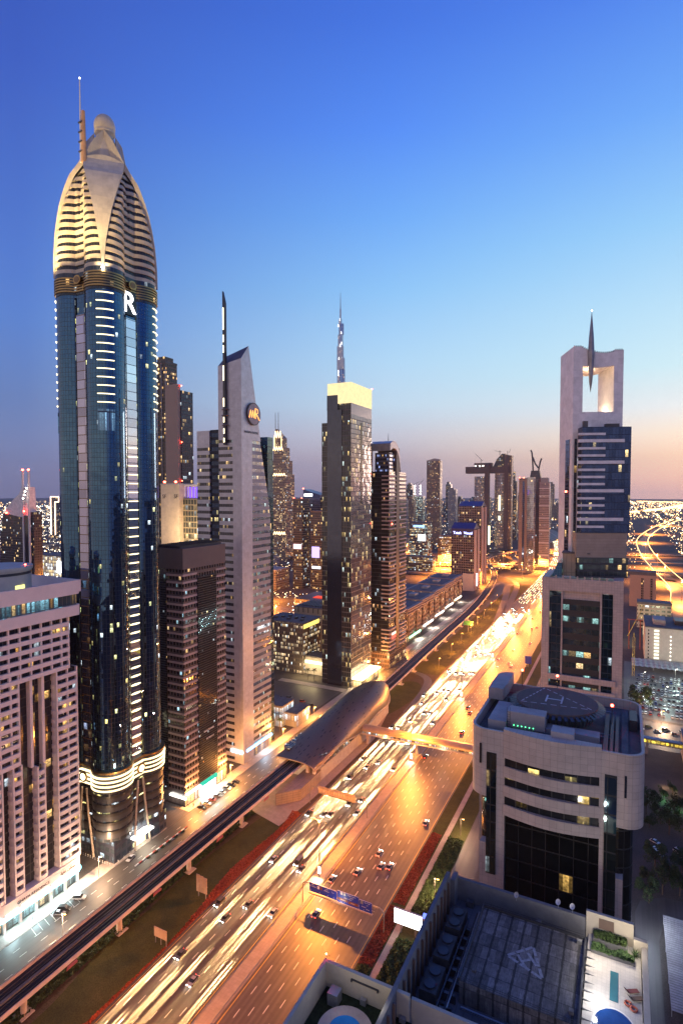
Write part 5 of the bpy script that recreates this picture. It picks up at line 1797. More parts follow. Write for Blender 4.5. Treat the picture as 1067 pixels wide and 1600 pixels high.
for nm, q, mat in (('plant_room', (-20.6, -13.4, 116.2, 119.6, 110.92, 115.4), wallp), ('plant_room', (-24.2, -20.7, 114.8, 126, 110.92, 113.6), wallp),
                   ('plant_room', (-11.8, -7.8, 111.8, 115.0, 110.92, 114.6), wallp), ('plant_room', (-13.3, -3.6, 117.0, 120, 110.92, 112.8), wallp),
                   ('duct', (-2.9, -2.1, 113, 133, 110.92, 112.0), M['dark_metal']), ('duct', (-1.8, -1.2, 113, 133, 110.92, 111.8), M['dark_metal']), ('duct', (-.9, -.3, 113, 133, 110.92, 111.7), M['dark_metal']),
                   ('cooling_unit', (-19.8, -12.4, 113.0, 115.4, 110.92, 112.6), M['dark_metal']), ('walkway', (.2, 1.4, 112, 139, 110.92, 111.3), M['roof_grey']), ('gondola', (1.6, 3.0, 128, 134, 110.92, 113.2), M['dark_metal'])):
    boxpart(nm, mat, T, *q)
for (x, y) in ((-21.4, 139.8), (-13.4, 139.0), (-1.6, 124.5)):
    mb = MB()
    mb.tube((x, y, 113.0), (x, y, 116.6), .08, .08, 6)
    pl = mb.build('beacon_post', M['dark_metal'], T)
    mb = MB()
    mb.ball((x, y, 116.9), .28, 10, 8)
    mb.build('beacon', M['red_lamp'], pl)
for k in range(6):
    boxpart('indicator_light', glow('green_dot', (.1, 1, .35), 5), T, -19.4 + k * .75, -19.25 + k * .75, 116.1, 116.18, 112.6, 112.75)
for k, (x, y, sx, sy, h) in enumerate(((-24.6, 130, 1.2, 2.0, 1.3), (-24.4, 133.4, 1.4, 1.2, 1.0), (-6.4, 136.4, 1.8, 1.4, 1.2), (-9.4, 137.2, 1.4, 1.2, 1.5), (-19, 137.4, 2.2, 1.2, 1.0), (-15.2, 138, 1.2, 1.2, 1.6), (-6.5, 112.6, 1.2, 1.0, 1.0), (-23.6, 112.4, 1.4, 1.2, .9))):
    boxpart('roof_unit', solid('unit_case_%d' % k, (.16 + .05 * (k % 3), .155 + .045 * (k % 3), .15 + .045 * (k % 3)), .6, var=.35, scale=1.5), T, x, x + sx, y, y + sy, 110.92, 110.92 + h)
for k, (y, z) in enumerate(((121.5, 111.4), (122.4, 111.6), (136.2, 111.3))):
    mb = MB()
    mb.tube((-24, y, z), (-1.5, y, z), .12, .12, 7)
    mb.build('pipe', M['grey_metal'], T)
mb = MB()
for k in range(9):
    mb.tube((-20.7, 116.15, 111.2 + k * .5), (-20.1, 116.15, 111.2 + k * .5), .03, .03, 4)
mb.tube((-20.7, 116.15, 110.92), (-20.7, 116.15, 116.2), .04, .04, 4)
mb.tube((-20.1, 116.15, 110.92), (-20.1, 116.15, 116.2), .04, .04, 4)
mb.build('ladder', M['dark_metal'], T)
mb = MB()
for k in range(14):
    mb.tube((-20.5 + k * .55, 119.5, 115.4), (-20.5 + k * .55, 119.5, 116.4), .03, .03, 4)
mb.tube((-20.5, 119.5, 116.4), (-13.4, 119.5, 116.4), .04, .04, 4)
mb.build('railing', M['dark_metal'], T)
mb = MB()
mb.prism([(hx0 + .1, 128), (hx0 + 3.2, 128), (hx0 + 3.6, 133), (hx0 + 3.4, 140.9), (hx0 + 1.4, 140.9), (hx0 + .1, 139)], HT + .01, HT + 2.6)
mb.build('screen_wall', solid('screen_grey', (.26, .25, .27), .6), T)

# ------------------------------------------------------------------ dark roof next to it with H marking and pool terrace
T = thing('roof_terrace_building', 'foreground hotel block with a dark flat roof marked H and a paved pool terrace', 'hotel block', (-12, 85, 0))
par = solid('parapet_grey', (.15, .145, .155), .75, var=.2, scale=.5)
pcream = solid('parapet_cream', (.42, .36, .29), .75, var=.12, scale=.4)
Zr = 86.0
boxpart('wall', tiles('hotel_wall', (.16, .15, .15), 1.2, 3.3, .08, .6), T, -26.9, 4.0, 50, 99.0, .1, Zr)
mb = MB()
mb.box(-27.2, -26.6, 50, 96.0, Zr + .01, 92.3)
mb.box(-26.6, -4.6, 98.4, 99.0, Zr + .01, 90.0)
mb.box(-26.6, -25.8, 96.01, 98.39, Zr + .01, 91.0)
mb.build('parapet', par, T)
mb = MB()
for k in range(22):
    mb.box(-26.58, -26.2, 52 + k * 2.0, 52.25 + k * 2.0, Zr + .02, 91.6)
tag(mb.build('parapet_rib', solid('rib_rust', (.16, .10, .075), .7), T), kind='stuff')
hroof_m, nt = new_mat('roof_slabs')
uvn = nd(nt, 'UVMap')
ss = nd(nt, 'SeparateXYZ', {0: uvn.outputs[0]})
cu_, cv_ = mt(nt, 'DIVIDE', ss.outputs[0], 2.05), mt(nt, 'DIVIDE', ss.outputs[1], 2.6)
wn = nd(nt, 'TexWhiteNoise', {'Vector': nd(nt, 'CombineXYZ', {0: mt(nt, 'FLOOR', cu_), 1: mt(nt, 'FLOOR', cv_)}).outputs[0]})
n1 = nd(nt, 'TexNoise', {'Vector': uvn.outputs[0], 'Scale': .9, 'Detail': 8.0, 'Roughness': .8})
n2 = nd(nt, 'TexNoise', {'Vector': nd(nt, 'Mapping', {0: uvn.outputs[0], 3: (7.0, .5, 1)}).outputs[0], 'Scale': 1.0, 'Detail': 4.0})
wv = nd(nt, 'TexNoise', {'Vector': uvn.outputs[0], 'Scale': 1.3, 'Detail': 2.0})
ed = mt(nt, 'MAXIMUM', mt(nt, 'LESS_THAN', mt(nt, 'ABSOLUTE', mt(nt, 'SUBTRACT', mt(nt, 'FRACT', cu_), .5)), mt(nt, 'MULTIPLY', wv.outputs[0], .16)),
        mt(nt, 'MULTIPLY', mt(nt, 'LESS_THAN', mt(nt, 'FRACT', cv_), mt(nt, 'MULTIPLY', wv.outputs[0], .12)), .7))
val = mt(nt, 'MULTIPLY', mt(nt, 'MULTIPLY_ADD', wn.outputs[0], .09, .06), mt(nt, 'MULTIPLY', nd(nt, 'MapRange', {0: n1.outputs[0], 1: .3, 2: .7, 3: .45, 4: 1.6}).outputs[0], nd(nt, 'MapRange', {0: n2.outputs[0], 1: .3, 2: .7, 3: .7, 4: 1.3}).outputs[0]))
val = mt(nt, 'MULTIPLY', val, mt(nt, 'MULTIPLY_ADD', ed, -.72, 1.0))
cc = nd(nt, 'CombineColor', {0: mt(nt, 'MULTIPLY', val, 1.15), 1: mt(nt, 'MULTIPLY', val, 1.02), 2: mt(nt, 'MULTIPLY', val, 1.0)})
bs = nd(nt, 'BsdfPrincipled', {'Base Color': cc.outputs[0], 'Roughness': .85})
nd(nt, 'OutputMaterial', {0: bs.outputs[0]})
mb = MB()
mb.box(-20.2, -4.4, 78, 94.2, Zr + .01, 89.4)
hr = mb.build('upper_roof', hroof_m, T)
mb = MB()
for q in ((-20.4, -20.15, 78, 94.3), (-20.15, -4.2, 94.05, 94.3), (-4.45, -4.2, 78, 94.05)):
    mb.box(q[0], q[1], q[2], q[3], 89.41, 89.75)
mb.build('roof_kerb', M['dark_metal'], hr)
mb = MB()
C = [(-14.6, 85.2), (-8.6, 85.6), (-10.4, 79.4)]
C = [(-14.8, 85.6), (-11.5, 89.0), (-9.5, 83.6)]
for i in range(3):
    a, b = Vector(C[i]), Vector(C[(i + 1) % 3])
    d = b - a
    q = Vector((-d.y, d.x)).normalized() * .22
    for k in range(3):
        s, e = a + d * (k / 3.0 + .02), a + d * ((k + .9) / 3.0)
        mb.poly([(s.x - q.x, s.y - q.y, 89.42), (e.x - q.x, e.y - q.y, 89.42), (e.x + q.x, e.y + q.y, 89.42), (s.x + q.x, s.y + q.y, 89.42)])
mb.build('marking', solid('worn_triangle', (.30, .29, .31), .8, var=.35, scale=3.0), hr)
mb = MB()
hc = Vector((-12.0, 86.0))
u = Vector((-.62, .78))
v = Vector((.78, .62))
for (o, l0, l1, w) in ((-.85, -1.25, 1.25, .2), (.85, -1.25, 1.25, .2)):
    c = hc + v * o
    P4 = [c + u * l0 - v * w, c + u * l1 - v * w, c + u * l1 + v * w, c + u * l0 + v * w]
    mb.poly([(p.x, p.y, 89.425) for p in reversed(P4)])
P4 = [hc - v * .85 - u * .2, hc + v * .85 - u * .2, hc + v * .85 + u * .2, hc - v * .85 + u * .2]
mb.poly([(p.x, p.y, 89.43) for p in P4])
mb.build('letter_marking', solid('worn_line', (.30, .29, .31), .8, var=.35, scale=3.0), hr)
for k in range(3):
    q = (-25.4, -22.9, 88.6 - k * 6.6, 93.8 - k * 6.6)
    mb = MB()
    mb.box(q[0], q[1], q[2], q[3], Zr + .02, Zr + 2.2)
    cu2 = mb.build('cooling_unit', solid('cooling_case', (.06, .055, .05), .7, var=.4, scale=1.0), T)
    for j in range(2):
        mb = MB()
        cyy = q[2] + 1.3 + j * 2.5
        mb.tube((-24.15, cyy, Zr + 2.21), (-24.15, cyy, Zr + 2.45), .85, .85, 18)
        mb.build('fan_ring', M['dark_metal'], cu2)
mb = MB()
for k in range(14):
    mb.box(-22.8, -20.6, 62 + k * 2.2, 62.5 + k * 2.2, Zr + .02, Zr + 1.2)
    mb.box(-22.6, -22.4, 62 + k * 2.2, 64.2 + k * 2.2, Zr + 1.3, Zr + 1.5)
tag(mb.build('pipe_rack', M['dark_metal'], T), kind='stuff')
for k, (x0, x1, y0, y1, z0, z1) in enumerate(((-20.0, -4.6, 96.4, 96.6, 87.2, 87.4), (-20.0, -4.6, 97.0, 97.15, 87.2, 87.35), (-21.4, -21.2, 74, 94, 88.0, 88.2), (-21.0, -20.85, 74, 94, 88.3, 88.45), (-19.5, -9, 75.5, 75.7, 87.5, 87.7), (-19.5, -7, 76.2, 76.35, 87.2, 87.35))):
    mb = MB()
    mb.tube((x0, (y0 + y1) / 2, z0), (x1, (y0 + y1) / 2, z0), .11, .11, 7) if x1 - x0 > 1 else mb.tube(((x0 + x1) / 2, y0, z0), ((x0 + x1) / 2, y1, z0), .11, .11, 7)
    mb.build('pipe', M['grey_metal'] if k % 2 else M['dark_metal'], T)
for k, (x, y, sx, sy, h) in enumerate(((-24.0, 97.2, 1.2, .8, 1.1), (-17.5, 97.4, 1.6, .8, .9), (-12.2, 97.3, .8, .8, 1.4), (-7.6, 97.2, 1.4, .7, 1.0), (-22.3, 74.0, 1.0, 1.6, 1.2), (-13, 73.5, 2.2, 1.4, 1.6), (-17.6, 74, 1.2, 1.2, 1.0), (-5.6, 79.4, .6, .6, 3.9), (-5.5, 92.8, .7, .5, 3.9), (-18.9, 80.2, .5, .5, 3.75))):
    boxpart('roof_vent', solid('vent_case_%d' % k, (.10 + .03 * (k % 3), .09 + .03 * (k % 3), .085 + .03 * (k % 3)), .7, var=.4, scale=1.5), T, x, x + sx, y, y + sy, Zr + .02, Zr + h)
for y in (78, 94.2):
    mb = MB()
    for k in range(12):
        mb.tube((-20.1 + k * 1.42, y, 89.4), (-20.1 + k * 1.42, y, 90.1), .03, .03, 4)
    mb.tube((-20.1, y, 90.1), (-4.4, y, 90.1), .035, .035, 4)
    mb.tube((-20.1, y, 89.8), (-4.4, y, 89.8), .03, .03, 4)
    mb.build('railing', M['dark_metal'], T)
# pool terrace on the far side
boxpart('terrace', tiles('terrace_tile', (.56, .50, .44), .62, .62, .04, .8, .7), T, -4.1, 3.4, 50, 98.4, Zr + .01, 87.5)
mb = MB()
mb.box(-4.5, 2.4, 98.42, 98.95, 84, 91.2)
mb.box(2.41, 4.4, 97.4, 98.0, 84, 89.6)
mb.box(3.5, 4.3, 50, 97.39, 84, 88.8)
mb.build('terrace_wall', pcream, T)
boxpart('lattice_window', solid('lattice', (.14, .09, .07), .6), T, -2.6, -.4, 98.3, 98.41, 89.0, 90.6)
water = solid('pool_water', (.015, .06, .22), .08, 0, var=.15, scale=1.0)
mb = MB()
mb.prism([(0.0 + 3.0 * math.cos(2 * math.pi * k / 32), 81.3 + 4.0 * math.sin(2 * math.pi * k / 32)) for k in range(32)], 87.51, 87.6)
mb.build('pool_rim', M['white_wall'], T)
mb = MB()
mb.prism([(0.0 + 2.75 * math.cos(2 * math.pi * k / 32), 81.3 + 3.7 * math.sin(2 * math.pi * k / 32)) for k in range(32)], 87.605, 87.66)
mb.build('pool', water, T)
boxpart('lap_pool', solid('lap_water', (.05, .16, .19), .1), T, -.75, .35, 86.5, 92.0, 87.505, 87.56)
boxpart('planter', M['dark_concrete'], T, -3.4, 1.6, 96.4, 98.2, 87.51, 88.5)
boxpart('planter', M['dark_concrete'], T, -3.6, 2.6, 94.4, 95.6, 87.51, 88.0)
for k in range(9):
    mb = MB()
    y = 80 + k * 1.6
    mb.poly(((-4.3, y, 89.0), (-4.3, y + .25, 89.0), (-2.6, y + .12, 88.95)))
    mb.poly(((-4.3, y, 89.0), (-2.6, y + .12, 88.95), (-4.3, y + .12, 88.7)))
    mb.build('pergola_spike', M['dark_metal'], T)
light('terrace_lamp', 'POINT', (-2.6, 92.5, 91.0), 900, (1, .92, .78), T, size=.3)
light('terrace_lamp', 'POINT', (-2.6, 85.5, 90.6), 900, (.95, .97, .95), T, size=.3)
light('terrace_lamp', 'POINT', (2.0, 95.5, 90.2), 300, (1, .92, .7), T, size=.3)

sun_red = solid('lounger_red', (.22, .05, .05), .7)


def lounger(x, y, rz, lab, mat):
    t = thing('sun_lounger', lab, 'sun lounger', (x, y, 87.52), rz=rz)
    mb = MB()
    mb.box(-.32, .32, -.3, 1.2, .28, .38)
    mb.build('seat', mat, t, local=True)
    mb = MB()
    mb.poly(((-.32, -.3, .3), (.32, -.3, .3), (.32, -.85, .85), (-.32, -.85, .85)))
    mb.poly(((-.32, -.85, .78), (.32, -.85, .78), (.32, -.3, .22), (-.32, -.3, .22)))
    mb.build('backrest', mat, t, local=True)
    for sx in (-.28, .24):
        for sy in (-.2, 1.05):
            boxpart('leg', M['grey_metal'], t, sx, sx + .05, sy, sy + .05, 0, .28, local=True)


lounger(1.9, 89.0, R(-60), 'dark red sun lounger on the pale pool terrace', sun_red)
lounger(2.4, 87.9, R(-60), 'brown mat sun lounger on the pale pool terrace', solid('lounger_brown', (.16, .10, .07), .8))
for x, y, lab in ((1.6, 86.9, 'red inflatable ring beside the lounger, nearer to the lap pool'), (2.35, 86.3, 'red inflatable ring nearer to the outer terrace wall')):
    mb = MB()
    for k in range(18):
        a0, a1 = 2 * math.pi * k / 18, 2 * math.pi * (k + 1) / 18
        for j in range(8):
            b0, b1 = 2 * math.pi * j / 8, 2 * math.pi * (j + 1) / 8
            P = lambda a, b: (x + (.4 + .14 * math.cos(b)) * math.cos(a), y + (.4 + .14 * math.cos(b)) * math.sin(a), 87.66 + .14 * math.sin(b))
            mb.poly((P(a0, b0), P(a1, b0), P(a1, b1), P(a0, b1)))
    tag(mb.build('swim_ring', solid('ring_red', (.55, .14, .08), .4), smooth=True, loc=(x, y, 87.52)), lab, 'swim ring')
for (x, y, z, mat, lab) in ((-15.5, 97.8, 90.2, 'cream', 'small tan satellite dish on the parapet, nearest to the dark ribbed wall'), (-8.8, 98.1, 91.0, 'white', 'white satellite dish on the parapet, middle one of three'), (-6.6, 98.2, 90.9, 'white', 'white satellite dish on the parapet, nearest to the pool terrace')):
    t = thing('satellite_dish', lab, 'satellite dish', (x, y, z - .6))
    mb = MB()
    mb.tube((x, y, z - .6), (x, y, z + .3), .06, .06, 6)
    mb.build('stand', M['grey_metal'], t)
    mb = MB()
    d = Vector((-.5, -.6, .62)).normalized()
    a = d.orthogonal().normalized()
    b = d.cross(a)
    rings = []
    for r, o in ((.05, -.14), (.24, -.10), (.4, -.02), (.47, .05)):
        rings.append([tuple(Vector((x, y, z + .4)) + d * o + (a * math.cos(2 * math.pi * k / 16) + b * math.sin(2 * math.pi * k / 16)) * r) for k in range(16)])
    mb.loft(rings, caps=False)
    mb.poly(list(reversed(rings[0])))
    mb.build('dish', M['cream_wall'] if mat == 'cream' else M['white_wall'], t, smooth=True)

# nearer roof with a cream parapet and round pool
T = thing('roof_pool_building', 'nearest hotel roof with cream parapet, dark green floor and round pool', 'hotel block', (-30, 60, 0))
boxpart('wall', tiles('near_wall', (.30, .28, .25), 1.2, 3.3, .08, .7), T, -37.5, -24.4, 30, 69.9, .1, 88.0)
boxpart('roof_floor', patchy('roof_turf', ((.008, .016, .008), (.014, .024, .012)), .6, speck=.3), T, -37.3, -24.4, 30, 69.6, 88.01, 88.4)
mb = MB()
mb.box(-37.9, -37.4, 30, 70.1, 86, 92.0)
mb.box(-37.4, -24.8, 69.6, 70.1, 86, 92.0)
mb.build('parapet', pcream, T)
mb = MB()
mb.box(-24.79, -12.5, 70.4, 70.9, 86, 91.0)
mb.build('low_parapet', pcream, T)
mb = MB()
cc_ = (-31.5, 63.6)
mb.prism([(cc_[0] + 3.7 * math.cos(2 * math.pi * k / 40), cc_[1] + 3.7 * math.sin(2 * math.pi * k / 40)) for k in range(40)], 88.42, 89.5)
pr = mb.build('pool_rim', solid('pool_rim', (.30, .24, .22), .6), T)
mb = MB()
mb.prism([(cc_[0] + 2.2 * math.cos(2 * math.pi * k / 40), cc_[1] + 2.2 * math.sin(2 * math.pi * k / 40)) for k in range(40)], 89.505, 89.56)
mb.build('pool_water', solid('round_water', (.02, .16, .40), .08), pr)
mb = MB()
mb.box(-33.4, -29.2, 69.4, 69.59, 91.0, 91.15)
mb.box(-33.4, -33.2, 69.3, 69.59, 90.8, 91.1)
mb.box(-29.4, -29.2, 69.3, 69.59, 90.8, 91.1)
mb.build('wall_rail', M['dark_metal'], T)
for q in ((-35.9, -34.4, 67.0, 68.6, 88.41, 90.1), (-31.8, -31.0, 69.0, 69.55, 88.41, 89.2), (-26.0, -25.2, 69.0, 69.55, 88.41, 89.0)):
    boxpart('equipment_box', M['grey_metal'], T, *q)
light('roof_lamp', 'POINT', (-33.0, 66.0, 93.0), 130, (1, .9, .62), T, size=.3)
light('roof_lamp', 'POINT', (-28.0, 66.0, 93.0), 130, (1, .9, .62), T, size=.3)
mb = MB()
mb.tube((-37.65, 70, 92), (-37.65, 70, 92.6), .06, .06, 6)
mb.build('beacon_post', M['dark_metal'], T)
mb = MB()
mb.ball((-37.65, 70, 92.75), .16, 8, 6)
mb.build('beacon', M['red_lamp'], T)


# ------------------------------------------------------------------ towers and blocks farther back
def rect_tower(name, label, cat, x0, x1, y0, y1, h, mat, group=None, roof=None, cap=0.0, extra=()):
    t = thing(name, label, cat, ((x0 + x1) / 2, (y0 + y1) / 2, 0), group)
    boxpart('shaft', mat, t, x0, x1, y0, y1, .1, h)
    if roof:
        boxpart('roof', roof, t, x0 - .2, x1 + .2, y0 - .2, y1 + .2, h + .02, h + max(1.0, cap))
    for (nm, mm, *q) in extra:
        boxpart(nm, mm, t, *q)
    return t


def beacon(t, *pts, r=.7):
    for p in pts:
        mb = MB()
        mb.ball(p, r, 8, 6)
        mb.build('beacon', M['red_lamp'], t)


F = {}
F['brown'] = facade('far_brown', (.11, .075, .06), (.03, .03, .03), 2.6, 3.8, .12, .30, .20, 2.0, .95, .3, .12, tint=(1, .68, .32))
F['dark'] = facade('far_dark', (.05, .05, .06), (.04, .05, .07), 2.6, 3.8, .08, .2, .16, 1.8, .7, .6, .1)
F['office'] = facade('far_office', (.16, .15, .15), (.06, .07, .08), 3.2, 3.8, .05, .3, .55, 1.8, .5, .4, .12, tint=(1, .82, .5), cool=(.75, 1, .95))
F['tan'] = facade('far_tan', (.24, .19, .15), (.03, .03, .035), 2.8, 3.7, .2, .3, .16, 1.8, .9, .3, .12)
F['pale'] = facade('far_pale', (.36, .33, .32), (.05, .05, .06), 3.0, 3.6, .22, .35, .16, 1.6, .8, .3, .12)
F['blue'] = facade('far_blue', (.05, .07, .12), (.08, .12, .22), 2.6, 3.9, .05, .1, .06, 2.0, .4, .85, .08)
F['grid'] = facade('far_grid', (.22, .18, .17), (.05, .045, .045), 2.9, 3.9, .12, .14, .13, 1.8, .7, .7, .08, wob=.14)
F['lit'] = facade('far_lit', (.16, .13, .10), (.1, .08, .06), 3.0, 3.8, .12, .28, .85, 2.0, .75, .2, .2, tint=(1, .78, .42))
F['stripe'] = facade('far_stripe', (.36, .33, .33), (.05, .06, .07), 40, 4.0, .0, .5, .3, .5, .8, .6, .1)

T = rect_tower('ribbed_brown_tower', 'dark brown tower with pale vertical ribs rising behind the golden-crowned tower', 'tower', -429.4, -413, 430, 446, 289, F['brown'], None, M['dark_metal'], 2,
               [('rib', M['concrete'], -424.4, -423.6, 429.2, 429.98, .1, 289), ('rib', M['concrete'], -418.8, -418, 429.2, 429.98, .1, 289), ('rib', M['concrete'], -413.4, -412.8, 429.2, 429.98, .1, 283),
                ('head', F['brown'], -426, -416, 432, 444, 291.1, 296)])
tanp = solid('slab_tan', (.36, .25, .19), .6, var=.06, scale=.05)
T = rect_tower('plain_brown_slab', 'plain windowless tan-brown slab tower between the ribbed brown tower and silver tower', 'tower', -385, -370.6, 400, 404.2, 257, tanp, None, tanp, 2.2,
               [('rear_shaft', F['dark'], -384, -369.6, 404.3, 420, .1, 254)])
beacon(T, (-369, 404, 258), (-369.2, 404, 206), (-369.2, 404, 170), r=.5)
T = rect_tower('beige_hotel_tower', 'beige windowless hotel tower with emblem letters and two red roof lamps', 'hotel tower', -323.5, -304.5, 330, 345, 165, tiles('beige_block', (.66, .53, .38), 3.2, 3.6, .06, .85, .6), None, M['cream_wall'], 1.2,
               [('glass_wing', facade('beige_wing', (.30, .24, .15), (.05, .06, .06), 2.8, 4.4, .10, .12, .32, 1.6, .7, .5, .1, tint=(1, .8, .45)), -304.4, -286, 334, 345, .1, 154),
                ('roof_terrace', M['roof_grey'], -304.4, -286, 334, 345, 154.02, 155)])
for x in (-320, -308):
    text('lettering', 'SF', 4.2, (x, 329.9, 156), '-y', M['black'], T, .05)
beacon(T, (-320.5, 331, 167.5), (-309, 331, 167.5), r=.9)
light('beige_fill_lamp', 'POINT', (-290, 312, 128), 60000, (1, .72, .42), T, size=1.0)  # free-hanging fill lamp, added to brighten the beige tower
vio = glow('violet_glow', (.22, .10, 1), 1.6)
mb = MB()
for k in range(6):
    mb.box(-303.6 + k * 3.4, -302.8 + k * 3.4, 334.6, 335.2, 155.02, 164)
mb.build('colonnade', M['white_wall'], T)
boxpart('violet_wall', vio, T, -303.6, -286.4, 338, 338.3, 155.02, 163.5)
boxpart('colonnade_beam', M['white_wall'], T, -304, -286, 334.4, 345, 164.02, 165.4)
for k in range(4):
    mb = MB()
    mb.ball((-301.5 + k * 4.6, 333.4, 110), .5, 8, 6)
    mb.build('wall_lamp', M['warm_lamp'], T)

# stepped, lit-crowned tower
T = thing('lit_crown_tower', 'stepped tower edged with warm lights and zigzag crown, two aerials on top', 'skyscraper', (-716, 1120, 0))
adr = facade('lit_crown_glass', (.28, .22, .16), (.05, .05, .06), 3.0, 3.8, .16, .28, .26, 2.0, .9, .4, .1, tint=(1, .75, .42))
for (x0, x1, y0, y1, z0, z1) in ((-736, -697, 1100, 1140, .1, 200), (-734, -701, 1102, 1138, 200.1, 232), (-732, -706, 1104, 1134, 232.1, 262), (-730, -711, 1106, 1130, 262.1, 284)):
    boxpart('stage', adr, T, x0, x1, y0, y1, z0, z1)
wz = glow('crown_light', (1, .66, .32), 4.5)
for (xa, xb, y, z, hgt, n_) in ((-730, -711, 1105.6, 284, 16, 3), (-732, -706, 1103.6, 255, 9, 4), (-736, -697, 1099.6, 196, 6, 6), (-736, -697, 1099.6, 60, 7, 6)):
    mb = MB()
    for k in range(n_):
        w = (xb - xa) / n_
        for a_, b_ in (((xa + k * w, z), (xa + (k + .5) * w, z + hgt)), ((xa + (k + .5) * w, z + hgt), (xa + (k + 1) * w, z))):
            mb.tube((a_[0], y, a_[1]), (b_[0], y, b_[1]), .8, .8, 5)
    tag(mb.build('zigzag_light', wz, T), kind='stuff')
for x in (-730, -711):
    mb = MB()
    mb.tube((x, 1105.4, 200), (x, 1105.4, 284), .55, .55, 5)
    mb.build('edge_light', wz, T)
for x in (-731, -723):
    mb = MB()
    mb.tube((x, 1112, 284), (x, 1112, 344), 1.0, .5, 6)
    mb.build('aerial', M['dark_metal'], T)
mb = MB()
mb.loft([[(-730, 1106, 284.1), (-711, 1106, 284.1), (-711, 1130, 284.1), (-730, 1130, 284.1)], [(-729, 1108, 305), (-724, 1108, 305), (-724, 1116, 305), (-729, 1116, 305)]])
mb.build('peak', adr, T)

# the very tall stepped spire
T = thing('supertall_spire', 'slender stepped silver supertall spire rising far behind the lantern-topped tower', 'skyscraper', (-868, 1720, 0))
bm_ = facade('spire_glass', (.60, .62, .68), (.30, .33, .42), 3.0, 4.0, .12, .12, .06, 1.6, .8, .75, .14, wmetal=.7, wrough=.3)
stages = [(0, 520, 19, 19, 0), (520, 572, 16, 17, 0), (572, 610, 15, 12.5, 1.5), (610, 650, 12.5, 12.5, 0), (650, 690, 10.0, 10.5, 1), (690, 726, 9.8, 7, 2), (726, 742, 6, 4.5, -1), (742, 775, 3.0, 3.0, 0)]
for z0, z1, a, b, dx in stages:
    mb = MB()
    pts = []
    for k in range(18):
        th_ = 2 * math.pi * k / 18
        rad = a * (.82 + .18 * math.cos(3 * th_ + z0))
        pts.append((-868 + dx + rad * math.cos(th_), 1720 + rad * math.sin(th_)))
    mb.prism(pts, z0 + .05, z1)
    mb.build('stage', bm_, T)
mb = MB()
mb.tube((-868, 1720, 775), (-868, 1720, 829), 1.7, .5, 8)
mb.build('pinnacle', M['grey_metal'], T)
for z, r_, dx in ((715, 7.5, -3), (735, 5, 0), (648, 10, 2), (655, 8, 5), (690, 7, 4), (604, 12, 0), (560, 16, 0), (550, 17, 0), (515, 19, -4), (508, 19, -8)):
    mb = MB()
    mb.tube((-868 + dx * 1.6, 1720 - r_, z), (-868 + dx * 1.6, 1720 - r_, z + 9), 1.9, .6, 6)
    mb.build('terrace_light', glow('spire_light', (.95, .95, 1), 2.6), T)

T = rect_tower('blue_top_tower', 'dark tower with slanted blue roof and white lit sign beyond the silver tower', 'office tower', -531.2, -496, 900, 930, 148, F['blue'], None, None, 0, [('rear_wing', F['dark'], -495.9, -478, 905, 930, .1, 148)])
mb = MB()
mb.poly(((-531.2, 900, 148.02), (-496, 900, 148.02), (-496, 900, 154), (-531.2, 900, 164)))
mb.poly(((-496, 900, 148.02), (-496, 930, 148.02), (-496, 930, 154), (-496, 900, 154)))
mb.poly(((-531.2, 900, 164), (-496, 900, 154), (-496, 930, 154), (-531.2, 930, 164)))
mb.poly(((-531.2, 930, 148.02), (-531.2, 900, 148.02), (-531.2, 900, 164), (-531.2, 930, 164)))
mb.build('slanted_roof', solid('deep_blue_panel', (.02, .05, .16), .3, .3), T)
boxpart('lit_sign', glow('white_sign', (.95, .98, 1), 4.0), T, -529, -512, 899.4, 899.9, 151, 156)
beacon(T, (-531, 900, 165.5), r=1.0)
T = rect_tower('apartment_tower', 'dark apartment tower with violet lit panel in front of the blue-roofed tower', 'apartment tower', -458.8, -437.3, 800, 820, 127, F['dark'], None, M['roof_grey'], 1.5, [('lit_panel', glow('violet_panel', (.55, .42, 1), 1.8), -456, -442, 799.4, 799.9, 52, 70), ('lit_panel', glow('pale_panel', (.9, .9, 1), 2.2), -456, -440, 799.4, 799.9, 34, 38)])
T = rect_tower('apartment_tower', 'dark apartment tower with two red roof lamps left of the violet lit panel', 'apartment tower', -486, -468, 790, 812, 147, F['dark'], None, M['roof_grey'], 1.5, [('lit_panel', glow('pink_panel', (1, .62, .62), 2.0), -485, -470, 789.4, 789.9, 66, 74)])
beacon(T, (-485, 791, 149.5), (-470, 791, 149.5), r=.8)
T = rect_tower('tan_curved_tower', 'tan slab tower with slanted top standing alone against the hazy sky', 'apartment tower', -523.3, -482.4, 1600, 1622, 250, F['tan'])
mb = MB()
mb.poly(((-523.3, 1600, 250.02), (-482.4, 1600, 250.02), (-482.4, 1600, 254), (-500, 1600, 257), (-523.3, 1600, 251)))
mb.poly(((-482.4, 1600, 254), (-482.4, 1622, 254), (-500, 1622, 257), (-500, 1600, 257)))
mb.poly(((-523.3, 1600, 251), (-500, 1600, 257), (-500, 1622, 257), (-523.3, 1622, 251)))
mb.build('roof', M['concrete'], T)
T = rect_tower('construction_tower', 'half-built tower glowing with white work lights and two cranes', 'tower', -780, -735, 2200, 2230, 140, F['office'])
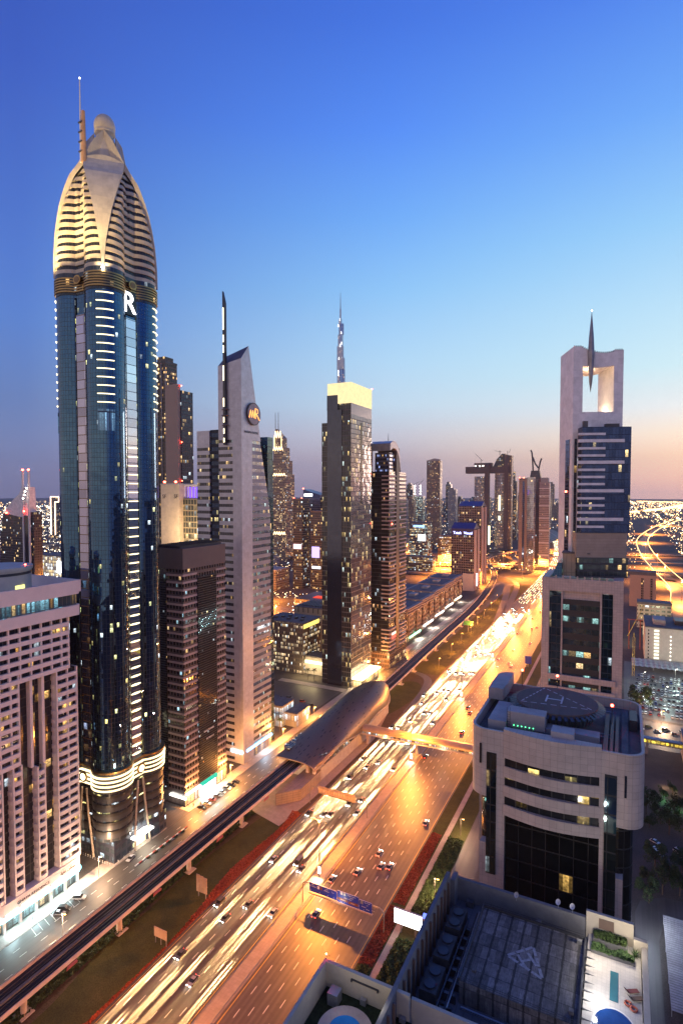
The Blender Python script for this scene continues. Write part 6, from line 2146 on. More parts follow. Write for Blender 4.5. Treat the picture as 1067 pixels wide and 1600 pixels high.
for x, a in ((-772, .5), (-748, .9)):
    mb = MB()
    mb.tube((x, 2200, 140), (x, 2200, 190), 1.2, 1.2, 5)
    mb.tube((x - 6, 2200, 188), (x + 26 * math.cos(a), 2200, 188 + 26 * math.sin(a)), 1.0, .6, 5)
    mb.build('crane', M['dark_metal'], T)
    for k in range(4):
        mb = MB()
        mb.ball((x + 3, 2198, 150 + k * 11), 2.6, 8, 6)
        mb.build('work_light', M['white_lamp'], T)
T = rect_tower('screen_office', 'mid-rise office block with a bright white screen near the flyovers', 'office block', -413.4, -373.3, 1150, 1180, 92, F['office'], None, M['roof_grey'], 2, [('screen', glow('screen_white', (.95, .97, 1), 6.0), -394, -378, 1149, 1149.8, 55, 68), ('blue_sign', glow('blue_sign_light', (.25, .5, 1), 3.0), -405, -380, 1149, 1149.8, 84, 88)])
T = rect_tower('lit_office', 'low lit office block standing just right of the white screen block', 'office block', -366, -336, 1200, 1230, 62, F['lit'], None, M['roof_grey'], 2)
T = rect_tower('lit_office', 'long low lit office building edging the flyovers', 'office block', -430, -340, 1080, 1100, 28, F['lit'], None, M['roof_grey'], 1.5)

# twin-gabled grid towers by the railway bend
def gable(name, label, x0, x1, y0, y1, h, peak, letters):
    t = thing(name, label, 'office tower', ((x0 + x1) / 2, (y0 + y1) / 2, 0))
    boxpart('shaft', F['grid'], t, x0, x1, y0, y1, .1, h)
    mb = MB()
    ym = (y0 + y1) / 2
    mb.poly(((x0, y0, h + .02), (x1, y0, h + .02), (x1, ym, peak), (x0, ym, peak)))
    mb.poly(((x1, y1, h + .02), (x0, y1, h + .02), (x0, ym, peak), (x1, ym, peak)))
    mb.poly(((x1, y0, h + .02), (x1, y1, h + .02), (x1, ym, peak)))
    mb.poly(((x0, y1, h + .02), (x0, y0, h + .02), (x0, ym, peak)))
    mb.build('gable_roof', solid('gable_blue', (.03, .04, .16), .3, .4), t)
    pk = solid('gable_pink', (.42, .30, .26), .6)
    mb = MB()
    mb.prism([(x1, y0), (x1 + 1.2, y0), (x1 + 1.2, y0 + 14), (x1, y0 + 14)], .1, h - 2)
    mb.prism([(x1, y1 - 14), (x1 + 1.2, y1 - 14), (x1 + 1.2, y1), (x1, y1)], .1, h - 2)
    mb.build('gable_pier', pk, t)
    boxpart('slot', M['black'], t, x1 - .1, x1 + .5, y0 + 14.2, y1 - 14.2, 14, h)
    if letters:
        for k, s in enumerate(letters):
            text('lettering', s, 6.0, (x0 + 10 + k * 17.5, y0 - .5, h - 7), '-y', glow('letter_blue', (.45, .48, 1), 5.0), t, .2)
        boxpart('band', solid('gable_band', (.02, .02, .10), .4), t, x0, x1, y0 - .22, y0 - .02, h - 11, h - .02)
    return t


T = gable('gabled_grid_tower', 'gridded tower with blue gable and two bright blue-white name signs by the railway bend', -252, -215, 900, 936, 100, 109, ('Tatak', 'Visual'))
boxpart('lit_base', glow('base_billboard', (1, .98, .94), 6.0), T, -214.2, -213.9, 905, 925, 6, 26)
boxpart('podium', M['cream_wall'], T, -232, -214.9, 897, 899.9, .1, 28)
gable('gabled_grid_tower', 'taller gridded gabled tower right behind the one with the two name signs', -256, -217, 960, 996, 135, 143, ())

# bridged twin towers
T = thing('bridged_twin_towers', 'pair of round towers under construction joined by a cantilevered sky slab, cranes on top', 'skyscraper', (-320, 1520, 0))
sk = facade('sky_glass', (.30, .29, .29), (.14, .16, .20), 2.4, 3.9, .04, .36, .20, 1.8, .8, .6, .1)
for (cx, h, r_) in ((-344, 200, 19), (-291, 208, 18)):
    mb = MB()
    mb.prism([(cx + r_ * math.cos(2 * math.pi * k / 24), 1520 + 14 * math.sin(2 * math.pi * k / 24)) for k in range(24)], .1, h)
    mb.build('round_shaft', sk, T)
dkc = solid('core_dark', (.09, .08, .08), .7, var=.15)
boxpart('core', dkc, T, -331.4, -320, 1500, 1512, .1, 231)
boxpart('core', dkc, T, -281, -272.5, 1500, 1530, .1, 255)
boxpart('core', F['tan'], T, -272.4, -264, 1506, 1530, .1, 254)
boxpart('sky_slab', dkc, T, -384, -264.5, 1505.5, 1535, 208.1, 226)
boxpart('slab_top', dkc, T, -362, -316, 1510, 1530, 226.02, 236)
mb = MB()
mb.loft([[(-312 + 0, 1512, 226.1), (-281.2, 1512, 226.1), (-281.2, 1532, 226.1), (-312, 1532, 226.1)], [(-303, 1512, 245), (-281.2, 1512, 245), (-281.2, 1532, 245), (-303, 1532, 245)], [(-290, 1512, 259), (-281.2, 1512, 259), (-281.2, 1532, 259), (-290, 1532, 259)]])
mb.build('sky_crown', F['dark'], T)
for (x, z, dx, dz) in ((-345, 236, -16, 26), (-296, 258, -14, 10), (-276, 256, 8, 16)):
    mb = MB()
    mb.tube((x, 1515, z - 2), (x, 1515, z + 10), .7, .7, 5)
    mb.tube((x + 4, 1515, z + 6), (x + dx, 1515, z + dz), .6, .4, 5)
    mb.build('crane', M['dark_metal'], T)
for x in (-358, -347, -338, -325, -300, -285):
    mb = MB()
    mb.ball((x, 1509, 228 if x < -310 else 212), 1.4, 8, 6)
    mb.build('work_light', M['white_lamp'], T)
for (x, z0, z1) in ((-292, 110, 150), (-292, 85, 96), (-318, 20, 70)):
    boxpart('hoist_light', glow('hoist', (1, .85, .5), 3.0), T, x - 2.4, x + 2.4, 1497, 1498, z0, z1)

T = rect_tower('distant_tower', 'slim grey stepped tower right of the bridged twin towers', 'tower', -345, -316, 1900, 1925, 195, F['dark'], None, None, 0, [('setback', F['dark'], -338, -322, 1902, 1920, 195.1, 225)])
T = rect_tower('dual_tone_tower', 'slim tower half tan and half mirrored blue with red roof lamps', 'tower', -187, -172, 1150, 1175, 184, solid('dual_tan', (.27, .20, .16), .6), None, M['dark_metal'], 2,
               [('mirror_strip', F['blue'], -180, -176, 1149.4, 1149.98, 4, 180), ('side_glass', facade('dual_side', (.3, .3, .3), (.40, .42, .45), 3, 3.8, .04, .1, .06, 1.5, .8, .9, .06), -171.9, -159, 1152, 1175, .1, 188)])
beacon(T, (-186, 1151, 187), (-178, 1151, 187), r=.9)
T = thing('horned_tower', 'dark tapering tower ending in two curved horns', 'skyscraper', (-177, 1310, 0))
hm = facade('horn_glass', (.05, .045, .055), (.06, .06, .08), 2.4, 3.8, .08, .1, .03, 1.6, .8, .6, .1)
mb = MB()
mb.loft([[(-187, 1300, .1), (-167, 1300, .1), (-167, 1320, .1), (-187, 1320, .1)], [(-188.5, 1300, 190), (-165.5, 1300, 190), (-165.5, 1320, 190), (-188.5, 1320, 190)], [(-186, 1301, 206), (-169, 1301, 206), (-169, 1319, 206), (-186, 1319, 206)]])
mb.build('shaft', hm, T)
for pts in ([(-183, 1310, 206), (-184, 1310, 222), (-185, 1310, 236), (-186, 1310, 246), (-188.5, 1310, 252)], [(-171.5, 1310, 206), (-170, 1310, 216), (-168, 1310, 226), (-165.5, 1310, 233)], [(-184, 1310, 236), (-179, 1310, 222), (-172, 1310, 212)]):
    mb = MB()
    mb.pipe([tuple(p) for p in pts], 1.8, 6)
    mb.build('horn', solid('horn_dark', (.05, .045, .055), .5), T)
boxpart('light_strip', M['warm_strip'], T, -183, -181.5, 1299.4, 1299.9, 30, 110)
T = rect_tower('beige_band_tower', 'pinkish beige tower crossed by pale bands next to the horned tower', 'tower', -155, -136, 1200, 1222, 178, facade('beige_bands', (.40, .33, .32), (.12, .10, .11), 2.2, 3.6, .12, .4, .06, 1.4, .8, .4, .2), None, M['concrete'], 1.5,
               [('floor_band', M['white_wall'], -155.3, -135.7, 1199.6, 1199.98, z, z + 2.4) for z in (30, 55, 80, 105, 130, 150, 165)] + [('setback', M['concrete'], -153, -139, 1202, 1220, 179.6, 188)])
T = thing('dome_hall', 'low pale dome beside the elevated railway beyond the flyovers', 'hall', (-215, 1640, 0))
mb = MB()
mb.ball((-205, 1560, 0), 22, 24, 14, sz=.55)
mb.build('dome_shell', solid('dome_pale', (.35, .33, .33), .4, .3), T, smooth=True)

# far towers at the frame's edge beyond the white residence
T = thing('twin_post_tower', 'dark bulging tower with pale sloping cap and two tall white posts with red lamps', 'skyscraper', (-705, 500, 0))
pk = facade('bulge_glass', (.06, .045, .05), (.03, .03, .035), 2.4, 3.4, .16, .2, .10, 1.8, .8, .3, .15)
mb = MB()
rings = []
for z, e in ((.1, 0), (60, 0), (100, .06), (125, .18), (133, .28)):
    rings.append([(-768 + 36 * e * 1.4, 480, z), (-694, 480, z), (-694, 492, z), (-768 + 36 * e * 1.4, 492, z)])
for a, b in zip(rings, rings[1:]):
    for i in range(4):
        j = (i + 1) % 4
        mb.poly((a[i], a[j], b[j], b[i]))
mb.build('shaft', pk, T)
mb = MB()
prof = [(-754, 131), (-745, 141), (-733, 150), (-722, 156), (-716, 166), (-706, 166), (-704, 140), (-704, 128), (-720, 126), (-735, 128)]
mb.poly([(x, 479, z) for x, z in reversed(prof)])
mb.poly([(x, 491, z) for x, z in prof])
for (xa, za), (xb, zb) in zip(prof, prof[1:] + prof[:1]):
    mb.poly(((xa, 479, za), (xb, 479, zb), (xb, 491, zb), (xa, 491, za)))
mb.build('cap', solid('cap_pale', (.74, .66, .64), .5), T)
for x in (-711, -699):
    mb = MB()
    mb.box(x - 1.1, x + 1.1, 476.5, 478.5, .1, 187)
    p = mb.build('post', M['white_wall'], T)
    mb = MB()
    mb.ball((x, 477.5, 188.6), 1.3, 8, 6)
    mb.build('beacon', M['red_lamp'], p)
boxpart('dark_slot', M['black'], T, -709.5, -700.5, 477.6, 479, 20, 128)
beacon(T, (-748, 478, 131), (-706, 475, 134), r=1.2)
for k in range(4):
    mb = MB()
    mb.ball((-698 + k * 2.4 - 2, 470, 151 + k * 4.5), 1.0, 8, 6)
    mb.build('flood_light', M['white_lamp'], T)
T = thing('violet_tower', 'violet-lit tower edged with white arcs at the horizon', 'skyscraper', (-1172, 715, 0))
boxpart('shaft', glow('violet_shaft', (.24, .14, .52), .4), T, -1204, -1166, 700, 730, .1, 190)
mb = MB()
mb.pipe([(-1163 + 0 * k, 699, 190) if k == 0 else (-1163 + 5 * math.sin(k * .4), 699, 190 - k * 22) for k in range(8)], 1.0, 6)
mb.build('arc_light', M['white_lamp'], T)
mb = MB()
mb.loft([[(-1204, 698, 190.1), (-1164, 698, 190.1), (-1164, 732, 190.1), (-1204, 732, 190.1)], [(-1204, 700, 197), (-1174, 700, 197), (-1174, 730, 197), (-1204, 730, 197)]])
mb.build('crown', glow('violet_crown', (.9, .7, 1), 2.0), T)
mb = MB()
mb.ball((-1186, 712, 208), 8, 10, 8)
mb.build('finial', glow('finial_glow', (.5, .9, .5), 1.2), T)
T = thing('outlined_tower', 'distant tower outlined by a warm light strip bent like a letter', 'tower', (-1765, 1315, 0))
boxpart('shaft', F['dark'], T, -1784, -1756, 1300, 1330, .1, 140)
mb = MB()
for (xa, za, xb, zb) in ((-1784, 10, -1784, 142), (-1784, 142, -1742, 142), (-1742, 142, -1742, 124), (-1742, 124, -1762, 124), (-1762, 124, -1762, 10)):
    mb.tube((xa, 1298, za), (xb, 1298, zb), 1.6, 1.6, 5)
mb.build('outline_light', glow('outline', (1, .68, .48), 4.0), T)
T = rect_tower('lit_mall', 'large floodlit pale hall seen between white residence and golden-crowned tower', 'hall', -1008, -920, 700, 740, 38, facade('mall_lit', (.4, .38, .34), (.5, .45, .35), 5, 6, .05, .1, 2, 2.4, .6, .1, .3, tint=(1, .85, .5), cool=(.95, 1, 1)), None, M['roof_grey'], 2)
boxpart('lit_screen', glow('mall_screen', (.97, .98, 1), 6), T, -946, -922, 698.6, 699.6, 8, 30)

# blocks between the silver tower and the lantern-topped tower
T = rect_tower('punched_window_hotel', 'low brown hotel with scattered lit slit windows and a yellow parapet strip', 'hotel', -290, -248.5, 420, 452, 44, facade('slit_hotel', (.11, .085, .07), (.05, .045, .04), 1.5, 3.3, .28, .22, .55, 2.4, .9, .1, .3, tint=(1, .84, .58)), None, M['roof_grey'], 1.0,
               [('lit_parapet', glow('yellow_strip', (1, .72, .16), 1.6), -248.45, -248.1, 420.5, 448, 40.0, 43.6)])
mb = MB()
for k in range(7):
    mb.box(-284 + k * 4.6, -281.5 + k * 4.6, 428 + (k % 3) * 5, 431 + (k % 3) * 5, 45.02, 46.4)
tag(mb.build('roof_plant', M['dark_metal'], T), kind='stuff')
T = rect_tower('concrete_block', 'taller pale concrete block behind the hotel with slit windows', 'office block', -288, -232, 470, 505, 47, facade('concrete_face', (.33, .29, .23), (.06, .055, .05), 5.5, 40, .40, .06, .0, 0, .8, .2, .3), None, M['roof_grey'], 1.0, [('roof_light', glow('roof_white', (.95, 1, 1), 5.0), -256, -236, 478, 490, 48.4, 49.4)])
for k in range(9):
    boxpart('roof_vent', M['dark_metal'], T, -284 + k * 3.4, -282.4 + k * 3.4, 474, 500, 48.02, 48.9)
T = rect_tower('hotel_canopy', 'flat glowing drive-in canopy between brown hotel and lantern-topped tower', 'canopy', -250, -224.6, 424, 440, 15, M['concrete'], None, M['roof_grey'], 1.0, [('lit_edge', glow('canopy_edge', (1, .80, .40), 4.0, True), -249.8, -224.8, 423.3, 423.98, 9.6, 12.2)])
light('canopy_lamp', 'POINT', (-236, 415, 8), 9000, (1, .74, .35), T, size=.6)
light('canopy_lamp', 'POINT', (-246, 414, 8), 6000, (1, .74, .35), T, size=.6)
T = rect_tower('blue_showroom', 'low glass showroom with blue-white lit walls behind the station shell', 'showroom', -248, -205, 318, 333, 13.5, facade('showroom', (.25, .27, .3), (.3, .35, .4), 3.0, 4.4, .05, .1, 1.6, 1.5, .1, .2, .1, cool=(.62, .88, 1.0)), None, M['roof_grey'], .8,
               [('annex', facade('showroom_annex', (.2, .2, .2), (.3, .3, .3), 2.6, 4, .05, .1, 1.2, 1.3, .3, .2, .1, cool=(.7, .9, 1)), -204.9, -196, 322, 340, .1, 9), ('annex_roof', M['roof_grey'], -205, -195.5, 321.5, 340.5, 9.02, 9.6)])
light('showroom_lamp', 'AREA', (-222, 313, 7), 5000, (.6, .85, 1), T, (-222, 306, 0), 6)
T = rect_tower('curved_mall', 'long low mall with lit glazing and a red roof stripe by the orange-lit street', 'mall', -392, -336, 640, 700, 16, F['lit'], None, M['dark_metal'], 1.2, [('red_stripe', glow('mall_red', (1, .08, .05), 1.2), -372, -344, 655, 668, 17.3, 18.0), ('lit_front', glow('mall_front', (1, .86, .6), 3.0), -388, -340, 639.3, 639.9, 3, 9)])
for k, (x, y, p) in enumerate(((-420, 600, 500000), (-385, 585, 400000), (-460, 680, 600000), (-520, 620, 500000), (-620, 660, 500000))):
    t = thing('added_mast', 'flood mast added to light the orange street beside the low mall', 'street lamp', (x, y, 0), 'added flood masts near the low mall')  # masts put in so the street by the mall turns orange
    mb = MB()
    mb.tube((x, y, 0), (x, y, 18), .25, .15, 8)
    mb.build('pole', pole_mat, t)
    mb = MB()
    mb.ball((x, y, 18.4), .6, 8, 6)
    mb.build('lamp_head', M['sodium_lamp'], t)
    light('added_flood_lamp', 'POINT', (x, y, 17), p, SODIUM, t, size=.6)
rect_tower('villa_block', 'low sandy block with pitched cornice left of the dark apartment towers', 'building', -560, -500, 760, 800, 32, F['tan'], None, M['concrete'], 1.5)
rect_tower('villa_block', 'low brown shed roof block behind the floodlit concrete block', 'building', -330, -270, 560, 600, 24, M['concrete'], None, M['roof_grey'], 1.0)

# six-storey apartment blocks along the frontage road
ap = facade('walkup', (.20, .135, .105), (.03, .028, .028), 3.2, 4.6, .2, .28, .2, 1.6, .9, .3, .15, tint=(1, .65, .35))
apc = solid('walkup_cornice', (.34, .25, .20), .7, var=.12)
lab5 = ['first brown walk-up block past the arch-topped tower, nearest to it', 'second brown walk-up block past the arch-topped tower', 'third brown walk-up block past the arch-topped tower', 'fourth brown walk-up block past the arch-topped tower', 'last brown walk-up block, closest to the gabled towers']
for k in range(5):
    y0 = 556 + k * 56
    xs = -203 - k * 3.2
    t = thing('walkup_block', lab5[k], 'apartment block', (xs - 18, y0 + 24, 0), 'brown walk-up blocks along the frontage road')
    boxpart('walls', ap, t, xs - 36, xs, y0, y0 + 46, 6.1, 33)
    boxpart('shop_base', facade('walkup_shop', (.2, .15, .12), (.3, .25, .2), 4, 6, .06, .1, 1.2, 1.8, .6, .1, .2), t, xs - 36, xs - .3, y0 + .3, y0 + 46, .1, 6.08)
    boxpart('bay', ap, t, xs + .02, xs + 1.8, y0 + 3, y0 + 17, 6.1, 30)
    boxpart('bay', ap, t, xs + .02, xs + 1.8, y0 + 29, y0 + 43, 6.1, 30)
    for z in (30.2, 33.02, 35.2):
        boxpart('cornice', apc, t, xs - 37, xs + 2.2, y0 - .8, y0 + 46.8, z + .01, z + 1.2)
    boxpart('attic', ap, t, xs - 34, xs - 1.5, y0 + 1, y0 + 45, 34.3, 35.15)
    boxpart('roof_deck', M['roof_grey'], t, xs - 33, xs - 2.2, y0 + 1.6, y0 + 44.4, 36.42, 36.7)
    boxpart('stair_head', M['concrete'], t, xs - 20, xs - 12, y0 + 14, y0 + 26, 36.72, 39.5)
    boxpart('shop_sign', glow('walkup_sign_%d' % k, ((.3, .9, .5), (1, .95, .9), (1, .75, .7), (1, .9, .75), (1, .85, .6))[k], 5.0), t, xs + 1.9, xs + 2.4, y0 + 4, y0 + 40, 4.6, 6.4)
    light('shop_lamp', 'AREA', (xs + 4, y0 + 22, 5), 9000, (1, .88, .75), t, (xs + 12, y0 + 22, 0), 5)
rect_tower('white_hall', 'low white hall with grey roof behind the walk-up blocks', 'hall', -330, -262, 720, 790, 22, M['white_wall'], None, M['roof_grey'], 1.0, [('lit_sign', glow('hall_sign', (1, .97, .95), 5), -300, -276, 719.3, 719.9, 10, 18)])

r = random.Random(77)
for k in range(46):
    y = r.uniform(1750, 3600)
    x = -y * math.tan(R(r.uniform(5.5, 24)))
    w = r.uniform(20, 34)
    h = r.uniform(70, 150) if k % 4 else r.uniform(150, 205)
    o = MB()
    o.box(x, x + w, y, y + w, .1, h)
    o.box(x + w * .2, x + w * .7, y + 2, y + w * .8, h + .02, h + r.uniform(4, 14))
    q = o.build('distant_tower', F[r.choice(['dark', 'blue', 'dark', 'pale', 'tan'])], loc=(x + w / 2, y + w / 2, 0))
    tag(q, 'slim hazy tower of the crowded far skyline beyond the flyovers', 'tower', 'slim towers of the far skyline')
# ------------------------------------------------------------------ low buildings on the far right
rect_tower('tan_slab_block', 'tan slab block with one dark window column behind the tiled podium block', 'apartment block', 8, 40, 880, 900, 44, solid('slab_tan_far', (.42, .29, .21), .7, var=.06), None, M['roof_grey'], 5,
           [('window_column', facade('slab_windows', (.2, .14, .1), (.05, .04, .04), 2.4, 3.4, .15, .3, .1, 1.5), 22, 25, 879.5, 879.95, 4, 40), ('window_column', facade('slab_windows2', (.2, .14, .1), (.05, .04, .04), 2.4, 3.4, .15, .3, .1, 1.5), 33, 36, 879.5, 879.95, 4, 40)])
rect_tower('pale_midrise', 'pale cream mid-rise block with square windows in front of the tan slab', 'apartment block', 15, 50, 745, 765, 28, facade('pale_rows', (.46, .42, .33), (.03, .03, .03), 5.6, 4.6, .16, .36, .12, 1.6, .8, .2, .2), None, M['roof_grey'], 2.5)
T = rect_tower('floodlit_court', 'green floodlit sports court with bright end wall', 'sports court', 20, 62, 650, 690, 3.5, M['concrete'], None, solid('court_green', (.10, .22, .08), .8), .6, [('lit_wall', glow('court_wall', (1, .92, .55), 2.2), 20, 58, 690.1, 690.5, 4.2, 14)])
light('court_lamp', 'POINT', (40, 670, 15), 50000, (1, .95, .6), T, size=.8)
T = rect_tower('white_department_block', 'large white block with a column of lit horizontal windows and grey roof plant', 'office block', 19, 80, 596, 650, 33, M['cream_wall'], None, M['roof_grey'], 1.0,
               [('lit_window', glow('lit_slats', (.95, .95, .75), 1.6), 26.5, 30.5, 595.4, 595.96, 4 + 3.2 * k, 5.7 + 3.2 * k) for k in range(9)] +
               [('window', M['black'], 21.5, 22.4, 595.4, 595.96, 4 + 3.2 * k, 5.4 + 3.2 * k) for k in range(9)] +
               [('lit_window', glow('lit_dot', (1, .98, .9), 3.0), 39.5, 40.3, 595.4, 595.96, 4 + 3.6 * k, 5.0 + 3.6 * k) for k in range(7)] +
               [('roof_plant', M['concrete'], 26, 36, 605, 625, 34.02, 39), ('roof_plant', M['dark_metal'], 44, 56, 612, 630, 34.02, 38), ('roof_plant', M['roof_grey'], 60, 74, 602, 622, 34.02, 37)])
T = thing('parking_roof', 'rows of pale corrugated shade roofs over the crowded car park', 'parking shelter', (40, 560, 0))
for k in range(3):
    mb = MB()
    y = 566 + k * 9
    n_ = 16
    for i in range(n_):
        xa, xb = 8 + i * 4.2, 8 + (i + 1) * 4.2
        xm = (xa + xb) / 2
        mb.poly(((xa, y, 3.4), (xm, y, 4.0), (xm, y + 6, 4.6), (xa, y + 6, 4.0)))
        mb.poly(((xm, y, 4.0), (xb, y, 3.4), (xb, y + 6, 4.0), (xm, y + 6, 4.6)))
    mb.build('shade_roof', solid('shade_pale', (.42, .42, .38), .7), T)
    for i in range(5):
        boxpart('post', M['grey_metal'], T, 9 + i * 16, 9.3 + i * 16, y + 3, y + 3.3, .1, 3.6)
for k, (x, y) in enumerate(((16, 520), (40, 540), (60, 520), (30, 488), (58, 560))):
    verge_lamp(x, y, 12, 'slim floodlight pole among the rows of parked cars', 'floodlight poles of the crowded car park', 12000, (.78, 1.0, .86), 'white_lamp')
T = thing('site_crane', 'yellow lattice tower crane standing by the car park', 'crane', (9, 545, 0))
mb = MB()
for sx in (-.8, .8):
    for sy in (-.8, .8):
        mb.tube((9 + sx, 545 + sy, 0), (9 + sx, 545 + sy, 34), .12, .12, 5)
for k in range(11):
    mb.tube((8.2, 544.2, k * 3), (9.8, 544.2, k * 3 + 3), .08, .08, 4)
    mb.tube((9.8, 545.8, k * 3), (8.2, 545.8, k * 3 + 3), .08, .08, 4)
yel = solid('crane_yellow', (.50, .33, .05), .5)
mb.build('tower_lattice', yel, T)
mb = MB()
mb.tube((4, 545, 34.5), (16, 545, 62), .35, .2, 6)
mb.tube((9, 545, 34), (9, 545, 38), .4, .3, 6)
mb.build('jib', yel, T)
T = thing('site_gantry', 'small red portal gantry between cream block and white block', 'gantry', (12, 640, 0))
mb = MB()
mb.tube((6, 640, 0), (6, 640, 30), .5, .5, 6)
mb.tube((16, 640, 0), (16, 640, 30), .5, .5, 6)
mb.tube((4, 640, 30), (18, 640, 30), .6, .6, 6)
mb.build('frame', solid('gantry_red', (.35, .10, .06), .5), T)
T = thing('yellow_footbridge', 'short footbridge with yellow-lit windows and blue roof at the frame edge', 'footbridge', (24, 387, 0))
boxpart('deck', M['concrete'], T, 4, 33, 384, 387.5, 7.0, 7.6)
boxpart('lit_side', facade('fb_windows', (.3, .24, .06), (.4, .33, .1), 2.4, 2.3, .06, .1, 2, 2.0, 1.0, 0, .3, tint=(1, .78, .12)), T, 4, 33, 384.2, 387.3, 7.62, 9.8)
boxpart('roof', solid('fb_blue', (.03, .05, .22), .4), T, 3.8, 33.2, 383.8, 387.7, 9.82, 10.3)
boxpart('support', M['concrete'], T, 14, 15.2, 384.6, 386.8, .1, 6.98)
T = rect_tower('metro_pod_building', 'tan station building with blue roof edge where the yellow footbridge lands', 'station building', 33.3, 60, 330, 400, 13, M['cream_wall'], None, solid('pod_roof', (.06, .07, .12), .6), 1.0, [('blue_edge', solid('pod_blue', (.02, .10, .32), .4), 36.4, 37.0, 330, 372, 14.1, 17)])
T = thing('carport', 'long slatted grey carport on the bend of the lower street', 'carport', (18, 215, 0))
mb = MB()
for k in range(40):
    mb.box(15.2, 24, 192 + k * 1.08, 192.75 + k * 1.08, 3.0, 3.15)
tag(mb.build('slat', solid('carport_slat', (.34, .33, .33), .7), T), kind='stuff')
for x in (15.3, 19.5, 23.8):
    boxpart('beam', M['grey_metal'], T, x, x + .15, 192, 235, 2.8, 2.98)
for y in (193, 206, 220, 234):
    boxpart('post', M['grey_metal'], T, 15.3, 15.5, y, y + .2, .1, 2.8)
light('bend_lamp', 'POINT', (11, 226, 9), 5000, (.75, .85, 1), T, size=.4)
light('bend_lamp', 'POINT', (10, 212, 9), 2500, (.75, .85, 1), T, size=.4)


# ------------------------------------------------------------------ low city beyond
def clear_of(x, y, m=30):
    if m > 20 and -1200 < x < -300 and 480 < y < 830:
        return False
    for (x0, x1, y0, y1) in ((-330, -60, -200, 1150), (-60, 75, -100, 1010), (-450, 120, 980, 1660), (-430, -230, 850, 1010), (-260, -120, 1000, 2400), (-560, -430, 740, 960), (-340, -240, 1450, 1960),
                             (-420, -330, 1130, 1240), (-760, -690, 1080, 1160), (-540, -470, 1580, 1640), (-800, -720, 2180, 2250), (-900, -840, 1680, 1760), (-1010, -920, 690, 760),
                             (-780, -680, 460, 530), (-1790, -1730, 1290, 1340), (40, 120, 850, 3600), (-1150, -1090, 690, 740), (-430, -300, 300, 500)):
        if x0 - m < x < x1 + m and y0 - m < y < y1 + m:
            return False
    return True


r_ = random.Random(23)
keys = ['tan', 'brown', 'pale', 'dark', 'office', 'lit', 'tan', 'brown']
blocks = []
tries = 0
while len(blocks) < 230 and tries < 6000:
    tries += 1
    a = R(r_.uniform(-62, 30))
    d = 700 * math.exp(r_.uniform(0, 2.0))
    x, y = d * math.sin(a), d * math.cos(a)
    if not clear_of(x, y):
        continue
    if any(abs(x - bx) < 48 and abs(y - by) < 48 for bx, by in blocks):
        continue
    blocks.append((x, y))
    big = x < -300 and d > 1700 and a > R(-40) and r_.random() < .3
    w, dd = r_.uniform(16, 42), r_.uniform(16, 40)
    h = r_.uniform(40, 105) if big else r_.uniform(7, 26)
    if x > 0 or a < R(-46):
        h = r_.uniform(5, 16)
    mb = MB()
    mb.box(x - w / 2, x + w / 2, y - dd / 2, y + dd / 2, 0.1, h, 0, 1)
    mb.box(x - w * .3, x - w * .05, y - dd * .2, y + dd * .2, h + .02, h + 3, 1, 1)
    mb.box(x - w / 2 - .01, x + w / 2 + .01, y - dd / 2 - .3, y - dd / 2 - .01, h - 1, h + 1.2, 1, 1)
    nm, lb, ct, gp = ('distant_tower', 'small hazy tower block among the scattered city lights', 'tower', 'hazy tower blocks') if big else ('distant_block', 'small low block among the scattered city lights', 'building', 'low blocks of the far city')
    o = mb.build(nm, [F[r_.choice(keys)], M['roof_grey']], loc=(x, y, 0))
    tag(o, lb, ct, gp)

# thousands of lamps of the far city: nobody could count them
def lights(name, lab, mat, n, seed, a0, a1, d0, k, cond=lambda x, y: True, zz=(4, 12)):
    r = random.Random(seed)
    mb = MB()
    c = 0
    while c < n:
        c += 1
        a = R(r.uniform(a0, a1))
        d = d0 * math.exp(r.uniform(0, k))
        x, y = d * math.sin(a), d * math.cos(a)
        if r.random() < .55:                     # streets run along and across the grid
            if r.random() < .5:
                x = round(x / 90) * 90
            else:
                y = round(y / 140) * 140
        if not clear_of(x, y, 5) or not cond(x, y):
            continue
        s = max(.3, d * .00027 * math.exp(r.gauss(0, .5)))
        z = r.uniform(*zz)
        mb.tube((x, y, z - s), (x, y, z + s), s, s, 5)
    o = mb.build(name, mat)
    return tag(o, lab, 'lights', kind='stuff')


lights('city_lights', 'countless warm lamps scattered over the far city', glow('city_warm', (1, .72, .42), 5.0), 7500, 1, -65, 33, 650, 2.75)
lights('city_lights', 'countless orange street lamps of the far city', glow('city_orange', (1, .50, .16), 6.0), 5500, 2, -65, 33, 650, 2.75)
lights('city_lights', 'countless cool white lamps of the far city', glow('city_white', (.85, .97, 1), 7.0), 2400, 3, -65, 33, 650, 2.6)
lights('city_lights', 'thick carpet of amber lamps beyond the frame tower towards the coast', glow('city_amber', (1, .62, .28), 6.0), 5200, 8, -1, 14, 1000, 2.3, lambda x, y: True)
lights('city_lights', 'warm street lamps and shop lights in the blocks behind the silver tower', glow('city_near', (1, .66, .32), 6.0), 900, 9, -48, -24, 480, .9, lambda x, y: x < -300)
lights('city_lights', 'dense bright lamps of the quarter behind the white residence', glow('city_left', (1, .86, .66), 6.0), 4200, 10, -62, -46, 760, 2.2)
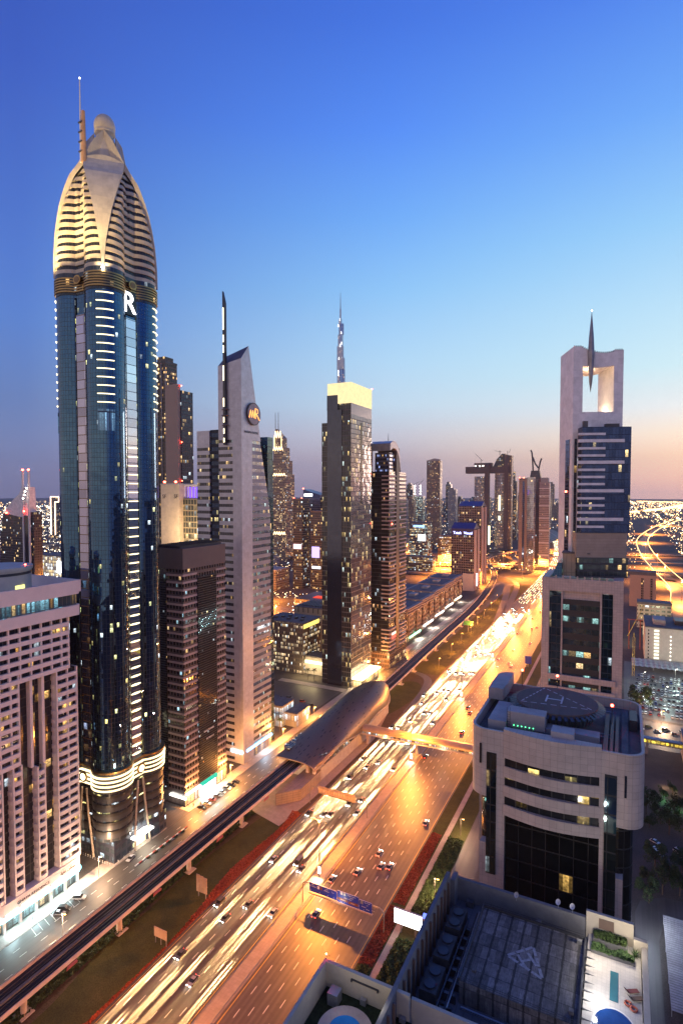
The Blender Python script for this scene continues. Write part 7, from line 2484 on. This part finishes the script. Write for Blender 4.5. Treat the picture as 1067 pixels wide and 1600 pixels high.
# lamps strung along the avenue on the far right and over the flyovers
mb = MB()
r = random.Random(5)
av = chaikin([(60, 300), (62, 600), (70, 850), (82, 1009), (76, 1100), (69, 1190), (56, 1400), (50, 1566), (46, 1800), (52, 2050), (85, 2400), (150, 2900), (250, 3500)], 3)
for i in range(0, len(av) - 1):
    for s in (-15, 15):
        for f in (0, .33, .66):
            x = av[i][0] + (av[i + 1][0] - av[i][0]) * f
            y = av[i][1] + (av[i + 1][1] - av[i][1]) * f
            if y > 800:
                q = max(.4, y * .0004)
                mb.tube((x + s, y, 9), (x + s, y, 9 + 2 * q), q, q, 5)
av2 = chaikin([(5, 4600), (60, 4700), (200, 5200), (420, 6300), (600, 7500), (900, 8400), (560, 9200), (200, 9800)], 3)
for i in range(len(av2) - 1):
    for k in range(60):
        f = r.random()
        x = av2[i][0] + (av2[i + 1][0] - av2[i][0]) * f + r.uniform(-45, 45)
        y = av2[i][1] + (av2[i + 1][1] - av2[i][1]) * f + r.uniform(-60, 60)
        q = y * .0004
        mb.tube((x, y, 8), (x, y, 8 + 2 * q), q, q, 5)
for k in range(360):
    x, y = r.uniform(-640, 60), r.choice([1105, 1130, 1165, 1195, 1215, 1240, 1310, 1335, 1365, 1390, 1480, 1520])
    q = r.uniform(.4, .9)
    mb.tube((x, y, 11), (x, y, 11 + 2 * q), q, q, 5)
tag(mb.build('avenue_lights', glow('avenue_glow', (1, .58, .22), 5.0)), 'strings of amber lamps along the winding avenue and the flyovers', 'lights', kind='stuff')
# headlights too far away to show their cars
mb = MB()
mr = MB()
for k in range(900):
    y = 830 + (k * 7.1) % 1100
    lane = r.randrange(7)
    x = -137.6 + 3.65 * lane + bend(y)
    q = .22 + y * .00022
    mb.tube((x, y, .7), (x, y - 1.0, .7), q, q * .8, 5)
for k in range(160):
    y = 800 + (k * 7.3) % 1100
    x = -104.8 + 3.65 * r.randrange(7) + bend(y)
    q = .35 + y * .00018
    mr.tube((x, y, .8), (x, y + .8, .8), q, q, 5)
tag(mb.build('distant_headlights', glow('far_headlight', (1, .80, .48), 6.0)), 'mass of white headlights far up the oncoming lanes', 'lights', kind='stuff')
tag(mr.build('distant_taillights', glow('far_taillight', (1, .16, .05), 5.0)), 'mass of red tail lights far up the outbound lanes', 'lights', kind='stuff')


# ------------------------------------------------------------------ vehicles
head_m = glow('headlight_lens', (1, .93, .78), 90.0)
tail_m = glow('taillight_lens', (1, .05, .02), 14.0)
off_m = solid('lamp_off', (.30, .08, .07), .3)
clear_m = solid('lamp_clear', (.55, .55, .55), .2)
glass_m = solid('car_glass', (.015, .017, .02), .06)
tyre_m = solid('tyre', (.015, .015, .015), .8)
rim_m = solid('rim', (.4, .4, .42), .3, .8)
paints = [solid('paint_' + n, c, .28, .35, var=.03) for n, c in (('white', (.66, .66, .65)), ('silver', (.36, .37, .39)), ('black', (.02, .02, .022)), ('grey', (.12, .12, .13)), ('red', (.28, .03, .025)), ('blue', (.04, .07, .2)))]


def make_car(kind, paint, lit, label, group, beam=0.0):
    """local axes: the nose points to -y"""
    L, Wd, Hh = {'car': (4.5, 1.8, 1.45), 'suv': (4.9, 1.95, 1.85), 'van': (5.2, 2.0, 2.3)}[kind]
    t = thing({'car': 'car', 'suv': 'sport_utility_car', 'van': 'van'}[kind], label, {'car': 'car', 'suv': 'car', 'van': 'van'}[kind], (0, 0, 0), group)
    w, z0, zb = Wd / 2, .28, Hh * .55
    f, b = -L / 2, L / 2
    mb = MB()
    prof = [(f, z0 + .12), (f - .02, zb * .72), (f + .25, zb * .86), (f + L * .26, zb), (b - L * .10, zb + .03), (b, zb * .9), (b, z0 + .1)]
    if kind == 'van':
        prof = [(f, z0 + .1), (f, zb * .8), (f + .5, zb), (b, zb), (b, z0 + .1)]
    for s in (1,):
        R_ = [(w, y, z) for y, z in prof]
        L_ = [(-w, y, z) for y, z in prof]
        mb.poly(R_ if s else L_)
        mb.poly(list(reversed(L_)))
        for i in range(len(prof)):
            j = (i + 1) % len(prof)
            mb.poly((L_[i], L_[j], R_[j], R_[i]))
    cab = {'car': (f + L * .27, f + L * .42, b - L * .30, b - L * .08), 'suv': (f + L * .25, f + L * .36, b - L * .12, b - .06), 'van': (f + .35, f + 1.3, b - .1, b - .02)}[kind]
    zr = Hh
    wi = w * .78
    lo = [(-w * .94, cab[0], zb), (w * .94, cab[0], zb), (w * .94, cab[3], zb), (-w * .94, cab[3], zb)]
    hi = [(-wi, cab[1], zr), (wi, cab[1], zr), (wi, cab[2], zr), (-wi, cab[2], zr)]
    mb.poly(hi)
    body = mb.build('body', paint, t, local=True)
    mb = MB()
    for i in range(4):
        j = (i + 1) % 4
        mb.poly((lo[i], lo[j], hi[j], hi[i]))
    mb.build('window_glass', glass_m, t, local=True)
    for sx in (-1, 1):
        for yy in (f + L * .19, b - L * .2):
            mb = MB()
            mb.tube((sx * (w - .2), yy, .33), (sx * (w + .02), yy, .33), .33, .33, 12)
            wh = mb.build('wheel', tyre_m, t, local=True)
            if not lit:
                mb = MB()
                mb.tube((sx * (w + .021), yy, .33), (sx * (w + .03), yy, .33), .2, .2, 10)
                mb.build('rim', rim_m, wh, local=True)
        boxpart('headlight', head_m if lit else clear_m, t, sx * w * .55, sx * w * .95, f - .05, f + .02, zb * .62, zb * .8, local=True)
        boxpart('tail_light', tail_m if lit else off_m, t, sx * w * .6, sx * w * .97, b - .02, b + .04, zb * .7, zb * .92, local=True)
    if beam:
        for sx in (-.62, .62):
            o = light('headlight_beam', 'AREA', (0, 0, 0), beam, (1, .62, .26), t, size=.12)
            o.data.spread = R(1.8)
            o.location = (sx, f - .12, .68)
            o.rotation_euler = (R(90 - 1.1), 0, R(180))
    return t


BEAM = 1700
protos = [make_car(k, paints[p], True, 'car with bright headlights in the dense oncoming stream', 'cars in the oncoming stream', BEAM) for k, p in (('car', 3), ('car', 2), ('suv', 2), ('suv', 3), ('car', 1), ('van', 3))]
r = random.Random(11)
used = set()
ncar = 0
for lane in range(7):
    y = 66 + r.uniform(0, 60)
    x = -137.6 + 3.65 * lane
    while y < 820:
        if not (178 < y < 182):
            i = r.randrange(6)
            c = protos[i] if i not in used else copy_tree(protos[i])
            used.add(i)
            c.location = (x + r.uniform(-.6, .6), y, .05)
            ncar += 1
        y += r.uniform(46, 84)
for i in range(6):
    if i not in used:
        protos[i].location = (-137.6, 300 + i, .05)
outp = [make_car(k, paints[p], True, 'car with red tail lights driving away on the outbound lanes', 'cars on the outbound lanes', BEAM * .14) for k, p in (('car', 1), ('suv', 2), ('car', 0), ('suv', 0))]
n = 0
for lane in range(7):
    y = 170 + lane * 9 + r.uniform(0, 40)
    while y < 800:
        c = outp[n] if n < 4 else copy_tree(outp[n % 4])
        c.location = (-104.8 + 3.65 * lane + r.uniform(-.3, .3), y, .05)
        c.rotation_euler = (0, 0, math.pi)
        n += 1
        y += r.uniform(90, 230)


def park(proto, x, y, rz, label, group=None):
    c = copy_tree(proto)
    c.location = (x, y, .06)
    c.rotation_euler = (0, 0, rz)
    c['label'] = label
    if group:
        c['group'] = group
    elif 'group' in c.keys():
        del c['group']
    return c


pk = {(k, p): None for k in ('car', 'suv') for p in range(6)}


def parked(kind, p, x, y, rz, label, group=None):
    if pk[(kind, p)] is None:
        t = make_car(kind, paints[p], False, label, group)
        pk[(kind, p)] = t
        t.location = (x, y, .06)
        t.rotation_euler = (0, 0, rz)
        return t
    return park(pk[(kind, p)], x, y, rz, label, group)


parked('suv', 0, -188.6, 146.2, R(118), 'white four-wheel-drive parked on its own outside the turquoise shopfront')
parked('suv', 2, -188.7, 139.6, R(118), 'black four-wheel-drive parked outside the turquoise shopfront')
parked('car', 1, -188.4, 137.2, R(118), 'silver saloon parked next to the black four-wheel-drive')
parked('car', 0, -189.2, 172.6, R(10), 'white car driving past the foot of the golden-crowned tower')
for k in range(8):
    lab = ('black saloon at the near end of the row outside the bright shopfront', 'white saloon second in the row outside the bright shopfront', 'red saloon third in the row outside the bright shopfront', 'grey saloon fourth in the row outside the bright shopfront',
           'silver saloon fifth in the row outside the bright shopfront', 'dark four-wheel-drive sixth in the row outside the bright shopfront', 'black four-wheel-drive seventh in the row outside the bright shopfront', 'dark saloon at the far end of the row outside the bright shopfront')[k]
    parked(('car', 'car', 'car', 'car', 'car', 'suv', 'suv', 'car')[k], (2, 0, 4, 3, 1, 3, 2, 2)[k], -188.2, 217.5 + k * 4.0, R(100), lab)
for k, (x, y) in enumerate(((-236, 364), (-229, 366), (-222, 357), (-216, 364), (-210, 352), (-206, 360), (-238, 350), (-226, 346), (-250, 372), (-214, 344), (-260, 356))):
    parked(('car', 'suv')[k % 2], (2, 3, 0, 4, 1, 2)[k % 6], x, y, R(100 + (k % 3) * 4), 'parked car on the dark open lot behind the station shell', 'cars on the open lot')
for row in range(9):
    for k in range(16):
        if r.random() < .9:
            parked(('car', 'suv')[r.random() < .4], r.choice([0, 0, 1, 1, 2, 3, 4, 5]), 5 + k * 2.75 + r.uniform(-.3, .3) + row * 1.0, 456 + row * 11.5, R(r.choice([0, 180])), 'parked car in the crowded floodlit car park', 'cars in the crowded car park')
for k in range(7):
    parked(('car', 'suv')[k % 2], (0, 2, 1, 3, 4, 0, 1)[k], 12 + k * 5, 402 + (k % 2) * 5 + 22, R(92), 'car on the orange-lit side street below the car park', 'cars on the side street')
for k, (x, y) in enumerate(((14.2, 282), (15.6, 279), (17, 276), (24, 284), (26, 280), (25.4, 276), (15, 288))):
    parked(('car', 'suv')[k % 2], (0, 1, 2, 0, 1, 3, 0)[k], x, y, R(30 + 5 * k), 'car parked among the dark trees behind the helipad tower', 'cars among the dark trees')

# ------------------------------------------------------------------ trees and planting
bark = solid('bark', (.10, .07, .05), .9, var=.3, scale=2.0)


def leaf_mat(name, c1, c2):
    return patchy(name, (c1, c2), 1.2, rough=.75, speck=.4)


lf_dark = leaf_mat('leaf_dark', (.018, .035, .014), (.05, .08, .03))
lf_green = leaf_mat('leaf_green', (.03, .06, .02), (.08, .13, .045))


def make_tree(name, label, h, rad, seed, leaf, group=None, n=900):
    r = random.Random(seed)
    t = thing(name, label, 'tree', (0, 0, 0), group)
    mb = MB()
    mb.pipe([(0, 0, 0), (.08, .05, h * .25), (-.05, .1, h * .5), (.1, 0, h * .8)], .2 * h / 8, 7)
    for k in range(5):
        a = k * 1.26 + r.random()
        mb.tube((0, 0, h * (.3 + .06 * k)), (rad * .6 * math.cos(a), rad * .6 * math.sin(a), h * (.55 + .07 * k)), .09 * h / 8, .03, 5)
    mb.build('trunk', bark, t, local=True)
    mb = MB()
    cl = [(r.uniform(-.75, .75) * rad, r.uniform(-.75, .75) * rad, h * r.uniform(.45, .95), rad * r.uniform(.25, .5)) for _ in range(16)]
    for _ in range(n):
        c = r.choice(cl)
        d = Vector((r.gauss(0, 1), r.gauss(0, 1), r.gauss(0, 1))).normalized() * c[3] * r.uniform(.5, 1.05)
        p = Vector(c[:3]) + d
        a = Vector((r.gauss(0, 1), r.gauss(0, 1), r.gauss(0, .6))).normalized() * r.uniform(.18, .38) * (rad / 3) ** .5
        b = a.orthogonal().normalized() * a.length * .7
        mb.poly([tuple(p - a), tuple(p + b), tuple(p + a), tuple(p - b)])
    mb.build('crown', leaf, t, local=True)
    return t


def make_palm(label, h, seed, group=None):
    r = random.Random(seed)
    t = thing('palm_tree', label, 'palm tree', (0, 0, 0), group)
    mb = MB()
    mb.pipe([(0, 0, 0), (.1, 0, h * .4), (.05, .1, h * .8), (0, .1, h)], .2, 8)
    mb.build('trunk', bark, t, local=True)
    mb = MB()
    for k in range(26):
        a = k * 2.4
        up = r.uniform(-.2, 1.1)
        L = r.uniform(2.0, 2.8)
        prev = None
        for s in range(7):
            q = s / 6
            x = L * q * math.cos(up * (1 - q * .4))
            z = h + L * q * math.sin(up) - 1.6 * q * q
            c = Vector((x * math.cos(a), x * math.sin(a) + .1, z))
            if prev is not None:
                side = Vector((-math.sin(a), math.cos(a), 0))
                wd = .5 * (1 - q) + .08
                for sg in (-1, 1):
                    mb.poly([tuple(prev), tuple(prev + side * sg * wd - Vector((0, 0, .25))), tuple(c + side * sg * wd * .8 - Vector((0, 0, .22))), tuple(c)])
            prev = c
    mb.build('crown', lf_green, t, local=True)
    return t


palm = make_palm('palm tree outside the blue-lit showroom, taller one', 9, 1)
palm.location = (-202, 311, .1)
p2 = copy_tree(palm)
p2.location = (-206, 306, .1)
p2.scale = (.85, .85, .8)
p2['label'] = 'palm tree outside the blue-lit showroom, shorter one'
for k, (x, y, lb) in enumerate(((-233, 412, 'palm tree by the glowing hotel canopy, nearer to the lantern-topped tower'), (-238, 410, 'palm tree by the glowing hotel canopy, nearer to the brown hotel'))):
    c = copy_tree(palm)
    c.location = (x, y, .1)
    c['label'] = lb
base = make_tree('broadleaf_tree', 'dark broadleaf tree in the grove behind the helipad tower', 10, 4.2, 3, lf_dark, 'dark trees of the grove', 1500)
base.location = (14, 268, 0)
base2 = make_tree('broadleaf_tree', 'dark broadleaf tree in the grove behind the helipad tower', 8, 3.6, 9, lf_dark, 'dark trees of the grove', 1200)
base2.location = (19, 262, 0)
r = random.Random(4)
for k, (x, y) in enumerate(((11, 256), (24, 270), (29, 262), (16, 252), (22, 254), (28, 250), (13, 300), (18, 306), (24, 312), (21, 298), (30, 300), (12, 312), (34, 272), (33, 256), (17, 322), (11, 244), (35, 288), (27, 320))):
    c = copy_tree(base if k % 2 else base2)
    c.location = (x, y, 0)
    c.rotation_euler = (0, 0, k * 1.3)
    s = r.uniform(.8, 1.2)
    c.scale = (s, s, s * r.uniform(.85, 1.1))
c = copy_tree(base)
c.location = (12, 452, 0)
c.scale = (1.7, 1.7, 1.9)
c['label'] = 'tall dark tree standing between the tiled podium block and the car park'
del c['group']
for k, (x, y, col) in enumerate(((20, 330, (.2, 1, .3)), (27, 322, (.3, 1, .3)), (26, 338, (1, .7, .35)), (31, 305, (1, .6, .3)), (22, 345, (1, .62, .3)))):
    light('garden_lamp', 'POINT', (x, y, 2.0), 500, col, None, size=.3)
gr = make_tree('garden_tree', 'small tree lit green from below beside the yellow footbridge', 6, 2.4, 12, lf_green, 'garden trees lit from below', 700)
gr.location = (20.5, 331, 0)
for x, y in ((27.5, 323.5), (25, 339), (31, 306)):
    c = copy_tree(gr)
    c.location = (x, y, 0)
    c.rotation_euler = (0, 0, x)
for k, (x, y, s, lb) in enumerate(((-330, 530, 1.4, 'wide dark tree mass left of the concrete block'), (-352, 545, 1.6, 'tall dark tree by the purple-grey lot behind the low hotel'), (-310, 545, 1.2, 'small dark tree behind the concrete block'), (-345, 520, 1.3, 'dark tree nearest to the low hotel'))):
    c = copy_tree(base2)
    c.location = (x, y, 0)
    c.scale = (s * 1.5, s * 1.5, s)
    c['label'] = lb
    del c['group']
mb = MB()
clumps(mb, 9000, (-167.5, -160.5, 84, 150), 1.3, .3, 201)
tag(mb.build('shrubbery', lf_dark), 'dark low shrubs in the shade along the railway piers', 'plants', kind='stuff')
mb = MB()
clumps(mb, 9000, (-167.5, -161.5, 150, 226), 1.3, .3, 202)
tag(mb.build('shrubbery', lf_dark), 'dark low shrubs along the railway piers closer to the station', 'plants', kind='stuff')
# planters on the pool terrace
mb = MB()
clumps(mb, 900, (-3.2, 1.4, 96.5, 98.1), 1.0, .16, 91)
for i in range(len(mb.v)):
    mb.v[i] = (mb.v[i][0], mb.v[i][1], mb.v[i][2] + 88.45)
tag(mb.build('hedge_foliage', hedge_mat), 'clipped green hedge in the planter against the cream terrace wall', 'plants', kind='stuff')
mb = MB()
clumps(mb, 1100, (-3.4, 2.4, 94.5, 95.5), 1.0, .16, 92)
for i in range(len(mb.v)):
    mb.v[i] = (mb.v[i][0], mb.v[i][1], mb.v[i][2] + 87.95)
tag(mb.build('hedge_foliage', lf_green), 'loose green shrubs in the planter along the pale pool terrace', 'plants', kind='stuff')
t = thing('agave_plant', 'spiky agave plant in the corner of the pool terrace', 'plant', (2.6, 96.6, 87.5))
mb = MB()
for k in range(22):
    a, up = k * 2.4, .3 + (k % 5) * .22
    d = Vector((math.cos(a) * math.cos(up), math.sin(a) * math.cos(up), math.sin(up)))
    s = Vector((-math.sin(a), math.cos(a), 0)) * .09
    p = Vector((2.6, 96.6, 87.6))
    mb.poly([tuple(p - s), tuple(p + s), tuple(p + d * 1.3)])
mb.build('leaf_rosette', lf_green, t)


# ------------------------------------------------------------------ people on the pavements
def person(x, y, rz, lab, top, trousers):
    t = thing('person', lab, 'person', (x, y, .14), rz=rz)
    mb = MB()
    # one continuous figure: legs merge at the hips, torso tapers to neck and head
    def ring(cx, cy, z, rx, ry, n=10):
        return [(cx + rx * math.cos(2 * math.pi * k / n), cy + ry * math.sin(2 * math.pi * k / n), z) for k in range(n)]
    mb.loft([ring(0, 0, .78, .17, .12), ring(0, 0, .95, .17, .12), ring(0, 0, 1.15, .16, .11), ring(0, 0, 1.38, .21, .12), ring(0, 0, 1.46, .15, .09), ring(0, 0, 1.5, .055, .055), ring(0, 0, 1.55, .055, .055), ring(0, -.01, 1.6, .075, .09), ring(0, -.01, 1.68, .085, .10), ring(0, 0, 1.75, .06, .08)], 0)
    for s in (-1, 1):
        mb.loft([ring(s * .1, -.12 * s, .0, .05, .1), ring(s * .1, -.11 * s, .09, .045, .05), ring(s * .1, -.05 * s, .46, .06, .065), ring(s * .09, 0, .84, .085, .1)], 1)
        mb.loft([ring(s * .26, .06 * s, .72, .035, .04), ring(s * .25, .02 * s, 1.05, .042, .045), ring(s * .2, 0, 1.4, .055, .06)], 0)
    b = mb.build('body', [solid('cloth_' + lab[:12], top, .8), solid('trousers_' + lab[:12], trousers, .8)], t, smooth=True, local=True)
    mb = MB()
    mb.ball((0, .01, 1.70), .098, 10, 6)
    mb.build('hair', solid('hair_black', (.012, .01, .009), .7), t, local=True)
    return t


for x, y, rz, lab, a, b in ((-194.6, 130.8, 2.5, 'person in dark clothes walking past the turquoise shopfront', (.04, .04, .05), (.03, .03, .04)),
                            (-193.4, 217.4, .4, 'person in pale shirt near the corner of the bright shopfront', (.5, .48, .45), (.05, .05, .08)),
                            (-190.6, 219.2, 1.2, 'person in dark shirt stepping off the kerb by the parked row', (.08, .05, .05), (.05, .05, .06)),
                            (-193.0, 229.5, 2.2, 'person in red shirt in front of the bright shopfront window', (.35, .06, .05), (.04, .04, .05))):
    person(x, y, rz, lab, a, b)

# planted kerb and bollards in front of the golden-crowned tower
t = thing('planter_kerb', 'red and white kerb with small shrubs between frontage lane and service road', 'kerb', (-183, 180, 0))
mb = MB()
for k in range(16):
    mb.box(-184.2, -183.6, 170 + k * 2.0, 172 + k * 2.0, .03, .35, k % 2)
mb.build('kerb_blocks', [M['white_paint'], solid('kerb_red', (.40, .05, .04), .7)], t)
for k in range(6):
    mb = MB()
    clumps(mb, 60, (-183.4, -182.4, 176 + k * 4.2, 177.6 + k * 4.2), .9, .2, 40 + k)
    mb.build('shrub', lf_dark, t)
t0 = None
for k in range(20):
    x, y = (-215 + k * 1.5, 165.6) if k < 15 else (-192.6, 165.6 + (k - 14) * 3.2)
    if t0 is None:
        t0 = thing('bollard', 'short striped bollard on the kerb around the golden-crowned tower', 'bollard', (x, y, .05), 'bollards around the golden-crowned tower')
        mb = MB()
        mb.tube((x, y, .05), (x, y, .95), .16, .14, 8)
        mb.build('post', M['white_paint'], t0)
        mb = MB()
        mb.tube((x, y, .5), (x, y, .72), .17, .17, 8)
        mb.build('stripe', M['black'], t0)
    else:
        c = copy_tree(t0)
        c.location = (x, y, .05)
# the evening air
hz, nt = new_mat('evening_haze')
vol = nd(nt, 'VolumePrincipled', {'Color': (.88, .84, .88, 1), 'Density': 4.5e-5, 'Anisotropy': .2})
ho = nd(nt, 'OutputMaterial')
nt.links.new(vol.outputs[0], ho.inputs['Volume'])
mb = MB()
mb.box(-14000, 14000, -600, 14200, -2.0, 900)
tag(mb.build('haze', hz), kind='stuff')
print('traffic cars', ncar, 'objects', len(bpy.data.objects))
